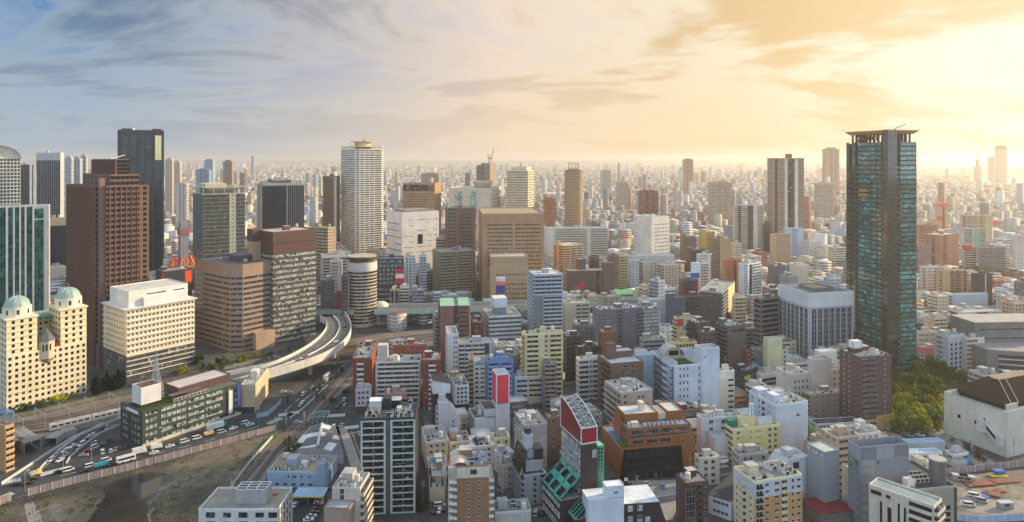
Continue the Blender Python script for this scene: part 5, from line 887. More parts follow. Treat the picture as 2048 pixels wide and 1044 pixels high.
MB().prism([(-.5,-.6),(h.wr+.5,-.6),(h.wr+.5,10.5),(-.5,10.5)],h.h,h.h+3,0,0,[(0,4.6),(h.wr,4.6),(h.wr,5.2),(0,5.2)]).build('red_roof',METAL,h.root,(176,60,62))
b('apartment_building','white low block with three window rows behind the red-roofed house','apartment block',1831,1835,1878,664,706,8,(214,212,200),fl=4,Rs='.05-.5:w,3,1.5,1.3 .6-.9:w,3,.8,1.2',Ls='')
b('office_building','red and white sectioned low office with pale blue right part','office block',1902,1916,2003,624,672,8,(210,212,216),fl=4,Rs='0-.42:w,4,1.8,1.2 .43-.68:p,124,44,48,.4 .7-1:p,186,200,218,.3',Ls='0-1:p,130,46,48,.3',roof=(206,196,184))
b('warehouse_building','low wide scaffold-sheeted block in pale silver blue','warehouse',1908,1912,1976,588,622,6,(190,202,212),Rs='l,.2,.2',Ls='',clutter=0,fl=5)
b('office_tower','small black glass tower with a white central strip','office tower',1946,1950,1985,547,612,8,(60,66,78),fl=14,Rs='.02-.55:g,1.6,3 .57-.62:p,220,216,208,.4 .64-.98:g,1.6,3',Ls='',glass=GLB,frame=FRAMED,roof=(206,196,180))
b('apartment_building','tan apartment block with three dark balcony strips','apartment block',1875,1879,1934,540,598,6,(206,170,126),fl=10,Rs='.0-.1:b,1.4,2 .4-.55:c,1,3 .58-.78:c,1,3 .86-1:c,1,3',Ls='',bal=(150,120,96))
b('apartment_building','white apartment block with stacked balconies left of the tan strip-balcony block','apartment block',1840,1845,1878,533,590,6,(210,208,206),fl=9,Rs='0-.2:c,1,3 .3-.6:w,2,1.8,1.1 .66-1:c,1,3',Ls='',bal=(196,196,198))
b('apartment_building','brick-red apartment pair split by a dark recess with a red roof sign','apartment block',1848,1879,1918,470,545,28,(172,122,104),fl=15,Rs='.2-.4:c,1,3 .6-.9:w,2,1.6,1.3',Ls='.1-.3:c,1,3 .5-.7:o',roof=(216,200,176))
b('apartment_building','grey-purple apartment block stepping down to the right by the park trees','apartment block',1957,1961,2011,494,556,5,(150,140,140),fl=12,Rs='.0-.5:c,1,3 .55-1:c,1,4',Ls='')
b('apartment_tower','white slab apartment tower at the right edge','apartment tower',2026,2031,2066,470,556,6,(214,204,196),fl=16,Rs='.1-.9:w,5,1.2,1.2',Ls='')
for a_ in(('office_building','blue and cream twin balcony towers above the green-glass office','apartment block',1920,1925,1985,430,498,5,(206,180,144),'0-.12:p,96,116,146,.2 .15-.5:c,1,3 .55-.75:c,1,3',''),('office_building','pale green glazed office with a white right part','office block',1922,1926,1972,457,528,6,(196,196,180),'.05-.4:b,1.5,2 .45-.68:p,140,176,156,.2 .7-.98:b,1.5,2',''),('office_building','grey office with a red and sky blue signboard on its roof','office block',1925,1929,1953,493,552,6,(186,178,172),'b,1.4,2',''),('office_building','orange-brown tower with two red signboards','office block',1870,1874,1896,406,470,5,(214,158,116),'.5-.7:o 0-1@.92-1:p,230,80,72,.4 0-.45@.45-.6:p,222,66,74,.4',''),('office_building','purple-grey office with a red sign band','office block',1828,1832,1862,492,560,5,(160,124,118),'w,4,1.4,1.4',''),('apartment_building','terracotta stepped apartment pair beside the tall dark glass tower','apartment block',1834,1838,1876,449,520,6,(190,136,112),'c,1,3','')):
 b(*a_[:10],None,*a_[10:])
h=BLD[-3]
# small things between
h=b('office_building','white three-floor corner office with cream bands right of the orange-brown office','office block',1392,1400,1439,916,972,12,(212,206,190),fl=4,Rs='.12-.85:w,2,1.7,1.6',Ls='.2-.8:w,1,1.4,1.5',roof=(206,208,208),clutter=2)
h=b('office_building','white terraced factory block with an open railed roof deck','office block',1396,1402,1486,836,912,10,(204,208,212),fl=5,Rs='.1-.95@.6-1:w,3,2.2,2',Ls='',roof=(176,178,182),clutter=1)
h.block('front_deck',h.wr*.12,h.wr*.62,-9,-.1,-.5,h.h*.66,(196,200,204),(170,176,182),fl=3,Ls='b,1.3,2',Rs='.2-.8:c,1,4')
h=b('office_building','dark red-brown stair building with a glazed left bay at the bottom edge','office block',1352,1372,1417,966,1066,14,(96,70,64),fl=7,Rs='.0-.4@0-.9:g,1.6,3 .5-.7:c,1,3 .8-.95:w,1,1.2,1.3',Ls='.1-.3@0-.9:v,1,1',roof=(196,190,184),clutter=1,nick='the red-brown stair building')
h=b('warehouse_building','low warehouse with a big dark slate roof and white arched side wall','warehouse',1416,1462,1500,1004,1042,50,(196,200,206),fl=2,clutter=0,par=.1,roof=(52,58,66),Ls='.2-.9:w,4,1.4,1.2',Rs='',wr=26)
h=b('warehouse_building','low shed with a dark red metal roof below the grey metal storage block','warehouse',1600,1640,1712,1030,1052,12,(120,110,104),fl=1,clutter=0,par=.1,roof=(122,44,48),Rs='w,3,1.6,1.4')
h=b('office_building','low white site office with pale blue flat roofs behind the gunmetal block','office block',1812,1818,1886,907,938,6,(214,214,208),fl=2,Rs='.05-.98:w,8,1.5,1.3',Ls='',roof=(160,186,202),clutter=0,par=.3)
h=b('office_building','pale blue-roofed low shed behind the low white site office','warehouse',1806,1812,1890,886,906,6,(196,202,206),fl=1,Rs='',roof=(150,180,204),clutter=0,par=.2)
h=b('shop_building','small grey kiosk with glazed corner and blue trim by the hoarding','shop',1890,1907,1938,908,934,14,(206,208,208),fl=2,Rs='.05-.95@.45-.95:b,1.7,1.2 .9-1@0-1:p,60,150,206,.3',Ls='.1-.9@.45-.95:b,1.7,1.2',roof=(170,172,170),glass=GLG,clutter=1)
h=b('apartment_building','brown ten-floor apartment block with a cream crown and rounded white corner balconies','apartment block',905,914,978,933,1088,6,(150,112,82),fl=10,par=.5,clutter=2,wm=TILE,roof=(140,156,174),nick='the brown block with the cream crown',Rs='.3-.44@0-.84:w,1,1.3,1.3 .62-.76@0-.84:w,1,1.3,1.3',Ls='',frame=FRAMEW)
MB().box(-.15,h.wr+.15,-.15,.05,h.h-4.6,h.h-.5).build('cream_crown',WALL,h.root,(218,208,186));MB().box(h.wr*.42,h.wr*.62,-.25,-.15,h.h-3.2,h.h-1.4).build('crown_window',GL,h.root)
for i in range(9):
 z=1.2+(h.h-5)*i/9;o=MB();k=7
 pts=[(-3.2*math.sin(t)+.0,3.4-3.6*math.cos(t)) for t in np.linspace(0,math.pi/2,k)]
 for p_,q_ in zip(pts,pts[1:]):o.quad(((q_[0],q_[1],z-.2),(p_[0],p_[1],z-.2),(p_[0],p_[1],z+1.05),(q_[0],q_[1],z+1.05)))
 o.box(-3.2,-3.05,3.4,h.wl,z-.2,z+1.05);o.box(-3.1,-.05,0.4,h.wl,z-.18,z-.02);o.build('corner_balcony',WALL,h.root,(226,220,208))
 o=MB();o.box(h.wr+.05,h.wr+2,.1,h.wl,z-.2,z);o.box(h.wr+1.9,h.wr+2.02,0,h.wl,z,z+1.05);o.box(h.wr+.05,h.wr+1.9,0,.1,z,z+1.05);o.build('side_balcony',WALL,h.root,(220,214,202))
 MB().box(-.1,.05,1,h.wl-1,z+.1,z+2).build('balcony_window',GLD,h.root)
v=MB();n_=3
for i in range(n_):
 y0,y1=h.wl*(.05+.3*i),h.wl*(.05+.3*i+.28);ar=[(-2.6+7.6*j/8,h.h-.3+1.5*math.sin(math.pi*j/8)) for j in range(9)]
 for(xa,za),(xb,zb) in zip(ar,ar[1:]):v.quad(((xa,y0,za),(xb,y0,zb),(xb,y1,zb),(xa,y1,za)))
v.build('curved_canopy',WALL,h.root,(206,192,170))
for a_ in(('apartment_building','beige low block with a grey roof at the alley left of the brown cream-crowned block','apartment block',843,852,897,884,1000-64,14,(206,198,178),'.1-.9:w,3,1.3,1.3','.2-.9:w,3,1.2,1.3',(150,170,184)),('house','low beige house with a vivid blue roof terrace','house',851,857,894,935,962,10,(196,180,150),'w,2,1.3,1.2','w,2,1.2,1.2',(60,150,210)),('house','small pink-grey house with white flat roof below the blue roof terrace','house',858,864,894,953,985,10,(176,158,150),'.1-.9:w,2,1.6,1.3','',(214,210,208)),('house','small beige shed-like house with a dark lean-to roof by the alley','house',855,859,890,975,1004,8,(196,184,150),'','',(66,70,78)),('house','low cream building with a rust-red penthouse left of the pyramid skylight','house',893,899,940,884,922,12,(206,192,164),'.1-.9:w,3,1.2,1.2','',(110,90,80)),('office_building','low white building with a grey pyramid skylight on its roof','office block',928,944,988,893,930,14,(214,214,212),'.1-.9:w,3,1.4,1.2','',(210,212,212)),('house','small beige house with a teal roof strip right of the pyramid skylight','house',983,988,1020,876,915,12,(206,200,176),'w,2,1.3,1.2','',(40,130,150)),('house','small grey-white house with a white roof behind the grey stepped block','house',989,1003,1030,910,952,30,(192,198,206),'w,2,1.2,1.2','w,1,1.2,1.2',(216,218,220)),('house','small house with an ochre roof edge left of the grey stepped block','house',996,1006,1032,930,978,26,(186,182,170),'.3-.7:w,1,1.2,1.2','w,1,1.2,1.2',(120,106,70)),('house','white house with grey roof and square white stair tower by the red billboard','house',1030,1040,1076,836,872,20,(214,214,212),'w,3,1.2,1.2','c,1,3',(120,120,124)),('office_building','small mauve office with poster-covered base at the crossing','office block',706,711,742,778,826,8,(196,186,192),'.1-.9@.3-1:w,3,1.4,1.4 0-1@0-.28:p,90,70,76,.15','',(168,184,186)),('house','plain dusty-pink blank block in front of the beige banded slab','house',762,768,813,788,838,10,(164,124,124),'','',(150,116,116)),('office_building','low shed with a grey-green roof and a black tank tower at the bottom edge','warehouse',985,990,1062,1024,1066,8,(190,190,180),'','',(120,130,116))):
 b(*a_[:9],a_[9],None,a_[10],a_[11],roof=a_[12])
h=BLD[-8];MB().prism([(h.wr*.2,2),(h.wr*.85,2),(h.wr*.85,h.wl-2),(h.wr*.2,h.wl-2)],h.h-.8,h.h+2.4,0,0,[(h.wr*.5,h.wl*.5-.1),(h.wr*.55,h.wl*.5-.1),(h.wr*.55,h.wl*.5+.1),(h.wr*.5,h.wl*.5+.1)]).build('pyramid_skylight',GLB,h.root)
# glass and white grid apartment tower
h=b('apartment_tower','black and white gridded apartment tower with glass balconies and a white roof canopy','apartment tower',719,722,831,838,1027,5,(40,46,50),fl=14,par=1.0,clutter=2,roof=(72,78,82),nick='the black and white gridded tower',Rs='.04-.42:c,1.1,5,1 .58-.96:c,1.1,5,1 .47-.53:p,120,118,120,.3',Ls='.1-.9:b,1.4,2',bal=(206,218,214),glass=GL,frame=FRAMED,wl=22)
f_=MB();fh=(h.h-1)/14
for f0 in(0,.035,.42,.455,.53,.58,.965,1):x=h.wr*f0;f_.box(x-.12,x+.12,-1.28,-1.16,.5,h.h)
f_.build('black_upright',FRAMED,h.root);g2=MB()
for i in range(15):
 z=.3+fh*i
 for f0,f1 in((.0,.46),(.54,1)):g2 .box(h.wr*f0,h.wr*f1,-1.38,-1.3,z-.25,z+.35)
 for f0,f1 in((0,.035),(.42,.46),(.54,.58),(.965,1)):
  if i<14:g2 .box(h.wr*f0,h.wr*f1,-1.34,-1.26,z+.36,z+fh-.3)
g2 .build('white_grid',mk_plain('pale_green_tile',(.46,.52,.50),.4),h.root);h.box('white_canopy',2,7.5,11,16,h.h+3.2,h.h+3.5,(230,230,230));h.box('canopy_room',2.2,7.3,11.2,15.8,h.h-1,h.h+3.2,(206,206,206));h.box('dark_screen',8,11.5,12,16,h.h-1,h.h+4,(52,60,66))
# bottom left
h=b('office_building','long dark green tiled office with green glass windows and grass on its roof','office block',237,285,481,823,895,54.5,(62,66,60),fl=5,par=.4,clutter=0,wm=TILE,roof=(96,106,84),nick='the dark green office',glass=GLG,frame=FRAMED,Rs='.02-.14:w,3,1.8,2 .17-.42:w,5,2.6,2.1 .44-.6:w,3,3.4,2.1 .62-.8:w,4,2.6,2.1 .84-.98:w,2,1.2,2',Ls='.1-.35:w,2,1.8,2 .5-.9:w,3,1.8,2',wl=24)
w_,l_,z=h.wr,h.wl,h.h
MB().box(1,w_*.5,1,l_*.75,z-.38,z-.2).build('roof_lawn',LEAF,h.root,(66,92,44));h.block('rear_block',w_*.42,w_*.98,l_*.35,l_,z-.4,z+4,(96,70,64),(196,186,178),fl=1);h.box('roof_canopy',w_*.3,w_*.6,l_*.12,l_*.3,z+2.2,z+2.5,(108,86,86));h.ac(w_*.32,1.2,z-.3,9,2.2,(214,214,210))
h.box('tall_sign',w_*.86,w_*.9,-.9,-.1,z*.15,z*.85,(226,228,230),OBJ);h.box('blue_sign',w_*.955,w_*.99,-.9,-.1,z*.25,z*.95,(66,72,150),OBJ)
h.box('plinth',-.15,w_+.15,-.35,0,-.2,1.6,(206,196,180));h.box('name_board',-.2,0,l_*.2,l_*.72,z-2.6,z-1.0,(214,222,220),OBJ)
wx,wy=h.world(2.2,6);sb=empty('billboard_box',(wx,wy,z),h.a);tag(sb,'big blank white billboard box with rusty open top on the dark green office roof','billboard')
m_=MB();bw,bl,z0,z1=10.5,10,1.2,10.5
m_.box(0,bw,0,.2,z0,z1);m_.box(0,bw,bl-.2,bl,z0,z1);m_.box(0,.2,.2,bl-.2,z0,z1);m_.box(bw-.2,bw,.2,bl-.2,z0,z1);m_.build('white_panel',WALL,sb,(222,222,220))
m_=MB();rr=random.Random(4)
for i in range(7):
 x=.5+i*1.55;m_.tube((x,.5,z1-.6),(x,bl-.5,z1-.6),.12);m_.tube((.5,.5+i*1.45,z1-.4),(bw-.5,.5+i*1.45,z1-.4),.12);m_.tube((x,.6,0),(x,.6,z1-.6),.1);m_.tube((x,bl-.6,0),(x,bl-.6,z1-.6),.1)
m_.tube((5,5,0),(5,5,z1+5),.14);m_.tube((4,6,0),(4,6,z1+3),.1);m_.build('rusty_frame',OBJ,sb,(120,74,60))
wx,wy=h.world(13.5,13);lt=MB()
def lattice(m_,hh,w0,w1,n,r=.14):
 for i in range(n):
  za,zb=hh*i/n,hh*(i+1)/n;a_,c_=w0+(w1-w0)*(i/n)**.7,w0+(w1-w0)*((i+1)/n)**.7
  P4=lambda q,zz:[(-q,-q,zz),(q,-q,zz),(q,q,zz),(-q,q,zz)];A,C=P4(a_,za),P4(c_,zb)
  for k in range(4):m_.tube(A[k],C[k],r);m_.tube(A[k],C[(k+1)%4],r*.6);m_.tube(A[(k+1)%4],C[k],r*.6);m_.tube(C[k],C[(k+1)%4],r*.6)
lattice(lt,22,3.4,.5,10);lt.tube((0,0,22),(0,0,27),.1)
for zz in(17,19.5,21.5):lt.tube((-2,0,zz),(2,0,zz),.1);lt.tube((0,-2,zz),(0,2,zz),.1)
o=lt.build('lattice_mast',STEEL,None,None,(wx,wy,z));tag(o,'white-grey steel lattice mast on the lawn roof of the dark green office','mast')
x_,y_,_=P(1331,690,12);m_=MB()
for s in(-1,1):
 for t in(-1,1):m_.tube((3.6*s,3.6*t,0),(3.6*s,3.6*t,15),.22)
for i in range(6):
 zz=15*i/5
 for s in(-1,1):m_.tube((-3.6,3.6*s,zz),(3.6,3.6*s,zz),.16);m_.tube((3.6*s,-3.6,zz),(3.6*s,3.6,zz),.16)
 if i<5:
  for s in(-1,1):m_.tube((-3.6,3.6*s,zz),(3.6,3.6*s,zz+3),.12);m_.tube((3.6*s,3.6,zz),(3.6*s,-3.6,zz+3),.12)
m_.tube((0,0,0),(0,0,14),.5)
o=m_.build('steel_lattice',FRAMEW,None,None,(x_,y_,12));tag(o,'white steel lattice sign frame standing above the vault-roofed stair block','sign frame')
h=b('office_building','beige wedge-shaped blank building between the dark green office and the curving ramp','office block',482,511,523,768,825,97,(206,182,150),fl=4,clutter=1,roof=(206,202,198),Ls='',Rs='',wr=32,nick='the beige wedge building')
h.box('ground_arcade',-.2,2,.5,h.wl,.1,3.4,(62,62,66));MB().box(12,18,2,6,h.h-.9,h.h+4).build('roof_house',WALL,h.root,(222,212,196))
h=b('office_building','low wide white office with air conditioner alcoves and a big square roof enclosure','office block',397,556,585,1017,1094,90,(212,212,206),fl=4,par=.9,clutter=0,roof=(150,142,130),Ls='.07-.23:w,1,3.4,2 .3-.42:w,1,3,1.8 .5-.62:w,1,3.4,2 .7-.84:w,1,3.2,1.8 .87-1:w,1,3.4,2',Rs='.1-.9:w,4,1,2.2',nick='the low white office',frame=FRAMED)
MB().prism([(5,6.5),(11.5,6.5),(11.5,18.5),(5,18.5)],h.h-.8,h.h+4.6).build('roof_enclosure',WALL,h.root,(176,174,172));MB().box(5.3,11.2,6.8,18.2,h.h+4.6,h.h+4.68).build('enclosure_shade_sheet',GLD,h.root)  # dark sheet on the solid top stands in for the shade inside
f_=MB()
for x in(5,7.1,9.2,11.2):f_.box(x,x+.3,6.5,18.5,h.h+4.7,h.h+5)
for y in(6.5,10.4,14.3,18.2):f_.box(5,11.5,y,y+.3,h.h+4.72,h.h+5.02)
f_.build('enclosure_grille',FRAMEW,h.root);h.box('rust_pile',11.8,13.5,4.5,6.2,h.h-.8,h.h-.3,(176,106,76));r_=MB()
for y in np.linspace(.6,h.wl-.6,16):r_.tube((.5,y,h.h),(.5,y,h.h+1),.05)
r_.tube((.5,.6,h.h+1),(.5,h.wl-.6,h.h+1),.06);r_.build('roof_railing',STEEL,h.root)
h=b('office_building','light blue low building with brown flat roof and small stair tower by the tracks','office block',534,653,684,944,976,88,(166,190,212),fl=2,par=.7,clutter=1,roof=(160,142,112),Ls='.35-.37@.45-1:w,1,.8,1.2 .42-.5@.45-1:w,2,.8,1.2 .56-.6@.45-1:w,1,1.6,1 .7-.73@.45-1:w,1,.8,1 .1-.8@0-.4:w,5,1.9,1',Rs='',wr=17,nick='the light blue low building')
h.block('stair_tower',-.2,3.5,.5,4.5,-.5,h.h+4,(166,188,208),fl=3,Ls='w,1,1.8,1',Rs='');h.box('blue_door_sign',4,7,-.2,0,.5,5.5,(60,140,206),OBJ);h.box('white_tank',5,7.6,11,13.6,h.h-.7,h.h+2,(206,216,224),OBJ)
x_,y_,_=P(600,1002,4);cn=empty('car_port',(P(586,1010)[0],P(586,1010)[1],0),0);tag(cn,'open car port with pale blue roof and yellow edge by the light blue building','car port')
cw=P(646,1010)[0]-P(586,1010)[0];MB().box(-.3,cw+.3,-.3,8,3.6,3.85).build('roof',METAL,cn,(150,180,200));MB().box(-.32,cw+.32,-.42,-.3,3.3,3.85).build('edge_board',OBJ,cn,(226,190,60))
for x in(0,cw/2,cw):MB().box(x-.1,x+.1,0,.2,0,3.6).build('post',STEEL,cn)
q=[np.array(P(*p_,5)) for p_ in((583,897),(687,908),(668,852),(622,852))];o0=q[0]*(1,1,0);wh=empty('warehouse_building',tuple(o0));tag(wh,'old railway warehouse with a dark corrugated roof patched in white','warehouse')
FOOT.append([tuple(p_[:2]) for p_ in q]);L_=[p_-o0 for p_ in q];dn=np.array((0,0,5.2));ra,rb=(L_[0]+L_[1])/2+(0,0,2.4),(L_[3]+L_[2])/2+(0,0,1.6);m_=MB()
for i in range(4):m_.quad((L_[i]-dn,L_[(i+1)%4]-dn,L_[(i+1)%4],L_[i]))
m_.quad((L_[0],L_[1],ra-(0,0,.1)));m_.quad((L_[2],L_[3],rb-(0,0,.1)));m_.build('wall',WALL,wh,(196,182,180))
m,g=newmat('patched_corrugated_roof');co=g.n('TexCoord').outputs['Object'];x,y,z=g.xyz(co)[:3]
rib=g.m('MULTIPLY',g.m('ADD',g.m('SINE',g.m('MULTIPLY',y,5.2)),1),.5);pn=g.noise(g.comb(g.m('MULTIPLY',g.m('FLOOR',g.m('DIVIDE',x,4.3)),3.1),g.m('MULTIPLY',g.m('FLOOR',g.m('DIVIDE',y,5.5)),2.3),1.),.8,2);streak=g.noise(g.vm('MULTIPLY',co,(.5,2.2,1)),1.,4,.7)
c=g.mix(g.mr(streak,.4,.62,0,1),(.04,.044,.052),(.20,.20,.21));c=g.mix(g.m('GREATER_THAN',pn,.55),c,(.62,.64,.68));c2=g.vm('SCALE',c);g.nt.links.new(g.mr(rib,0,1,.75,1.05),c2 .node.inputs[3]);finish(g,c2,.7)
m_=MB();m_.quad((L_[0]-(.6,.6,.3),ra-(0,.6,0),rb+(0,.6,0),L_[3]+(-.6,.6,-.3)));m_.quad((ra-(0,.6,0),L_[1]+(.6,-.6,-.3),L_[2]+(.6,.6,-.3),rb+(0,.6,0)));m_.build('corrugated_roof',m,wh)
m_=MB();m_.tube(ra+(0,1,.2),rb+(0,-1,.2),.7,0,4);m_.build('ridge_vent',METAL,wh,(206,208,212))
x_,y_,_=P(616,847);fb=MB()
for i in range(5):
 xx=11*i/4;hh=1.5 if i==0 else 3.6
 for yy in(0,8):fb.tube((xx,yy,0),(xx,yy,hh),.14);fb.tube((xx,yy,hh),(xx,4,hh+1.8),.14)
 if i<4:
  for yy in(0,8):fb.tube((xx,yy,hh),(xx+2.75,yy,0),.09);fb.tube((xx,yy,hh),(xx+2.75,yy,3.6),.14)
  fb.tube((xx,4,hh+1.8),(xx+2.75,4,5.4),.14);fb.tube((xx,0,hh),(xx+2.75,4,5.4),.09);fb.tube((xx,8,hh),(xx+2.75,4,5.4),.09)
o=fb.build('steel_canopy',OBJ,None,(146,190,170),(x_,y_,0),R(4));tag(o,'pale teal steel gabled frame beside the level crossing','steel frame')
h=b('apartment_building','beige apartment block with a lower front terrace and open stair balconies on the right','apartment block',664,720,744,976,1100,86,(200,190,176),fl=8,par=.5,clutter=1,roof=(168,170,172),Ls='.3-.42@.8-1:w,1,1.6,2',Rs='c,1.5,9',bal=(206,192,168),nick='the beige block with stair balconies')
h.block('front_terrace',-6,-.1,2.2,h.wl+1,-.5,h.h-4.6,(166,144,126),(176,178,180),fl=6,Ls='.42-.62:w,1,1.7,1.3 .78-.86:w,1,.8,1.3')
h=B('parking_building','orange-tan parking garage with open decks at the left edge','parking garage',-60,10,28,852,945,66,(192,144,100),fl=7,clutter=0,par=.9,Rs='.02-1:c,.6,30',Ls='',bal=(206,168,122),roof=(140,148,156),glass=GLD)
f_=MB()
for x in np.linspace(0,h.wr,5):
 for y in(0,8):f_.tube((x,y,h.h),(x,y,h.h+6),.2)
 f_.tube((x,0,h.h+6),(x,8,h.h+6),.2)
for y in(0,4,8):f_.tube((0,y,h.h+6),(h.wr,y,h.h+6),.2)
f_.build('roof_frame',OBJ,h.root,(96,130,156));h.done()
# ground, roads, rails
def mk_ground(name,base,var,scale,extra=None,rough=.9,stops=(.35,.65)):
 m,g=newmat(name);co=g.n('TexCoord').outputs['Object']
 a=g.noise(co,scale,6,.62);b_=g.noise(co,scale*9,4,.6)
 c=g.mix(g.mr(a,*stops,0,1),base,var)
 if extra:c=g.mix(g.mr(g.noise(co,scale*2.3,5,.7),.56,.66,0,1),c,extra)
 c2=g.vm('SCALE',c);g.nt.links.new(g.m('MULTIPLY',g.mr(b_,.3,.7,.74,1.2),g.mr(g.noise(co,1.7,3,.7),.3,.7,.72,1.25)),c2 .node.inputs[3]);finish(g,c2,rough);return m
ASPH=mk_ground('asphalt',(.026,.028,.032),(.052,.054,.058),.05)
CITYG=mk_ground('town_ground',(.034,.036,.04),(.085,.084,.082),.045,(.13,.125,.12))
SOIL=mk_ground('bare_soil',(.15,.118,.075),(.052,.044,.033),.03,(.11,.115,.05),stops=(.42,.56))
SAND=mk_ground('pale_silt',(.22,.20,.165),(.12,.105,.085),.3)
BALL=mk_ground('rail_ballast',(.15,.115,.095),(.21,.165,.14),.09)
PAVE=mk_ground('pavement',(.24,.225,.205),(.31,.29,.27),.2)
GRASS=mk_ground('rough_grass',(.05,.10,.022),(.10,.11,.04),.25)
YARD=mk_ground('yard_dirt',(.25,.215,.175),(.15,.13,.10),.06,(.11,.10,.09),stops=(.42,.56))
wm_,g=newmat('standing_water');co=g.n('TexCoord').outputs['Object']
finish(g,g.mix(g.mr(g.noise(co,.06,4),.35,.65,0,1),(.022,.022,.02),(.06,.054,.042)),.08)
LINE=mk_plain('road_paint',(.62,.62,.60),.7,0,.2,2);LINEO=mk_plain('orange_road_paint',(.55,.2,.07),.7)
def sheet(name,px,mat,z,jag=0):
 pts=[P(*p)[:2] for p in px]
 if jag:
  q=[];r_=random.Random(len(px))
  for i,(a_,c_) in enumerate(zip(pts,pts[1:]+pts[:1])):
   n_=max(1,int(math.dist(a_,c_)/1.2))
   q+=[(a_[0]+(c_[0]-a_[0])*k/n_+r_.gauss(0,jag),a_[1]+(c_[1]-a_[1])*k/n_+r_.gauss(0,jag)) for k in range(n_)]
  pts=q
 b_=MB();b_.quad([(x,y,z) for x,y in pts]);me=b_.mesh(name,[mat])
 import bmesh
 bm=bmesh.new();bm.from_mesh(me);bmesh.ops.triangulate(bm,faces=bm.faces[:]);bmesh.ops.recalc_face_normals(bm,faces=bm.faces[:])
 if sum(f.normal.z for f in bm.faces)<0:bmesh.ops.reverse_faces(bm,faces=bm.faces[:])
 bm.to_mesh(me);bm.free();return struct(put(name,me)),pts
g_=MB();S_=60000
for x0,x1,y0,y1 in((-S_,S_,-2000,S_),):g_.quad(((x0,y0,0),(x1,y0,0),(x1,y1,0),(x0,y1,0)))
struct(g_.build('ground',CITYG))
bay,_=sheet('bay_water',[(1900,366),(2600,372),(2600,350),(1960,350)],wm_,.6)
NOFILL=[]
SITE=[(-160,1040),(0,1013),(57,993),(150,969),(254,944),(330,924),(400,905),(480,882),(549,864),(565,868),(548,892),(520,925),(480,985),(440,1040),(415,1080),(300,1140),(-200,1140)]
o,pts=sheet('site_ground',SITE,SOIL,.03);NOFILL.append(pts)
_,POND=sheet('pond_water',[(158,1060),(178,1040),(196,1010),(212,992),(205,978),(232,962),(262,948),(300,944),(330,946),(350,953),(336,962),(322,968),(330,980),(318,992),(300,1004),(305,1018),(294,1030),(298,1060)],wm_,.06,.35)
sheet('sand_patch_ground',[(318,974),(332,968),(352,960),(384,950),(402,944),(418,938),(424,942),(404,950),(380,956),(364,966),(346,970),(330,978),(320,992),(304,1003),(310,1016),(299,1028),(303,1044),(296,1044),(294,1028),(303,1017),(298,1004),(314,992)],SAND,.07,.5)
sheet('silt_patch_ground',[(97,1013),(112,1006),(126,1012),(132,1024),(131,1044),(96,1044),(104,1028)],SAND,.07,.5)
sheet('silt_spot_ground',[(400,941),(412,935),(422,936),(420,941),(408,945)],SAND,.075,.4)
sheet('dirt_path',[(48,1008),(66,1004),(78,1022),(92,1060),(60,1060)],PAVE,.05)
sheet('weed_lawn',[(513,893),(540,868),(562,858),(566,864),(548,890),(530,897)],GRASS,.06)
o,pts=sheet('main_road',[(-160,1040),(0,1012),(57,992),(254,943),(400,904),(549,863),(560,868),(575,862),(600,850),(700,850),(722,842),(716,828),(690,826),(640,822),(640,800),(690,745),(735,700),(700,690),(650,735),(590,790),(540,822),(480,836),(400,863),(285,900),(240,905),(160,915),(100,935),(40,962),(0,975),(-160,1000)],ASPH,.03);NOFILL.append(pts)
o,pts=sheet('right_road',[(640,822),(640,850),(722,850),(736,880),(752,940),(770,1000),(742,1000),(722,930),(704,880),(690,850),(684,826),(700,800),(716,770),(742,730),(716,730),(690,766),(665,800)],ASPH,.045);NOFILL.append(pts)
o,pts=sheet('ramp_road',[(-20,990),(40,968),(60,950),(100,925),(150,893),(200,862),(240,845),(245,858),(205,880),(178,892),(145,915),(132,935),(95,948),(60,962)],ASPH,.055)
o,pts=sheet('lot_ground',[(150,925),(185,905),(222,880),(262,882),(280,890),(262,910),(200,925)],ASPH,.06)
o,pts=sheet('side_lot_ground',[(585,1070),(588,1000),(650,985),(655,1000),(640,1040),(625,1080)],ASPH,.05);NOFILL.append(pts)
o,pts=sheet('pavement',[(690,852),(704,880),(724,935),(742,1000),(724,1000),(700,930),(682,870),(676,850)],PAVE,.06);NOFILL.append(pts)
RAIL=[(-160,905),(0,866),(30,880),(120,870),(240,838),(300,830),(420,790),(520,768),(600,740),(700,706),(780,694),(880,690),(1000,660),(1050,640),(1060,652),(1050,618),(880,655),(760,668),(680,682),(640,690),(560,716),(480,738),(400,753),(300,782),(190,802),(90,826),(0,842),(-160,872)]
o,pts=sheet('railway_ground',RAIL,BALL,.02);NOFILL.append(pts)
OLD=[(395,1060),(440,1010),(480,960),(520,905),(545,885),(600,835),(650,790),(700,738),(730,700),(745,705),(700,770),(640,822),(600,858),(575,890),(545,940),(510,985),(470,1010),(430,1060)]
o,pts=sheet('freight_track_ground',OLD,BALL,.075);NOFILL.append(pts)
def poly_px(px,z=0):return[np.array((*P(x,y,0)[:2],z)) for x,y in px]
def resample(pts,step):
 out=[pts[0]]
 for a_,c_ in zip(pts,pts[1:]):
  n_=max(1,int(np.linalg.norm(c_-a_)/step))
  for i in range(1,n_+1):out.append(a_+(c_-a_)*i/n_)
 return out
def smoothline(pts,it=2):
 for _ in range(it):
  q=[pts[0]]
  for a_,c_ in zip(pts,pts[1:]):q+=[a_*.75+c_*.25,a_*.25+c_*.75]
  pts=q+[pts[-1]]
 return pts
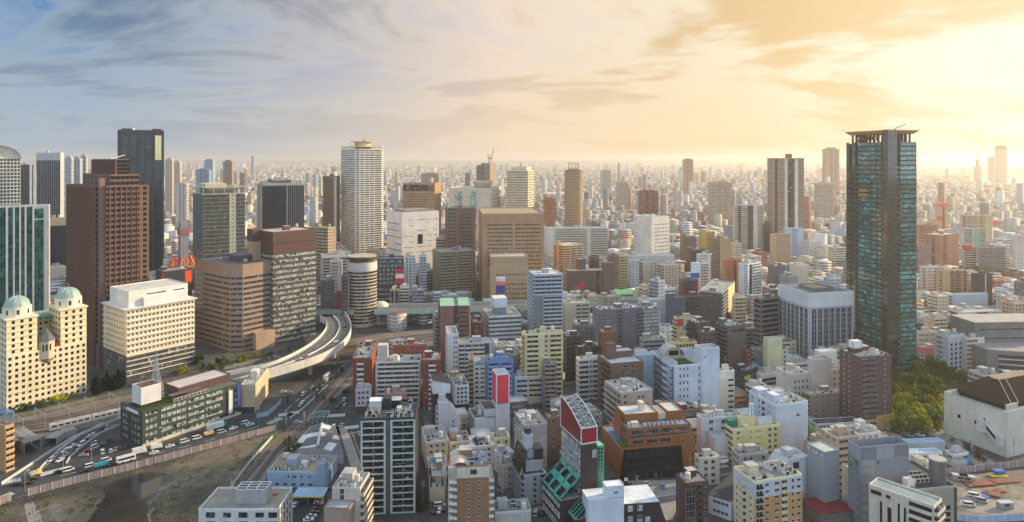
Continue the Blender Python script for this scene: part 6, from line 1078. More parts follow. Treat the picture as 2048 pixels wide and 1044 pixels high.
def ribbon(m_,pts,off0,off1,z0,z1,mat=0):
 """a strip of box section along a line, off0..off1 to its right"""
 L=[];k=len(pts)
 for i in range(k):
  t=pts[min(i+1,k-1)]-pts[max(i-1,0)];t=t/(np.linalg.norm(t[:2])+1e-9);nrm=np.array((t[1],-t[0],0));L.append((pts[i]+nrm*off0,pts[i]+nrm*off1))
 for(a0,a1),(b0,b1) in zip(L,L[1:]):
  A=lambda p,dz_:(p[0],p[1],p[2]+dz_)
  m_.quad((A(a0,z1),A(a1,z1),A(b1,z1),A(b0,z1)),mat);m_.quad((A(a1,z0),A(b1,z0),A(b1,z1),A(a1,z1)),mat);m_.quad((A(b0,z0),A(a0,z0),A(a0,z1),A(b0,z1)),mat);m_.quad((A(a0,z0),A(b0,z0),A(b1,z0),A(a1,z0)),mat)
SLEEP=mk_plain('sleeper',(.06,.05,.044),.9);RAILM=mk_plain('rail_steel',(.30,.24,.21),.4,.3)
def track(px,label,group,ties=True):
 pts=resample(smoothline(poly_px(px)),6.);m_=MB();r_=empty('railway_track',tuple(pts[0]));tag(r_,label,'track',group)
 loc=[p-pts[0] for p in pts];a_=MB();ribbon(a_,loc,-.60,-.48,.2,.42);ribbon(a_,loc,.48,.60,.2,.42);a_.build('rail',RAILM,r_)
 s_=MB();ribbon(s_,loc,-1.3,1.3,.02,.2);s_.build('sleeper_bed',SLEEP,r_)
base_lines=[[(-120,880),(0,852),(120,834),(240,808),(400,766),(540,736),(660,698),(780,676),(890,666)],[(-120,884),(0,857),(120,838),(240,813),(400,770),(540,740),(660,702),(780,680),(890,670)],[(-120,888),(0,862),(120,844),(240,818),(400,775),(540,745),(660,706),(780,684),(890,674)],[(-120,892),(0,866),(120,850),(240,824),(400,780),(540,750),(660,710),(780,688),(890,678)],[(-120,899),(0,872),(120,860),(240,832),(400,786),(520,760)]]
nm_=['farthest main railway track, along the cream domed hotel','second main railway track from the cream domed hotel','middle main railway track of the five in the cutting','fourth main railway track, under the waiting train','nearest main railway track, beside the ramp road']
for l_,n_ in zip(base_lines,nm_):track(l_,n_,'main line tracks')
for i,n_ in enumerate(('left freight track past the construction site','right freight track past the light blue building')):
 s=i*16;track([(412+s*1.6,1055),(455+s*1.5,1000),(497+s*1.3,950),(538+s,900),(572+s,868),(612+s,830),(664+s,775),(712+s*.8,722)],n_,'freight tracks')
def wallline(name,px,hgt,thick,color,label,cat,z=0,mat=None,posts=0,group=None,hpx=0.0):
 pts=resample([np.array(P(x,y,hpx))-np.array((0,0,hpx)) for x,y in px],8);r_=empty(name,tuple(pts[0]));tag(r_,label,cat,group);loc=[p-pts[0] for p in pts]
 m_=MB();ribbon(m_,loc,-thick/2,thick/2,z-.2,z+hgt);m_.build('panel',mat or CONC,r_,color)
 if posts:
  m_=MB()
  for p in resample(loc,posts):m_.box(p[0]-.09,p[0]+.09,p[1]-thick/2-.16,p[1]-thick/2-.02,z,z+hgt+.1)
  m_.build('post',FRAMEW,r_)
 return r_
wallline('track_wall',[(-60,858),(0,841),(90,824),(190,800),(300,780),(400,752),(520,722)],2.2,.4,(126,128,108),'mossy concrete wall between the railway and the cream domed hotel','wall')
wallline('noise_wall',[(122,866),(180,854),(240,838)],3.2,.3,(150,148,136),'grey noise barrier between the waiting train and the ramp road','wall')
wallline('ramp_wall',[(2,970),(40,945),(90,912),(150,875),(240,838)],1.3,.5,(196,198,196),'white concrete parapet on the uphill side of the ramp road','wall')
wallline('ramp_wall',[(76,944),(86,932),(120,900),(160,872),(205,848)],1.0,.4,(206,206,204),'white median wall dividing the two lanes of the ramp road','wall')
wallline('ramp_wall',[(132,930),(140,916),(168,892),(200,868),(238,852)],1.2,.4,(186,190,190),'white curved parapet between ramp road and parking lot','wall')
m,g=newmat('pinkish_hoarding');co=g.n('TexCoord').outputs['Object'];x,y,z=g.xyz(co)[:3];st=g.m('FRACT',g.m('MULTIPLY',g.m('ADD',x,g.m('MULTIPLY',y,.35)),.62));n_=g.white(g.comb(g.m('FLOOR',g.m('MULTIPLY',g.m('ADD',x,g.m('MULTIPLY',y,.35)),.62)),0.,0.))
c=g.mix(n_,(.26,.20,.195),(.37,.30,.29));c=g.mix(g.m('LESS_THAN',st,.12),c,(.19,.15,.15));finish(g,c,.6);HOARD=m
wallline('site_hoarding',[(57,992),(150,967),(254,942),(330,922),(400,903),(480,881),(549,862)],3.4,.15,(196,160,150),'long pinkish brown hoarding along the muddy construction site','hoarding',mat=HOARD,posts=4)
wallline('site_hoarding',[(-40,1024),(0,1010),(22,1002)],3.4,.15,(196,160,150),'short hoarding piece left of the construction site gate','hoarding',mat=HOARD,posts=4)
wallline('site_hoarding',[(1662,884),(1720,876),(1770,874),(1800,882),(1812,890)],3.2,.15,(170,140,140),'dull pink hoarding behind the gunmetal grey block','hoarding',mat=HOARD,posts=4)
wallline('site_hoarding',[(1812,957),(1900,949),(2000,938),(2100,928)],3.2,.15,(170,140,150),'dull purple hoarding along the far side of the storage yard','hoarding',mat=HOARD,posts=4)
wallline('site_hoarding',[(1908,1040),(1960,1046),(2060,1040),(2140,1034)],3,.15,(170,190,210),'pale blue sheet fence at the near side of the storage yard','fence',posts=4)
wallline('garden_wall',[(1295,1008),(1350,1000),(1362,998)],2.6,.3,(160,156,160),'grey block wall in front of the orange-brown office forecourt','wall')
wallline('sheet_fence',[(514,836),(535,832),(552,818),(562,806)],2.6,.15,(156,190,200),'pale turquoise sheet fence by the beige wedge building','fence',posts=3)
wallline('track_fence',[(438,1012),(470,966),(505,920),(545,876)],1.6,.2,(190,196,196),'white rail fence along the freight tracks and construction site','fence',posts=4)
# elevated expressway
DECK=mk_ground('worn_deck',(.085,.085,.088),(.13,.128,.125),.08)
def deck(name,label,left,right,h0,color=(196,200,186),par=1.4,th=2.2,pier=None,med=0):
 """left and right edges as photo rows at deck height h0 (or a list of heights)"""
 n_=len(left);hs=h0 if isinstance(h0,(list,tuple)) else[h0]*n_
 A=resample(smoothline([np.array(P(x,y,h_)) for(x,y),h_ in zip(left,hs)]),1e9);C=resample(smoothline([np.array(P(x,y,h_)) for(x,y),h_ in zip(right,hs)]),1e9)
 r_=empty(name,(A[0][0],A[0][1],0));tag(r_,label,'expressway');o_=np.array((A[0][0],A[0][1],0));A=[a_-o_ for a_ in A];C=[c_-o_ for c_ in C]
 d_=MB();s_=MB();pa=MB();pc=MB();ln=MB()
 for i in range(len(A)-1):
  a0,a1,c0,c1=A[i],A[i+1],C[i],C[i+1];Z=lambda p,q:(p[0],p[1],p[2]+q)
  d_.quad((Z(a0,0),Z(c0,0),Z(c1,0),Z(a1,0)));s_.quad((Z(a0,-th),Z(a1,-th),Z(c1,-th),Z(c0,-th)))
  for p0,p1,bb,sgn in((a0,a1,pa,1),(c0,c1,pc,-1)):
   w0=(C[i]-A[i]);w0=w0/np.linalg.norm(w0)*.35*sgn;bb.quad((Z(p0,-th),Z(p1,-th),Z(p1,par),Z(p0,par)));bb.quad((Z(p0+w0,0.01),Z(p0+w0,par),Z(p1+w0,par),Z(p1+w0,0.01)));bb.quad((Z(p0,par),Z(p1,par),Z(p1+w0,par),Z(p0+w0,par)))
  if med:
   m0,m1=a0+(c0-a0)*med,a1+(c1-a1)*med;w0=(c0-a0)/np.linalg.norm(c0-a0)*.3
   for sg in(-1,1):pa.quad((Z(m0+w0*sg,.01),Z(m1+w0*sg,.01),Z(m1+w0*sg,.95),Z(m0+w0*sg,.95)))
   pa.quad((Z(m0-w0,.95),Z(m0+w0,.95),Z(m1+w0,.95),Z(m1-w0,.95)))
  for f in(.06,.27,.5,.75,.94):
   if(f in(.27,.75) and(i%2 or not med)) or(f==.5 and(med or i%2)):continue
   e0,e1=a0+(c0-a0)*f,a1+(c1-a1)*f;w0=(c0-a0)/np.linalg.norm(c0-a0)*.1;ln.quad((Z(e0-w0,.03),Z(e0+w0,.03),Z(e1+w0,.03),Z(e1-w0,.03)))
 d_.build('roadway',DECK,r_);s_.build('underside',CONC,r_,(150,156,150));pa.build('parapet',CONC,r_,color);pc.build('parapet',CONC,r_,color);ln.build('lane_line',LINE,r_)
 for i in(pier or[]):
  m_=(A[i]+C[i])/2;hh=m_[2]-th;MB().cyl(m_[0],m_[1],1.5,0,hh-1.6,0,14).build('pier',CONC,r_,(186,188,186));w=np.linalg.norm(C[i]-A[i])*.42;MB().cyl(m_[0],m_[1],1.6,hh-1.6,hh-.02,0,14,min(w,5)).build('pier_head',CONC,r_,(180,184,180))
 return r_
deck('expressway_ramp','curving white-walled expressway ramp that sweeps from the round tower down to the dark green office',[(330,782),(400,764),(470,748),(530,736),(580,716),(622,692),(645,672),(655,654),(652,642),(640,636)],[(345,800),(415,790),(480,770),(528,750),(600,730),(655,710),(690,686),(703,664),(702,646),(690,628)],[8,9,11,12,13,14,15,15,15,15],pier=(6,13,20,26),color=(222,220,208),par=2.3,th=3.0,med=.52)
deck('expressway','pale green-white elevated expressway running right from the round tower',[(748,610),(880,609),(1060,603),(1200,600),(1440,606)],[(748,622),(880,620),(1060,611),(1200,607),(1440,612)],15,color=(186,200,188),pier=(1,3,5,7,9,11,13),th=3.2)
deck('expressway','left stretch of elevated expressway between ribbon tower and round tower',[(560,616),(640,613),(708,611)],[(560,624),(640,622),(708,622)],15,color=(176,196,188),pier=(1,4),th=3)
deck('expressway','grey elevated expressway passing right of the tall dark glass tower',[(1820,632),(1900,629),(1960,628),(2100,634)],[(1820,642),(1900,640),(1960,640),(2100,646)],12,color=(170,176,184),pier=(1,4,7),th=2.5)
deck('expressway','distant pale elevated road right of the striped tower',[(1600,440),(1700,441),(1860,444)],[(1600,444),(1700,445),(1860,449)],14,color=(200,206,206),pier=(1,4),th=3)
h_=smooth(MB().dome(0,0,0,7,4.5,0,24,6).build('entry_hood',OBJ,None,(226,214,192),P(762,612,15)));tag(h_,'cream domed hood where the expressway leaves the round tower on its right','hood')
# painted marks
mk=MB()
def zebra(c0,c1,n_,length,w=.55):
 a_,c_=np.array(P(*c0)[:2]),np.array(P(*c1)[:2]);d_=(c_-a_)/np.linalg.norm(c_-a_);nr=np.array((d_[1],-d_[0]))
 for i in range(n_):
  p=a_+(c_-a_)*(i+.5)/n_;q=[p-d_*w/2-nr*length/2,p+d_*w/2-nr*length/2,p+d_*w/2+nr*length/2,p-d_*w/2+nr*length/2]
  if np.cross(q[1]-q[0],q[2]-q[1])<0:q.reverse()
  mk.quad([(x,y,.085) for x,y in q])
def stripe(px,w=.2,dash=None,z=.085):
 pts=resample(poly_px(px),2.0)
 for i,(a_,c_) in enumerate(zip(pts,pts[1:])):
  if dash and i%dash>=dash/2:continue
  d_=(c_-a_);d_/=np.linalg.norm(d_)+1e-9;nr=np.array((d_[1],-d_[0],0))*w;q=[a_-nr,c_-nr,c_+nr,a_+nr]
  if np.cross((q[1]-q[0])[:2],(q[2]-q[1])[:2])<0:q.reverse()
  mk.quad([(p[0],p[1],z) for p in q])
zebra((80,950),(136,936),16,4.5);zebra((2,967),(42,958),9,4);zebra((4,995),(26,986),5,4);zebra((557,831),(598,824),12,4.5);zebra((655,832),(690,830),11,4.5);zebra((690,856),(718,853),9,4.5);zebra((536,848),(562,836),8,4)
stripe([(30,996),(254,937),(400,898),(540,860)],.18);stripe([(120,952),(254,922),(400,886),(520,852)],.14,6);stripe([(600,806),(640,775),(690,728)],.2);stripe([(575,818),(630,768),(680,716)],.14,6);stripe([(716,862),(740,930),(756,985)],.14,6)
stripe([(60,956),(110,918),(170,880),(230,848)],.12);stripe([(604,818),(655,770)],.25);stripe([(580,836),(604,818)],.3);stripe([(690,870),(724,862)],.3)
struct(mk.build('road_markings',LINE))
mk=MB();stripe([(703,862),(722,915),(738,975)],.22);struct(mk.build('road_orange_lines',LINEO))
o,pts=sheet('yard_ground',[(1905,1040),(1900,960),(1980,945),(2140,932),(2200,1030),(2000,1044)],YARD,.04);NOFILL.append(pts)
o,pts=sheet('yard_slab_ground',[(1915,1018),(1925,985),(1960,980),(1985,1002),(2050,1000),(2060,1022),(1990,1030)],PAVE,.055)
o,pts=sheet('park_lawn',[(1778,862),(1785,780),(1800,752),(1850,738),(1900,742),(1925,752),(1890,790),(1888,850),(1850,862)],GRASS,.04);NOFILL.append(pts)
o,pts=sheet('park_path',[(1800,868),(1850,858),(1890,860),(1950,900),(2000,930),(1960,936),(1900,900),(1880,880)],PAVE,.05);NOFILL.append(pts)
o,pts=sheet('right_lot_ground',[(1790,878),(1830,862),(1870,872),(1890,888),(1800,892)],ASPH,.06);NOFILL.append(pts)
o,pts=sheet('alley_road',[(836,1060),(838,960),(842,880),(836,830),(846,830),(856,880),(850,960),(862,1060)],ASPH,.03);NOFILL.append(pts)
o,pts=sheet('corner_road',[(985,980),(1010,985),(1045,1020),(1100,1012),(1100,1024),(1050,1034),(1060,1060),(1000,1060),(975,1000)],ASPH,.03);NOFILL.append(pts)
o,pts=sheet('forecourt_ground',[(1240,1000),(1240,962),(1392,958),(1400,990),(1360,1000),(1345,1040),(1310,1040),(1295,1008)],PAVE,.04);NOFILL.append(pts)
mats_=(mk_plain('rusty_plate',(.19,.07,.042),.8,0,.3,.6),mk_plain('blue_tarpaulin',(.05,.14,.40),.7),mk_plain('yellow_tarpaulin',(.55,.42,.05),.7))
for i,(x,y,w,l,hh,mt_,a_,lb) in enumerate(((1960,968,18,7,.8,0,8,'long rust-brown steel plate stack in the middle of the storage yard'),(2010,964,14,5,.7,0,12,'rust-brown plate stack at the right of the storage yard'),(1985,990,8,6,.9,0,-30,'small rust-brown plate stack near the white vans'),(1999,983,6,4,.7,0,20,'narrow rust-brown plate stack behind the blue sheet'),(1968,995,6,3.5,.6,1,30,'blue sheet over a heap beside the silver van'),(1994,953,9,5,1,2,5,'yellow sheet-covered stack at the back of the storage yard'),(1999,951,6,4,1.5,1,5,'blue sheet over the top of the yellow stack'))):
 p=P(x,y);m_=MB();rr=random.Random(i)
 for k in range(5):m_.box(-w/2+rr.uniform(0,w*.25),w/2-rr.uniform(0,w*.25),-l/2+rr.uniform(0,1),l/2-rr.uniform(0,1),hh*k/5,hh*(k+1)/5-.02)
 tag(m_.build('plate_stack' if mt_==0 else 'covered_stack',mats_[mt_],None,None,(p[0],p[1],.07 if i<6 else 1.1),R(a_)),lb,'stack')
for i,(x,y,lb) in enumerate(((1920,961,'grey site container farthest left in the storage yard'),(1934,963,'second grey site container in the storage yard'),(2010,1016,'small grey site hut with a flat roof in the storage yard'))):
 p=P(x,y);r_=empty('site_container',(p[0],p[1],.07),R(-20 if i<2 else 5));tag(r_,lb,'container');MB().box(-3,3,-1.2,1.2,.15,2.6).build('body',METAL,r_,(150,158,166));MB().box(-3.2,3.2,-1.4,1.4,2.6,2.75).build('roof',METAL,r_,(186,192,196));MB().box(-1.2,1.2,-1.26,-1.2,1.2,2.1).build('window',GL,r_)
 # vehicles, train, trees, posts
def inside(p,poly):
 x,y=p;c=False;j=len(poly)-1
 for i in range(len(poly)):
  xi,yi=poly[i][0],poly[i][1];xj,yj=poly[j][0],poly[j][1]
  if(yi>y)!=(yj>y) and x<(xj-xi)*(y-yi)/(yj-yi+1e-12)+xi:c=not c
  j=i
 return c
PAINT,g=newmat('car_paint');oi=g.n('ObjectInfo');finish(g,oi.outputs['Color'],.3,**{'Coat Weight':.6,'Coat Roughness':.08})
def mb_carbody(L,Wd,prof,cab):
 """body lofted from a side profile; cab: glazed upper part"""
 b_=MB();n=len(prof);w=Wd/2
 for s in(-1,1):b_.quad([(x,s*w,z) for x,z in(prof if s<0 else prof[::-1])])
 for i in range(n):(xa,za),(xb,zb)=prof[i],prof[(i+1)%n];b_.quad(((xa,-w,za),(xa,w,za),(xb,w,zb),(xb,-w,zb)))
 return b_
def mb_cab(x0,x1,y,z0,z1,r0,r1,m_=0):
 b_=MB();b_.prism([(x0,-y),(x1,-y),(x1,y),(x0,y)],z0,z1,0,1,[(x0+r0,-y*.86),(x1-r1,-y*.86),(x1-r1,y*.86),(x0+r0,y*.86)])
 t=.05;b_.prism([(x0+r0-t,-y*.87),(x1-r1+t,-y*.87),(x1-r1+t,y*.87),(x0+r0-t,y*.87)],z1,z1+.05,1,1);return b_
VEH={'car':dict(L=4.4,W=1.7,prof=[(-2.2,.3),(2.2,.3),(2.2,.75),(2.05,.88),(.9,.98),(-1.6,1.0),(-2.15,.92),(-2.2,.5)],cab=(-1.55,1.0,.78,.96,1.42,.55,.75),wx=1.32),'van':dict(L=4.7,W=1.75,prof=[(-2.35,.3),(2.35,.3),(2.35,.85),(2.2,1.0),(1.75,1.08),(-2.35,1.08)],cab=(-2.32,1.8,.84,1.06,1.92,.15,.7),wx=1.45),'kei':dict(L=3.4,W=1.48,prof=[(-1.7,.3),(1.7,.3),(1.7,.8),(1.55,1.0),(-1.7,1.02)],cab=(-1.68,1.2,.70,1.0,1.6,.15,.5),wx=1.1)}
def vehicle_proto(kind):
 d_=VEH[kind];bm=mb_carbody(d_['L'],d_['W'],d_['prof'],None).mesh('body',[PAINT]);cm=mb_cab(*d_['cab']).mesh('cabin',[CARGL,PAINT])
 wh_=MB();k=12
 ring=lambda y:[(.31*math.cos(2*math.pi*i/k),y,.31*math.sin(2*math.pi*i/k)) for i in range(k)]
 n=0;wh_.v=ring(-.1)+ring(.1);wh_.f=[(i,(i+1)%k,k+(i+1)%k,k+i) for i in range(k)]+[tuple(range(k))[::-1],tuple(range(k,2*k))];wh_.m=[0]*len(wh_.f)
 return bm,cm,wh_.mesh('wheel',[RUBBER]),d_
LAMP=mk_plain('headlamp',(.7,.7,.66),.2)
PROTO={k:vehicle_proto(k) for k in VEH}
HL=MB().box(-.03,.03,-.2,.2,-.08,.08).mesh('headlight',[LAMP])
def car(x,y,kind,color,head,label,name=None,z=.09,world=None,group=None):
 p=world or P(x,y,z);r_=empty(name or{'car':'parked_car','van':'van','kei':'small_car'}[kind],p,head);tag(r_,label,{'car':'car','van':'van','kei':'car'}[kind],group)
 bm,cm,wm__,d_=PROTO[kind];put('body',bm,r_,color);put('cabin',cm,r_,color)
 for sx in(-1,1):
  for sy in(-1,1):put('wheel',wm__,r_,None,(sx*d_['wx'],sy*(d_['W']/2-.08),.31))
 for sy in(-1,1):put('headlight',HL,r_,None,(d_['L']/2,sy*(d_['W']/2-.3),.68))
 return r_
def truck(x,y,color,cabc,head,label,L=7.5,hh=3.2,name='box_truck',z=.09):
 r_=empty(name,P(x,y,z),head);tag(r_,label,'truck');w=1.1
 MB().box(-L/2,L/2-2.0,-w,w,.9,hh).build('cargo_box',METAL,r_,color);MB().box(-L/2,L/2-.2,-w*.8,w*.8,.5,.88).build('chassis',RUBBER,r_)
 c_=MB().prism([(L/2-1.85,-w*.96),(L/2,-w*.96),(L/2,w*.96),(L/2-1.85,w*.96)],.5,2.5,0,0,[(L/2-1.85,-w*.9),(L/2-.35,-w*.9),(L/2-.35,w*.9),(L/2-1.85,w*.9)]).build('cab',PAINT,r_,cabc)
 MB().quad(((L/2-.09,-w*.85,1.45),(L/2-.09,w*.85,1.45),(L/2-.3,w*.8,2.35),(L/2-.3,-w*.8,2.35))).build('windscreen',CARGL,c_)
 for sx in(-L/2+1.3,L/2-1.1):
  for sy in(-1,1):put('wheel',PROTO['van'][2],r_,None,(sx,sy*(w-.12),.42)).scale=(1.35,1.3,1.35)
 return r_
def bus(x,y,color,head,label,L=11.0):
 r_=empty('bus',P(x,y,.09),head);tag(r_,label,'bus');w=1.22
 MB().prism([(-L/2,-w),(L/2,-w),(L/2,w),(-L/2,w)],.4,3.1,0,0,[(-L/2+.1,-w+.06),(L/2-.2,-w+.06),(L/2-.2,w-.06),(-L/2+.1,w-.06)]).build('body',PAINT,r_,color)
 g_=MB()
 for s in(-1,1):g_.box(-L/2+.5,L/2-.7,s*(w-.01)-.015,s*(w-.01)+.015,1.5,2.5)
 g_.box(L/2-.16,L/2-.02,-w+.15,w-.15,1.3,2.75);g_.build('window_band',CARGL,r_);MB().box(-2,1.5,-.8,.8,3.1,3.3).build('roof_unit',METAL,r_,(206,208,206))
 for sx in(-L/2+2.4,L/2-2.2):
  for sy in(-1,1):put('wheel',PROTO['van'][2],r_,None,(sx,sy*(w-.12),.45)).scale=(1.45,1.4,1.45)
 return r_
def heading(a_,c_):p,q=P(*a_),P(*c_);return math.atan2(q[1]-p[1],q[0]-p[0])
RH=heading((130,905),(200,863));MH=heading((254,930),(400,890));CH=heading((600,812),(660,750));SH=heading((675,815),(700,785))
WH_,SI,BK,RD,BL=(222,222,220),(168,172,176),(26,28,32),(150,30,34),(40,80,150)
cn_={WH_:'white',SI:'silver',BK:'black',RD:'red',BL:'blue'}
ramp=[(101.6,922,'kei',WH_),(113,913,'car',SI),(130,903,'car',WH_),(146,894,'car',WH_),(164,890,'van',WH_),(120,922,'car',WH_),(133,912,'car',SI),(144.5,905,'car',BK),(159,899,'car',SI),(177,876,'car',WH_),(185,871,'car',WH_),(196,866,'car',BK),(203,862,'van',BK),(214,857,'car',SI),(168,882,'car',BK)]
ordw=['first','second','third','fourth','fifth','sixth','seventh','eighth','ninth','tenth','eleventh','twelfth','thirteenth','fourteenth','fifteenth']
for i,(x,y,k,c) in enumerate(sorted(ramp,key=lambda q:-q[1])):car(x,y,k,c,RH+math.pi,f"{cn_[c]} {'van' if k == 'van' else 'car'} {ordw[i]} from the crossing in the queue coming down the ramp road",'queued_car',group='cars queuing on the ramp road')
lot=[(190,896,'van',WH_,1.2,'white estate van parked at the back of the corner parking lot'),(177,904,'car',RD,.3,'dark red car behind the ramp parapet in the corner parking lot'),(168,912,'car',SI,.2,'silver car parked by the ramp curve in the corner parking lot'),(205,906,'van',WH_,2.2,'white van with its back to the main road in the corner parking lot'),(222,904,'kei',WH_,1.9,'small white car in the front row of the corner parking lot'),(232,900,'car',SI,1.9,'silver car beside the red car in the front row of the corner parking lot'),(242,897,'car',RD,1.9,'bright red car in the front row of the corner parking lot'),(252,894,'car',BL,1.9,'blue car at the end of the front row by the dark green office'),(201,892,'car',BK,.4,'black car at the back of the corner parking lot beside the estate van'),(221,883,'car',BK,-.5,'black car under the dark green office at the lot wall')]
for q in lot:car(*q[:2],q[2],q[3],q[4],q[5],group='cars in the corner parking lot')
road=[(32,970,'car',BK,'black car nearest the left edge on the main road'),(55,969,'car',BK,'black car following the first at the left end of the main road'),(65,960,'car',BK,'black car in the upper lane above two others, left end of main road'),(117,946,'car',BK,'black car right behind the zebra crossing, next to a white minibus'),(137,942,'van',WH_,'white minibus right after the zebra crossing'),(171,944,'car',BK,'black car close to the hoarding behind the white minibus'),(181,934,'van',WH_,'white van right in front of the teal truck'),(212,923,'van',WH_,'long white estate in the upper lane beside the parking lot entrance'),(227,931,'car',BK,'black car between teal truck and white coach'),(242,917,'car',BK,'black car in the upper lane above the white coach'),(260,913,'car',BK,'dark car between white coach and box truck'),(308,907,'car',WH_,'white car in the lower lane before the white box trucks'),(340,894,'car',WH_,'white car alone in the upper lane beside the dark green office'),(369,885,'van',WH_,'white pickup-like van below the dark green office entrance'),(394,878,'van',WH_,'white van near the blue round sign of the dark green office'),(443,866,'van',SI,'silver van behind the long green-cab truck'),(467,858,'car',WH_,'white car ahead of the long green-cab truck'),(491,848,'van',WH_,'white van at the end of the hoarding near the crossing'),(500,851,'car',WH_,'white car beside the van at the end of the hoarding')]
for q in road:car(*q[:2],q[2],q[3],MH,q[4],'moving_car',group='traffic on the main road')
truck(202,934,(46,140,160),(40,150,170),MH,'teal open truck on the main road',6,2.2,'flatbed_truck');truck(279,908,(222,222,222),(214,214,214),MH,'tall white box truck below the corner of the dark green office',6.6,3.4);truck(313,898,(226,226,226),(220,220,220),MH,'white box truck with a white cab ahead of the tall one',5.4,3);truck(434,858,(226,230,228),(30,130,100),MH,'long white truck with a green cab on the main road',11,3.7);truck(71,951,(186,176,150),(220,200,90),MH+.3,'small yellow and grey truck at the foot of the ramp',5,2.3);truck(418,871,(206,186,130),(196,170,110),MH,'small tan truck behind the long green-cab truck',5,2.2)
bus(252,923,(222,222,220),MH,'white coach on the main road beside the hoarding',8.5);bus(654,757,(226,220,200),CH,'cream coach on the far road beyond the crossing',10)
far=[(567,785,'car',WH_,.4,'white car parked beyond the turquoise fence'),(579,786,'car',SI,.3,'silver car parked beside the white one beyond the turquoise fence'),(607,790,'van',WH_,CH,'white van alone on the far road before the crossing'),(601,812,'car',SI,CH,'silver car waiting at the crossing stop line'),(605,806,'car',WH_,CH,'white car waiting second at the crossing stop line'),(625,777,'car',SI,CH,'silver car on the far road nearer the coach'),(579,830,'car',BK,MH,'black car turning over the zebra crossing'),(596,846,'car',SI,0,'silver car crossing the junction before the warehouse'),(675,816,'car',BK,SH,'black car first in line on the side road right of the freight tracks'),(682,808,'car',BL,SH,'blue car second in line on the side road right of the freight tracks'),(689,801,'kei',WH_,SH,'white small car third in line on the side road right of the freight tracks'),(690,811,'car',SI,SH,'silver car in the other lane of the side road right of the freight tracks'),(668,856,'van',WH_,SH,'white van parked beside the old warehouse'),(684,852,'car',SI,SH,'silver car parked behind the white van beside the old warehouse'),(638,1003,'car',SI,.35,'silver car farthest back in the row before the car port'),(637,1009,'car',WH_,.35,'white car second in the row before the car port'),(632.5,1014.5,'car',RD,.35,'red car third in the row before the car port'),(631,1021,'car',BK,.35,'black car fourth in the row before the car port'),(628,1027.6,'car',BK,.35,'black car fifth in the row before the car port'),(623,1035,'car',SI,.35,'silver car sixth in the row before the car port'),(617,1042,'car',WH_,.35,'white car nearest in the row before the car port'),(589.5,1012,'car',WH_,1.5,'white car parked against the low white office'),(655,982,'car',BK,.8,'black car at the corner of the light blue building'),(879,1013,'van',WH_,.2,'white van parked across beside the brown cream-crowned block'),(868,1024,'car',BK,1.5,'black car left in the small lot beside the brown cream-crowned block'),(879,1023,'car',WH_,1.5,'white car between two dark ones beside the brown cream-crowned block'),(889,1019,'car',BK,1.5,'black car touching the brown cream-crowned block'),(1072,1029,'van',SI,1.3,'silver van in the corner lot right of the curb bend'),(1084,1028,'car',BK,1.3,'black car next to the silver van in the corner lot'),(1949,994,'van',WH_,-.5,'white off-road van by the blue sheet in the storage yard'),(1963,1004,'van',SI,-.6,'silver van in the storage yard near the site hut'),(1939,1012,'van',WH_,-.2,'white van nearest the pale blue fence in the storage yard'),(1811,870,'car',SI,-.6,'silver car left in the lot under the park trees'),(1819,873,'car',(120,176,176),-.6,'pale teal car in the lot under the park trees'),(1840,872,'car',WH_,-.6,'white car right in the lot under the park trees'),(1326,974,'car',(90,130,190),1.4,'light blue car in the forecourt of the orange-brown office'),(1252,966,'van',WH_,1.4,'white van left in the garden of the orange-brown office'),(1294,970,'kei',WH_,.1,'small white car under the dark glass wall of the orange-brown office')]
for q in far:car(*q[:6],group=None)
for x,y,z,k,c,a_,lb in((672,684,15,'car',WH_,1.0,'white car on the outer lane of the curving expressway ramp'),(612,716,14,'van',SI,.7,'silver van low on the curving expressway ramp'),(690,655,15,'car',BK,1.5,'black car near the top of the curving expressway ramp'),(560,738,12,'car',WH_,.6,'white car on the straight lower part of the expressway ramp')):car(0,0,k,c,a_,lb,'moving_car',world=P(x,y,z))
rr=random.Random(12)
def train(px,n,label,z=.5,color=(176,178,182),stripe=(60,60,90)):
 a_,c_=np.array(P(*px[0])),np.array(P(*px[1]));d_=(c_-a_)/np.linalg.norm(c_-a_);r_=empty('commuter_train',(a_[0],a_[1],z),math.atan2(d_[1],d_[0]));tag(r_,label,'train')
 for i in range(n):
  x=i*20.5;cb=MB().prism([(x,-1.45),(x+20,-1.45),(x+20,1.45),(x,1.45)],.5,3.7,0,0,[(x+.1,-1.3),(x+19.9,-1.3),(x+19.9,1.3),(x+.1,1.3)]).build('carriage',METAL,r_,color)
  w_=MB()
  for s in(-1,1):
   for k in range(6):w_.box(x+1.2+3.1*k,x+3.5+3.1*k,s*1.40-.05,s*1.40+.05,1.9,2.9)
  w_.build('window_row',CARGL,cb);MB().box(x+.3,x+19.7,-1.48,-1.44,1.3,1.55).build('side_stripe',OBJ,cb,stripe);MB().box(x+4,x+7,-.8,.8,3.7,4.1).box(x+13,x+16,-.8,.8,3.7,4.1).build('roof_unit',METAL,cb,(150,154,158));MB().box(x+1.5,x+18.5,-1.1,1.1,0,.48).build('bogie',RUBBER,cb)
train([(98,864),(240,831)],3,'grey commuter train with a dark side stripe behind the ramp noise barrier')
train([(0,852),(120,834)],1,'short grey train end at the left behind the steel sheds') if False else None
train([(395,768),(540,737)],4,'long grey train on the far track below the pinkish tan office')
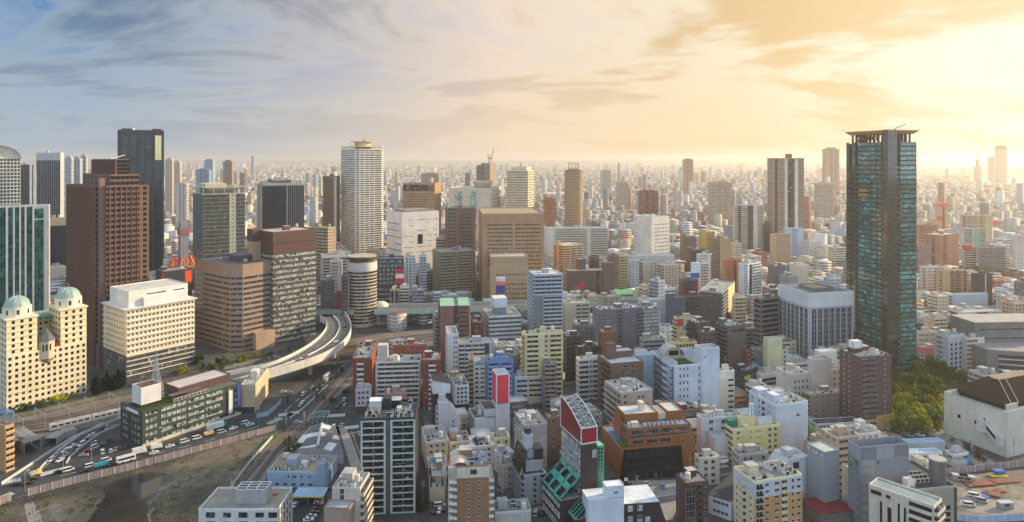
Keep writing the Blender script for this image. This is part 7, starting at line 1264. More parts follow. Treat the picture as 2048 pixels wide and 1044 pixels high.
def gantry(x,y,w,ang,hh,label):
 r_=empty('catenary_gantry',P(x,y),ang);tag(r_,label,'gantry','catenary gantries over the railway')
 for s in(-1,1):MB().tube((s*w/2,0,0),(s*w/2,0,hh),.17).build('post',STEEL,r_)
 m_=MB()
 for zz in(hh-1.4,hh-.6):m_.tube((-w/2,0,zz),(w/2,0,zz),.1)
 n_=max(2,int(w/2))
 for i in range(n_):m_.tube((-w/2+w*i/n_,0,hh-1.4+.8*(i%2)),(-w/2+w*(i+1)/n_,0,hh-1.4+.8*((i+1)%2)),.06)
 m_.build('beam',STEEL,r_)
for i,(x,y) in enumerate(((36,860),(80,850),(128,838),(180,826),(228,816),(300,800),(360,786),(420,770),(480,754),(560,736),(640,708),(720,690),(800,680))):
 gantry(x,y,15,heading((x-10,y+3),(x+10,y-2.5))+math.pi/2,8.5,'steel catenary gantry over the main railway, '+ordw[i]+' from the parking garage')
def pole(x,y,hh,label,kind='utility_pole',arms=True):
 r_=empty(kind,P(x,y),rr.uniform(0,3));tag(r_,label,'pole');MB().tube((0,0,0),(0,0,hh),.17,0,8).build('post',mats_p,r_)
 if arms:
  m_=MB();m_.box(-1.1,1.1,-.06,.06,hh-.9,hh-.75);m_.box(-.8,.8,-.06,.06,hh-1.9,hh-1.75);m_.build('crossarm',STEEL,r_);MB().cyl(.4,0,.28,hh-3.4,hh-2.4,0,10).build('transformer',METAL,r_,(150,156,160))
mats_p=mk_plain('pole_concrete',(.30,.29,.28),.8)
def lamp(x,y,hh,ang,label,z=0):
 r_=empty('street_lamp',P(x,y,z),ang);tag(r_,label,'lamp');MB().tube((0,0,0),(0,0,hh),.11,0,8).build('post',STEEL,r_);MB().tube((0,0,hh),(1.8,0,hh+.3),.07).build('arm',STEEL,r_);MB().box(1.4,2.3,-.15,.15,hh+.2,hh+.38).build('lamp_head',FRAMEW,r_)
for q in((463,1000,9,'dark utility pole at the edge of the construction site'),(467,1004,9,'second utility pole close beside the one at the construction site edge'),(528,985,8,'utility pole by the light blue building'),(552,870,10,'tall utility pole at the end of the hoarding'),(572,858,11,'utility pole at the crossing before the warehouse'),(608,858,10,'utility pole left of the pale teal steel frame'),(518,842,10,'utility pole in front of the beige wedge building'),(628,812,9,'utility pole beside the far road'),(651,790,9,'utility pole between freight tracks and side road'),(2028,920,11,'utility pole right of the white hall stairs'),(1944,928,11,'utility pole beside the grey kiosk'),(1310,1040,10,'utility pole on the bare lot beside the white metal-clad block'),(1274,990,9,'utility pole in front of the dark glass wall'),(1690,960,9,'utility pole between storage block and gunmetal block'),(846,1000,9,'utility pole in the alley by the black and white tower'),(1440,940,9,'utility pole between white corner office and pale yellow block')):pole(*q)
for q in((183,930,11,1.0,'street lamp beside the parking lot entrance'),(127,936,9,1.2,'street lamp at the zebra crossing'),(50,985,9,1.5,'street lamp near the site gate'),(325,888,9,-1.8,'street lamp before the dark green office windows'),(410,862,9,-1.8,'street lamp near the dark green office entrance'),(1885,868,8,.5,'street lamp on the park path'),(1845,842,7,1,'street lamp under the park trees')):lamp(*q)
for i,(x,y,z) in enumerate(((540,742,12),(590,727,13),(636,709,14),(676,690,15),(700,664,15))):lamp(x,y,8,2.4,ordw[i]+' street lamp along the curving expressway ramp, counted from its lower end',z)
sg=np.random.default_rng(3);pts_=[p for p in((P(x,y)[0],P(x,y)[1]) for x,y in zip(sg.uniform(0,540,1300),sg.uniform(870,1060,1300))) if inside(p,NOFILL[0]) and not inside(p,POND)];m_=MB();m2=MB()
for i,(x,y) in enumerate(pts_):
 s_=sg.uniform(.06,.22)
 if i%4:m_.box(x-s_,x+s_,y-s_*.7,y+s_*.7,.03,.03+s_*.7)
 else:
  for k in range(7):a_=sg.uniform(0,6.28);r_=sg.uniform(.2,2.2);cx,cy=x+r_*math.cos(a_),y+r_*math.sin(a_);m2 .quad(((cx-.25,cy,.04),(cx+.25,cy+.1,.04),(cx+.1,cy+.2,.5),(cx-.15,cy+.1,.45)))
struct(m_.build('rubble',WALL,None,(150,132,108)),'stuff');struct(m2 .build('weeds',LEAF,None,(104,102,62)),'stuff')
for i,(x,y,lb) in enumerate(((30,905,'open grey steel frame shed nearer the parking garage'),(62,905,'open grey steel frame shed nearer the ramp road'))):
 p=P(x,y);r_=empty('steel_shed',(p[0],p[1],0),R(52));tag(r_,lb,'shed');m_=MB()
 for k in range(8):
  yy=k*3.2-2
  for s in(-3.5,3.5):m_.tube((s,yy,0),(s,yy,7),.12)
  m_.tube((-3.5,yy,7),(3.5,yy,7),.12);m_.tube((-3.5,yy,7),(0,yy,8.2),.1);m_.tube((0,yy,8.2),(3.5,yy,7),.1)
 m_.build('frame',STEEL,r_);MB().box(-3.6,3.6,-2,20.4,6.2,6.4).box(-3.7,-3.6,-2,20.4,1.5,6.2).box(3.6,3.7,-2,20.4,1.5,6.2).build('mesh_panel',METAL,r_,(120,126,134))
r_=wallline('underpass',[(100,890),(120,876),(150,868)],3.5,6,(150,150,146),'concrete underpass portal roof between ramp road and railway','underpass')
# trees
def crown_mesh(seed,rx,rz,n,leaf=.75,lobes=7,cone=False):
 g_=np.random.default_rng(seed);cs=g_.normal(0,.42,(lobes,3))*(rx,rx,rz*.8);rs=g_.uniform(.38,.62,lobes);V=[];F=[]
 for i in range(n):
  if cone:
   t=g_.random()**.6;z=rz*(1-2*t);a_=g_.uniform(0,6.283);q=rx*t*g_.uniform(.45,1.05);c=np.array((q*math.cos(a_),q*math.sin(a_),z))
  else:
   k=g_.integers(lobes);d_=g_.normal(0,1,3);d_/=np.linalg.norm(d_);c=cs[k]+d_*rs[k]*(rx,rx,rz)*g_.uniform(.55,1.05)
  nr=g_.normal(0,1,3)+(0,0,.7);nr/=np.linalg.norm(nr);u=np.cross(nr,g_.normal(0,1,3));u/=np.linalg.norm(u);w=np.cross(nr,u);s=leaf*g_.uniform(.6,1.3);b0=len(V)
  V+=[c+s*u,c+s*.55*w,c-s*u,c-s*.55*w];F.append((b0,b0+1,b0+2,b0+3))
 me=bpy.data.meshes.new('crown');me.from_pydata([tuple(v) for v in V],[],F);me.materials.append(LEAF);me.update();return me
def trunk_mesh(hh,seed,n=6):
 m_=MB();r_=random.Random(seed);m_.cyl(0,0,.32,0,hh*.55,0,8,.2)
 for i in range(n):a_=i*6.28/n+r_.random();m_.tube((0,0,hh*r_.uniform(.3,.55)),(hh*.3*math.cos(a_),hh*.3*math.sin(a_),hh*r_.uniform(.75,1.0)),.09)
 return m_.mesh('trunk',[BARK])
CR=[crown_mesh(i,1,1,420,.19,8) for i in range(5)];CRL=[crown_mesh(i+20,1,1,130,.15,7) for i in range(3)];CRC=[crown_mesh(i+40,1,1,300,.2,6,True) for i in range(2)];TR=[trunk_mesh(1,i) for i in range(3)]
def tree(loc,hh,wd,kind,color,label,group,name='tree',lift=.42):
 r_=empty(name,loc,rr.uniform(0,6));tag(r_,label,{'shrub':'shrub'}.get(name,'tree'),group)
 lib={'round':CR,'thin':CRL,'cone':CRC}[kind];c=put('crown',rr.choice(lib),r_,color,(0,0,hh*(1-(.5 if kind!='cone' else.46))))
 c.scale=(wd,wd,hh*(.5 if kind!='cone' else.46));c.rotation_euler=(0,0,rr.uniform(0,6))
 t=put('trunk',rr.choice(TR),r_,None,(0,0,0));t.scale=(max(.6,wd*.35),max(.6,wd*.35),hh*.8);return r_
YG,DG,OL,GY=(142,156,54),(52,78,40),(100,116,58),(140,138,112)
parkpx=[(1790+(i%6)*17+rr.uniform(-6,6),866-(i//6)*14+rr.uniform(-5,5)) for i in range(48)]
for i,(x,y) in enumerate(parkpx):
 if x>1886-max(0,(800-y)*.0):continue
 row=(866-y)/104;k='round' if rr.random()<.75 else 'thin';c=rr.choice((YG,YG,(150,150,46),OL) if row<.45 else(OL,(98,114,62),(88,108,48),DG))
 tree(P(x,y),rr.uniform(8,14.5),rr.uniform(3.6,5.4),k,c,('yellow-green leafy park tree between brown tiled block and white hall' if row<.45 else 'olive, thinly leafed park tree behind the yellow-green ones'),'yellow-green park trees' if row<.45 else 'olive park trees','park_tree')
for i,(x,y) in enumerate([(1846,752),(1860,748),(1876,750),(1890,756),(1905,758),(1918,762),(1842,744),(1832,742),(1868,740),(1928,768),(1838,750),(1882,762),(1898,768)]):tree(P(x,y),rr.uniform(8,13),rr.uniform(3.5,5.5),'round',rr.choice((YG,DG,(84,104,50))),'park tree at the foot of the tall dark glass tower','trees below the tall dark glass tower','park_tree')
for i in range(34):x=182+rr.uniform(0,66);y=792-(x-182)*.33+rr.uniform(-12,4);tree(P(x,y),rr.uniform(7,11),rr.uniform(1.8,2.6),'cone',rr.choice(((36,56,40),(44,66,42),(32,50,38))),'dark conical evergreen between domed hotel and white office','evergreens between the hotels','conifer_tree')
for(x,y,hh,c) in((44,824,5,OL),(54,822,5,DG),(80,815,5,OL),(110,806,6,(176,176,50)),(126,802,5,(170,170,52)),(142,796,4,(150,150,60)),(28,828,4,OL),(293,770,5,OL),(300,768,5,(130,130,60)),(352,752,5,OL),(366,748,5,(160,160,60)),(372,745,5,(150,150,60)),(405,738,5,OL),(420,735,5,(150,140,60)),(436,730,6,DG),(455,728,5,(150,150,56)),(476,724,6,(160,160,56)),(488,722,6,(150,150,50)),(512,716,6,(166,160,52)),(540,712,5,OL),(560,706,4,(150,150,60)),(578,702,4,OL),(410,750,5,OL),(424,744,5,DG),(446,741,5,OL),(392,730,7,DG),(400,722,6,DG)):tree(P(x,y),hh,hh*.5,'round',c,'small bushy tree in the strip between railway and hotels','bushes along the railway','shrub')
for(x,y,hh,w,c,lb) in((526,780,10,3.2,(120,120,40),'yellow-green tree at the corner of the beige wedge building'),(578,902,11,5,(110,112,60),'tall sparse tree beside the freight tracks and warehouse'),(590,915,8,3.5,(96,104,50),'lower tree in front of the warehouse gable'),(1352,555,14,8,(120,130,50),'big tree clump left of the blue and white billboard'),(1372,553,15,9,(110,122,50),'big tree clump right of the beige office'),(885,770,18,3,(96,90,60),'tall bare-ish tree left of the slim white slab'),(880,755,16,3,(92,88,58),'tall bare-ish tree at the foot of the green-roofed brown block'),(1126,610,9,4,(150,140,60),'yellowish tree at the foot of the pale blue apartment tower'),(1134,612,8,3,(140,134,60),'smaller yellowish tree beside it'),(1506,606,10,6,(120,124,50),'tree left of the dark ribbed office roof'),(985,595,10,4,(140,130,60),'yellowish tree before the tan block'),(1264,950,9,3,(70,86,50),'sparse tree by the dark glass wall'),(832,1016,5,2,DG,'dark tree at the foot of the black and white tower'),(842,1022,5,2,DG,'second dark tree at the foot of the black and white tower'),(1232,978,5,3,DG,'dark garden tree left of the dark glass wall'),(1256,985,4,3,(50,70,40),'garden bush mass before the dark glass wall'),(1276,986,4,3,(56,74,42),'garden bush beside the utility pole')):tree(P(x,y),hh,w,'round' if 'bare' not in lb and 'sparse' not in lb else 'thin',c,lb,None)
for i,(x,y) in enumerate(((640,780),(648,772),(660,764),(672,755),(684,745),(648,800),(634,800),(690,790),(664,806),(575,808),(628,788))):tree(P(x,y),rr.uniform(4,6),rr.uniform(1.2,1.8),'round',rr.choice((DG,OL)),'small street tree between far road and freight tracks','street trees by the freight tracks','street_tree')
for i in range(26):x=1895+rr.uniform(0,120);y=570-(x-1895)*.12+rr.uniform(-10,12);tree(P(x,y),rr.uniform(10,16),rr.uniform(6,9),'round',rr.choice(((104,124,44),(90,112,46),(118,128,56))),'leafy green tree in the far park before the grey-purple apartments','far park trees','park_tree')
for i in range(14):x=1900+rr.uniform(0,70);y=880+(x-1900)*.62+rr.uniform(-6,4);tree(P(x,y),rr.uniform(3,5),rr.uniform(1.6,2.4),'thin',(96,82,74),'bare brownish shrub along the white hall wall','shrubs along the white hall','shrub')
def person(x,y,top,legs,label):
 me=bpy.data.meshes.new('person');J=[(0,0,.92),(0,0,1.2),(0,0,1.45),(0,.02,1.56),(0,.02,1.7),(.1,0,.5),(.12,-.02,.06),(-.1,0,.5),(-.13,.05,.06),(.2,0,1.42),(.25,.03,1.15),(.24,-.06,.9),(-.2,0,1.42),(-.25,.03,1.15),(-.24,-.06,.9),(.12,-.16,.03),(-.13,-.09,.03)]
 E=[(0,1),(1,2),(2,3),(3,4),(0,5),(5,6),(6,15),(0,7),(7,8),(8,16),(2,9),(9,10),(10,11),(2,12),(12,13),(13,14)];me.from_pydata(J,E,[]);o=bpy.data.objects.new('person',me);col.objects.link(o)
 o.modifiers.new('skin','SKIN');rad=[.15,.14,.15,.06,.1,.085,.05,.085,.05,.06,.05,.035,.06,.05,.035,.04,.04]
 for v,r_ in zip(me.skin_vertices[0].data,rad):v.radius=(r_,r_*.85)
 me.skin_vertices[0].data[0].use_root=True;o.modifiers.new('sub','SUBSURF').levels=1;me.materials.append(OBJ);o.color=(*lin(top),1);p=P(x,y);o.location=(p[0],p[1],.05);tag(o,label,'person');return o
person(46,993,(206,120,50),None,'worker in an orange top standing at the site gate');person(26,1003,(90,96,120),None,'person in dark clothes at the left end of the hoarding')
# the town that fills the gaps, and the far city
boxes=[(min(p[0] for p in q),max(p[0] for p in q),min(p[1] for p in q),max(p[1] for p in q),q) for q in FOOT+NOFILL]
def taken(poly,grow=0):
 xs,ys=[p[0] for p in poly],[p[1] for p in poly];a0,a1,b0,b1=min(xs),max(xs),min(ys),max(ys)
 pts=list(poly)+[((poly[i][0]+poly[(i+1)%4][0])/2,(poly[i][1]+poly[(i+1)%4][1])/2) for i in range(4)]+[(sum(xs)/4,sum(ys)/4)]
 for x0,x1,y0,y1,q in boxes:
  if a1<x0 or a0>x1 or b1<y0 or b0>y1:continue
  if any(inside(p,q) for p in pts) or any(inside(p,poly) for p in q):return True
 return False
def scr(x,y,z):return 1024+FPX*x/y,YH+FPX*(HC-z)/y
KEEP=[(bb.px[0],bb.px[1],bb.px[2],YH+FPX*HC/bb.D,bb.D,bb) for bb in BLD]
PAL=[((208,206,200),'off-white'),((186,184,180),'light grey'),((150,150,150),'mid grey'),((108,108,112),'dark grey'),((214,202,176),'cream'),((194,172,144),'tan'),((150,122,104),'brown'),((108,88,80),'dark brown'),((176,110,84),'brick red'),((170,184,200),'pale blue'),((226,224,220),'bright white'),((206,180,156),'beige pink'),((160,154,140),'khaki grey')]
RF=[((198,198,196),'pale'),((150,152,152),'grey'),((110,116,118),'dark grey'),((120,160,130),'green'),((120,142,166),'blue-grey'),((170,96,76),'rust-red')]
numw=['one','two','three','four','five','six','seven','eight','nine','ten','eleven','twelve','thirteen','fourteen','fifteen','sixteen','seventeen','eighteen','nineteen','twenty']
LM=[(bb.nick,(bb.px[0]+bb.px[1])/2,bb.D,bb.px) for bb in BLD if bb.nick]
fr=random.Random(21);cand=[]
def lots(y0,y1,step,aL,aR):
 y=y0
 while y<y1:
  s=step*(y/600)**.35;x=-y*.80
  while x<y*.80:
   a_=R(aL if x<-.12*y else aR)+fr.uniform(-.03,.03);cand.append((x+fr.uniform(-.12,.12)*s,y+fr.uniform(-.12,.12)*s,s*fr.uniform(.62,.9),s*fr.uniform(.62,.9),a_));x+=s*(1.0 if fr.random()<.85 else 1.45)
  y+=s*(1.0 if fr.random()<.8 else 1.4)
lots(300,1300,17,48,15)
placed=[];rest=[]
for x,y,w,d_,a_ in cand:
 ca,sa=math.cos(a_),math.sin(a_);poly=[(x+u*ca-v*sa,y+u*sa+v*ca) for u,v in((0,0),(w,0),(w,d_),(0,d_))]
 sx,sy=scr(x,y,0)
 if sx<-60 or sx>2110 or taken(poly):continue
 if(sx<770 and y<640) or(sx<900 and 470<y<620 and fr.random()<.5):continue
 n=fr.choices((2,3,4,5,6,8,10,12),(26,22,15,10,8,6,4,2) if y<700 else(20,20,15,12,10,9,7,5))[0]
 ok=False
 while n>=1:
  hh=1.5+3.05*n;x0=min(scr(p[0],p[1],0)[0] for p in poly);x1=max(scr(p[0],p[1],0)[0] for p in poly);top=scr(x,y,hh)[1];bot=sy;bad=False
  for kx0,kx1,kt,kb,kd,bb in KEEP:
   if kd<y+3 or kx1<x0+2 or kx0>x1-2:continue
   vis=kt+(kb-kt)*(.80 if kb-kt<120 else.72)
   if top<vis:bad=True;break
  if not bad:ok=True;break
  n-=1
 if ok:placed.append((x,y,w,d_,a_,n,hh,poly,(x1-x0)*(bot-top)))
placed.sort(key=lambda q:-q[8]);nfill=250;solo,rest=placed[:nfill],placed[nfill:]
solo.sort(key=lambda q:q[1]);
for x,y,w,d_,a_,n,hh,poly,area in solo:
 sx,sy=scr(x,y,hh);lm=min(LM,key=lambda q:abs(q[1]-sx)*1.0+abs(q[2]-y)*.35);dx_,dd=sx-lm[1],y-lm[2]
 rel=('behind' if dd>0 else 'in front of') if abs(dx_)<max(24,(lm[3][1]-lm[3][0])*.45) else('left of' if dx_<0 else 'right of')
 kind='house' if n<=2 else('apartment_building' if fr.random()<.6 else 'office_building');kw={'house':'house','apartment_building':'apartment block','office_building':'office block'}[kind]
 for _ in range(60):
  wc,wn=PAL[fr.choices(range(13),(12,9,8,6,9,8,7,5,4,4,9,5,6))[0]];rc,rn=RF[fr.choices(range(6),(8,8,4,1.2,.6,1.2))[0]]
  lb=f'{numw[n - 1]}-floor {wn} {kw}, {rn} roof, {rel} {lm[0]}'
  if len(lb.split())>16:lb=f'{numw[n - 1]}-floor {wn} {kw} {rel} {lm[0]}'
  if lb not in USED:break
 r_=empty(kind,(x,y,0),a_);tag(r_,lb,kw);hb=hh-.7
 near=y<640;walls=put('wall',MB().box(0,w,0,d_,-.3,hb).mesh('wall',[WALL if near else FACADE]),r_,wc)
 s=B.__new__(B);s.root=r_;s.wall=wc;s.bal=tuple(min(235,c*1.08) for c in wc);s.wm=WALL;s.glass=GL;s.frame=fr.choice((FRAME,FRAMEW,FRAMED));s.fl=n;s.pend={};s.D=y;s.X=x;s.a=a_;s.lod=0 if y<480 else 1 if y<800 else 2;s.rng=fr;s.wr=w;s.wl=d_;s.h=hh
 if kind=='house' and fr.random()<.6:
  hp=fr.uniform(1.6,2.6);o_=.5;MB().prism([(-o_,-o_),(w+o_,-o_),(w+o_,d_+o_),(-o_,d_+o_)],hb,hb+hp,0,0,[(w*.3,d_*.5-.1),(w*.7,d_*.5-.1),(w*.7,d_*.5+.1),(w*.3,d_*.5+.1)]).build('roof',ROOF,r_,rc)
 else:s.roofing(0,w,0,d_,hb,.7,rc);s.clutter(0,w,0,d_,hb,1 if near else 0)
 if near:
  c1,c2=max(1,int(w/3.2)),max(1,int(d_/3.2));FRr,FLl=Face((0,0),(1,0),w),Face((0,d_),(0,-1),d_)
  st=fr.choice((f'.06-.94:w,{c1},1.5,1.3',f'.06-.94:w,{c1},1.5,1.3','.05-.95:b,1.2,1.8','.0-1:c,1.0,4',f'.0-.5:c,1.0,4 .55-.95:w,{max(1, c1 // 2)},1.2,1.3'));s2=fr.choice((f'.1-.9:w,{c2},1.3,1.3','','.05-.95:b,1.2,1.8','c,1.0,4'))
  s.style(FRr,st,0,hb);s.style(FLl,s2,0,hb);s.done()
def mass(name,arr,label):
 """arr rows: x, y, w, d, angle, height, r, g, b"""
 A=np.array(arr,float);n=len(A);ca,sa=np.cos(A[:,4]),np.sin(A[:,4]);ux=np.stack((np.zeros(n),A[:,2],A[:,2],np.zeros(n)),1);vy=np.stack((np.zeros(n),np.zeros(n),A[:,3],A[:,3]),1)
 X=A[:,:1]+ux*ca[:,None]-vy*sa[:,None];Y=A[:,1:2]+ux*sa[:,None]+vy*ca[:,None]
 V=np.zeros((n,8,3));V[:,:4,0]=X;V[:,4:,0]=X;V[:,:4,1]=Y;V[:,4:,1]=Y;V[:,4:,2]=A[:,5:6]
 Fq=np.array(((0,1,5,4),(1,2,6,5),(2,3,7,6),(3,0,4,7),(4,5,6,7)));F=(np.arange(n)*8)[:,None,None]+Fq[None]
 me=bpy.data.meshes.new(name);me.vertices.add(n*8);me.vertices.foreach_set('co',V.ravel());me.loops.add(n*20);me.loops.foreach_set('vertex_index',F.ravel().astype(np.int32));me.polygons.add(n*5);me.polygons.foreach_set('loop_start',np.arange(0,n*20,4,dtype=np.int32));me.update(calc_edges=True)
 uv=me.uv_layers.new(name='metres');U=np.zeros((n,5,4,2));wd=np.stack((A[:,2],A[:,3],A[:,2],A[:,3]),1)
 for k in range(4):U[:,k,1,0]=U[:,k,2,0]=wd[:,k];U[:,k,2,1]=U[:,k,3,1]=A[:,5]
 U[:,4,:,:]=-5;uv.data.foreach_set('uv',U.ravel())
 ca_=me.color_attributes.new('tint','FLOAT_COLOR','CORNER');Cc=np.ones((n,20,4));Cc[:,:,:3]=A[:,None,6:9];roofc=np.array([lin(RF[k][0]) for k in rg.choice(6,n,p=(.36,.3,.18,.03,.04,.09))]);Cc[:,16:,:3]=roofc[:,None];ca_.data.foreach_set('color',Cc.ravel())
 o=bpy.data.objects.new(name,me);col.objects.link(o);me.materials.append(MASSM);o['kind']='stuff';return o
m,g=newmat('far_fronts');uvn=g.n('UVMap',uv_map='metres').outputs[0];u,v=g.xyz(uvn)[:2];at=g.n('Attribute',attribute_name='tint').outputs[0];rnd_=g.n('NewGeometry').outputs['Random Per Island']
pu=g.mr(rnd_,0,1,2.2,4.2);fv=g.m('FRACT',g.m('DIVIDE',v,3.1));fu=g.m('FRACT',g.m('DIVIDE',u,pu));rb=g.m('GREATER_THAN',g.m('FRACT',g.m('MULTIPLY',rnd_,37.7)),.5)
wn=g.m('MULTIPLY',g.m('MULTIPLY',g.m('GREATER_THAN',fv,.3),g.m('LESS_THAN',fv,.75)),g.m('MAXIMUM',rb,g.m('MULTIPLY',g.m('GREATER_THAN',fu,.25),g.m('LESS_THAN',fu,.75))));wn=g.m('MULTIPLY',wn,g.m('GREATER_THAN',v,0.));cell=g.white(g.comb(g.m('FLOOR',g.m('DIVIDE',u,pu)),g.m('FLOOR',g.m('DIVIDE',v,3.1)),g.m('MULTIPLY',rnd_,91.)))
finish(g,g.mix(wn,at,g.mix(g.m('GREATER_THAN',cell,.75),(.05,.055,.06),(.22,.22,.21))),.8);MASSM=m
rg=np.random.default_rng(5);rows=[]
PL=[lin(p[0]) for p in PAL];PW=np.array((10,8,6,3,11,9,6,3,5,3,10,8,5),float);PW/=PW.sum()
for x,y,w,d_,a_,n,hh,poly,area in rest:rows.append((x,y,w,d_,a_,hh,*PL[rg.choice(13,p=PW)]))
def far_lots(y0,y1,s,hmul,dens,tall=.05):
 xs=np.arange(-.82*y1,.82*y1,float(s));ys=np.arange(y0,y1,float(s));Xg,Yg=np.meshgrid(xs,ys);Xg=Xg.ravel();Yg=Yg.ravel();k=(np.abs(Xg)<.80*Yg+40)&(rg.random(len(Xg))<dens)
 k&=~((np.abs(((Xg+.27*Yg)/(s*7))%1-.5)<.05)|(np.abs(((Yg-.27*Xg)/(s*6))%1-.5)<.05))
 Xg,Yg=Xg[k],Yg[k];n=len(Xg);Xg+=rg.uniform(-.2,.2,n)*s;Yg+=rg.uniform(-.2,.2,n)*s;w=s*rg.uniform(.4,.92,n);d_=s*rg.uniform(.45,.95,n);fl=rg.choice((2,3,4,5,7,9,12,15,20),n,p=(.34,.26,.17,.10,.06,.04,.02,.008,.002));hh=1+3.05*fl*hmul
 hi=rg.random(n)<tall*.2;hh[hi]=rg.uniform(45,95,hi.sum())
 ang=np.where(Xg<-.1*Yg,R(48),R(15))+rg.uniform(-.15,.15,n)
 cols=np.array(PL)[rg.choice(13,n,p=PW)]
 for i in range(n):rows.append((Xg[i],Yg[i],w[i],d_[i],ang[i],hh[i],*cols[i]))
far_lots(1300,2600,18,.8,.86,.03);far_lots(2600,5000,25,.6,.85,.03);far_lots(5000,9000,44,.58,.8,.03);far_lots(9000,16000,85,.65,.8,.04)
keep=[]
for q in rows:
 sx,sy=scr(q[0],q[1],0)
 if 1940<sx and 350<sy<369:continue
 if q[1]>1290 and taken([(q[0],q[1]),(q[0]+q[2],q[1]),(q[0]+q[2],q[1]+q[3]),(q[0],q[1]+q[3])]):continue
 hh=q[5]
 if q[1]<2600:
  for kx0,kx1,kt,kb,kd,bb in KEEP:
   if kd>q[1] and kx0-6<sx<kx1+3:
    vis=kt+(kb-kt)*.86;mx=HC-(vis-YH)*q[1]/FPX
    if hh>mx:hh=max(3,mx)
 keep.append((*q[:5],hh,*q[6:]))
mass('distant_city',keep,'')
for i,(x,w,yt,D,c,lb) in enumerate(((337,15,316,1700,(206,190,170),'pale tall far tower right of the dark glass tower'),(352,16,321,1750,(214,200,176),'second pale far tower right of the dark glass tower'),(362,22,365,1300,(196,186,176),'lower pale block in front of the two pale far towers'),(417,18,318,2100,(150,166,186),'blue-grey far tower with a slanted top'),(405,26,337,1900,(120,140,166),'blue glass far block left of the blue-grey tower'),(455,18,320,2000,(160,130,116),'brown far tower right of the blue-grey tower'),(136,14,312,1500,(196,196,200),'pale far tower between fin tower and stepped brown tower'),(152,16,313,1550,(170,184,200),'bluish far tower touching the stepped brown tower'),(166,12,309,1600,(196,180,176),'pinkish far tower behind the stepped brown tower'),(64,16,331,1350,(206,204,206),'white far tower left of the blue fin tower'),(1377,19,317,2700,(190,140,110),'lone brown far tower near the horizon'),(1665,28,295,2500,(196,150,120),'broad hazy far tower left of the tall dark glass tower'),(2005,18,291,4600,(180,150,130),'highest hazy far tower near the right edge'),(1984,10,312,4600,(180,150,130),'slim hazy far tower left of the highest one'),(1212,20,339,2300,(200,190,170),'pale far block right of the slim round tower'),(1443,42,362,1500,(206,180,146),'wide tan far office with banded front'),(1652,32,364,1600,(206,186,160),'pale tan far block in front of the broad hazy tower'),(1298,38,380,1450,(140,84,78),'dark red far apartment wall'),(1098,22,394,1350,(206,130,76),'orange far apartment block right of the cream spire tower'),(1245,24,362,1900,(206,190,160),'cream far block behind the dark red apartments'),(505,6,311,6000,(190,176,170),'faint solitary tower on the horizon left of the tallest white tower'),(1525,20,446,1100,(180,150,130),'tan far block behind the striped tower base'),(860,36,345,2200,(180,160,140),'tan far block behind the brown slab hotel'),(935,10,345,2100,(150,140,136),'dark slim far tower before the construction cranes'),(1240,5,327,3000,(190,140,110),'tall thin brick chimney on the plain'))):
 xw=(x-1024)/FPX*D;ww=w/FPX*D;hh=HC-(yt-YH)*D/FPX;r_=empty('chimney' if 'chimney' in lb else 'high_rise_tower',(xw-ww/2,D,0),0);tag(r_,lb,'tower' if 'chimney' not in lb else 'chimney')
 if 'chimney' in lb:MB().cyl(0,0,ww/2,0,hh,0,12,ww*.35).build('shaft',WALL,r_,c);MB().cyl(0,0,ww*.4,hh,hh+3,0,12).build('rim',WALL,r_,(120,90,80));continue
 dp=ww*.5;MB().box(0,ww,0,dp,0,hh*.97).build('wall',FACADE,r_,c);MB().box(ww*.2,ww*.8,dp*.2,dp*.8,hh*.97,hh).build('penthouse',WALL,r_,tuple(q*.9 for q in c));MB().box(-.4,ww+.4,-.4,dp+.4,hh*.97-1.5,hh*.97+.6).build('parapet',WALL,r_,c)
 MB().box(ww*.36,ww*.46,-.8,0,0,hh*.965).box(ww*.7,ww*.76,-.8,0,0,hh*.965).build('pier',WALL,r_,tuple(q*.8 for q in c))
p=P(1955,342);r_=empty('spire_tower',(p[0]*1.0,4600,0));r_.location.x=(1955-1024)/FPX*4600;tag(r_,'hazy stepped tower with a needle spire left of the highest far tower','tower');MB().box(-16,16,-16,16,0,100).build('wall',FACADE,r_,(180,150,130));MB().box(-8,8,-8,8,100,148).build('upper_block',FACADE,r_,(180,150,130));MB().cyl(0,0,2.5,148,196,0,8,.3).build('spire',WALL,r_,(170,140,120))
r_=empty('stadium_dome',((1135-1024)/FPX*2500,2500,0));tag(r_,'low pale oval stadium roof beside the slim round tower','stadium');d_=smooth(MB().dome(0,0,26,1,1,0,40,6).build('roof',METAL,r_,(226,214,196)));d_.scale=(105,85,48);d_.location=(0,0,0);MB().cyl(0,0,92,0,24,0,40).build('wall',WALL,r_,(206,190,170))
p=((377-1024)/FPX*2200,2200);m_=MB();lattice(m_,138,7,1.,14,.3);o=m_.build('lattice_mast',OBJ,None,(196,136,126),(p[0],p[1],0));tag(o,'far red and white lattice mast on the skyline right of the pale far towers','mast')
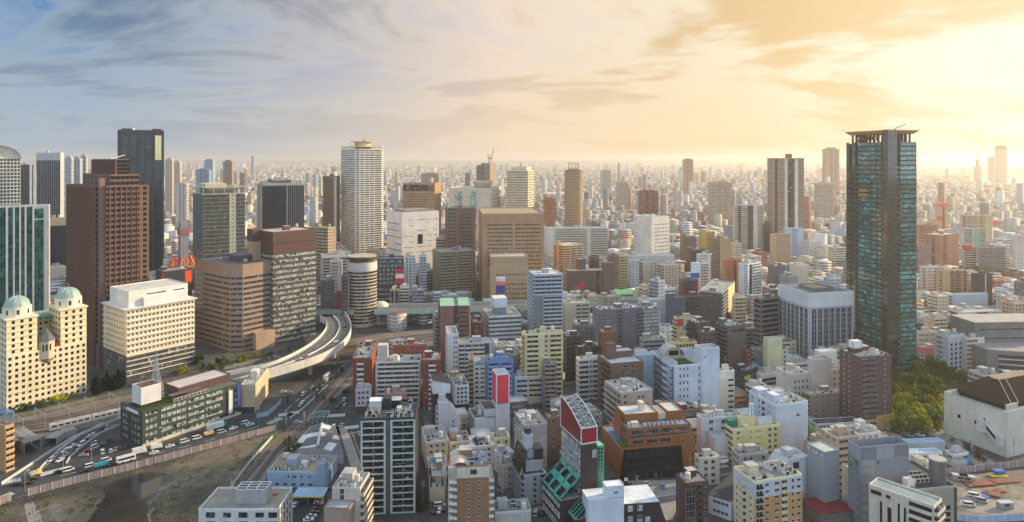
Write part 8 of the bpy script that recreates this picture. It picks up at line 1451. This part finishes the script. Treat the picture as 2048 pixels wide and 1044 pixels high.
def sign(name,x,y,w,hh,D,cols_,label,legs=2.0,ang=0.0):
 xx=(x-1024)/FPX*D;z=HC-(y-YH)*D/FPX;ww,h2=w/FPX*D,hh/FPX*D;r_=empty(name,(xx-ww/2,D,z),ang);tag(r_,label,'sign')
 for i,c in enumerate(cols_):MB().box(0,ww,0,max(.6,ww*.35),h2*i/len(cols_),h2*(i+1)/len(cols_)).build('panel',OBJ,r_,c)
 f_=MB()
 for t in(.1,.9):
  f_.tube((ww*t,.3,-legs),(ww*t,.3,.05),.12)
 f_.build('stand',STEEL,r_);return r_
sign('roof_sign',1001,586,18,31,590,((30,70,160),(30,70,160),(236,120,90),(226,226,226)),'tall roof sign in blue, orange and white bands before the tan block',8)
sign('roof_sign',799,565,17,26,660,((214,40,50),(226,226,226),(214,40,50)),'red and white roof sign right of the navy office',4)
sign('roof_sign',1391,556,16,31,720,((40,90,170),(222,224,226),(222,224,226)),'white and blue slanted billboard left of the curved-balcony block',6)
sign('roof_sign',1183,683,32,20,540,((206,232,226),(222,226,226),(222,226,226)),'white sign box on posts above the very dark brown block',7)
sign('roof_sign',1164,576,8,10,690,((190,40,44),),'small red square sign in front of the brown brick hall',4)
sign('roof_sign',1152,592,6,20,680,((196,36,40),),'narrow red vertical sign left of the brown brick hall foot',6)
sign('roof_sign',1936,500,15,10,860,((196,60,56),),'red signboard above the grey sky-blue sign office',3)
sign('roof_sign',1995,450,14,8,1150,((226,80,80),),'red roof sign among far blocks at the right edge',3)
sign('roof_sign',1872,502,16,10,930,((220,80,76),),'red sign band before the brick-red apartment pair',3)
sign('roof_sign',1345,566,9,8,760,((206,60,60),(222,222,222)),'small red and white roof sign near the pale blue-grey office',3)
# the air
hz,g=newmat('air');pv=g.n('VolumePrincipled',{'Color':(1.0,.96,.88,1),'Density':0.0001,'Anisotropy':.6});om=g.n('OutputMaterial');g.nt.links.new(pv.outputs[0],om.inputs['Volume'])
ob=MB().box(-17000,17000,-300,17500,-1.0,205).build('haze',hz);ob['kind']='stuff'
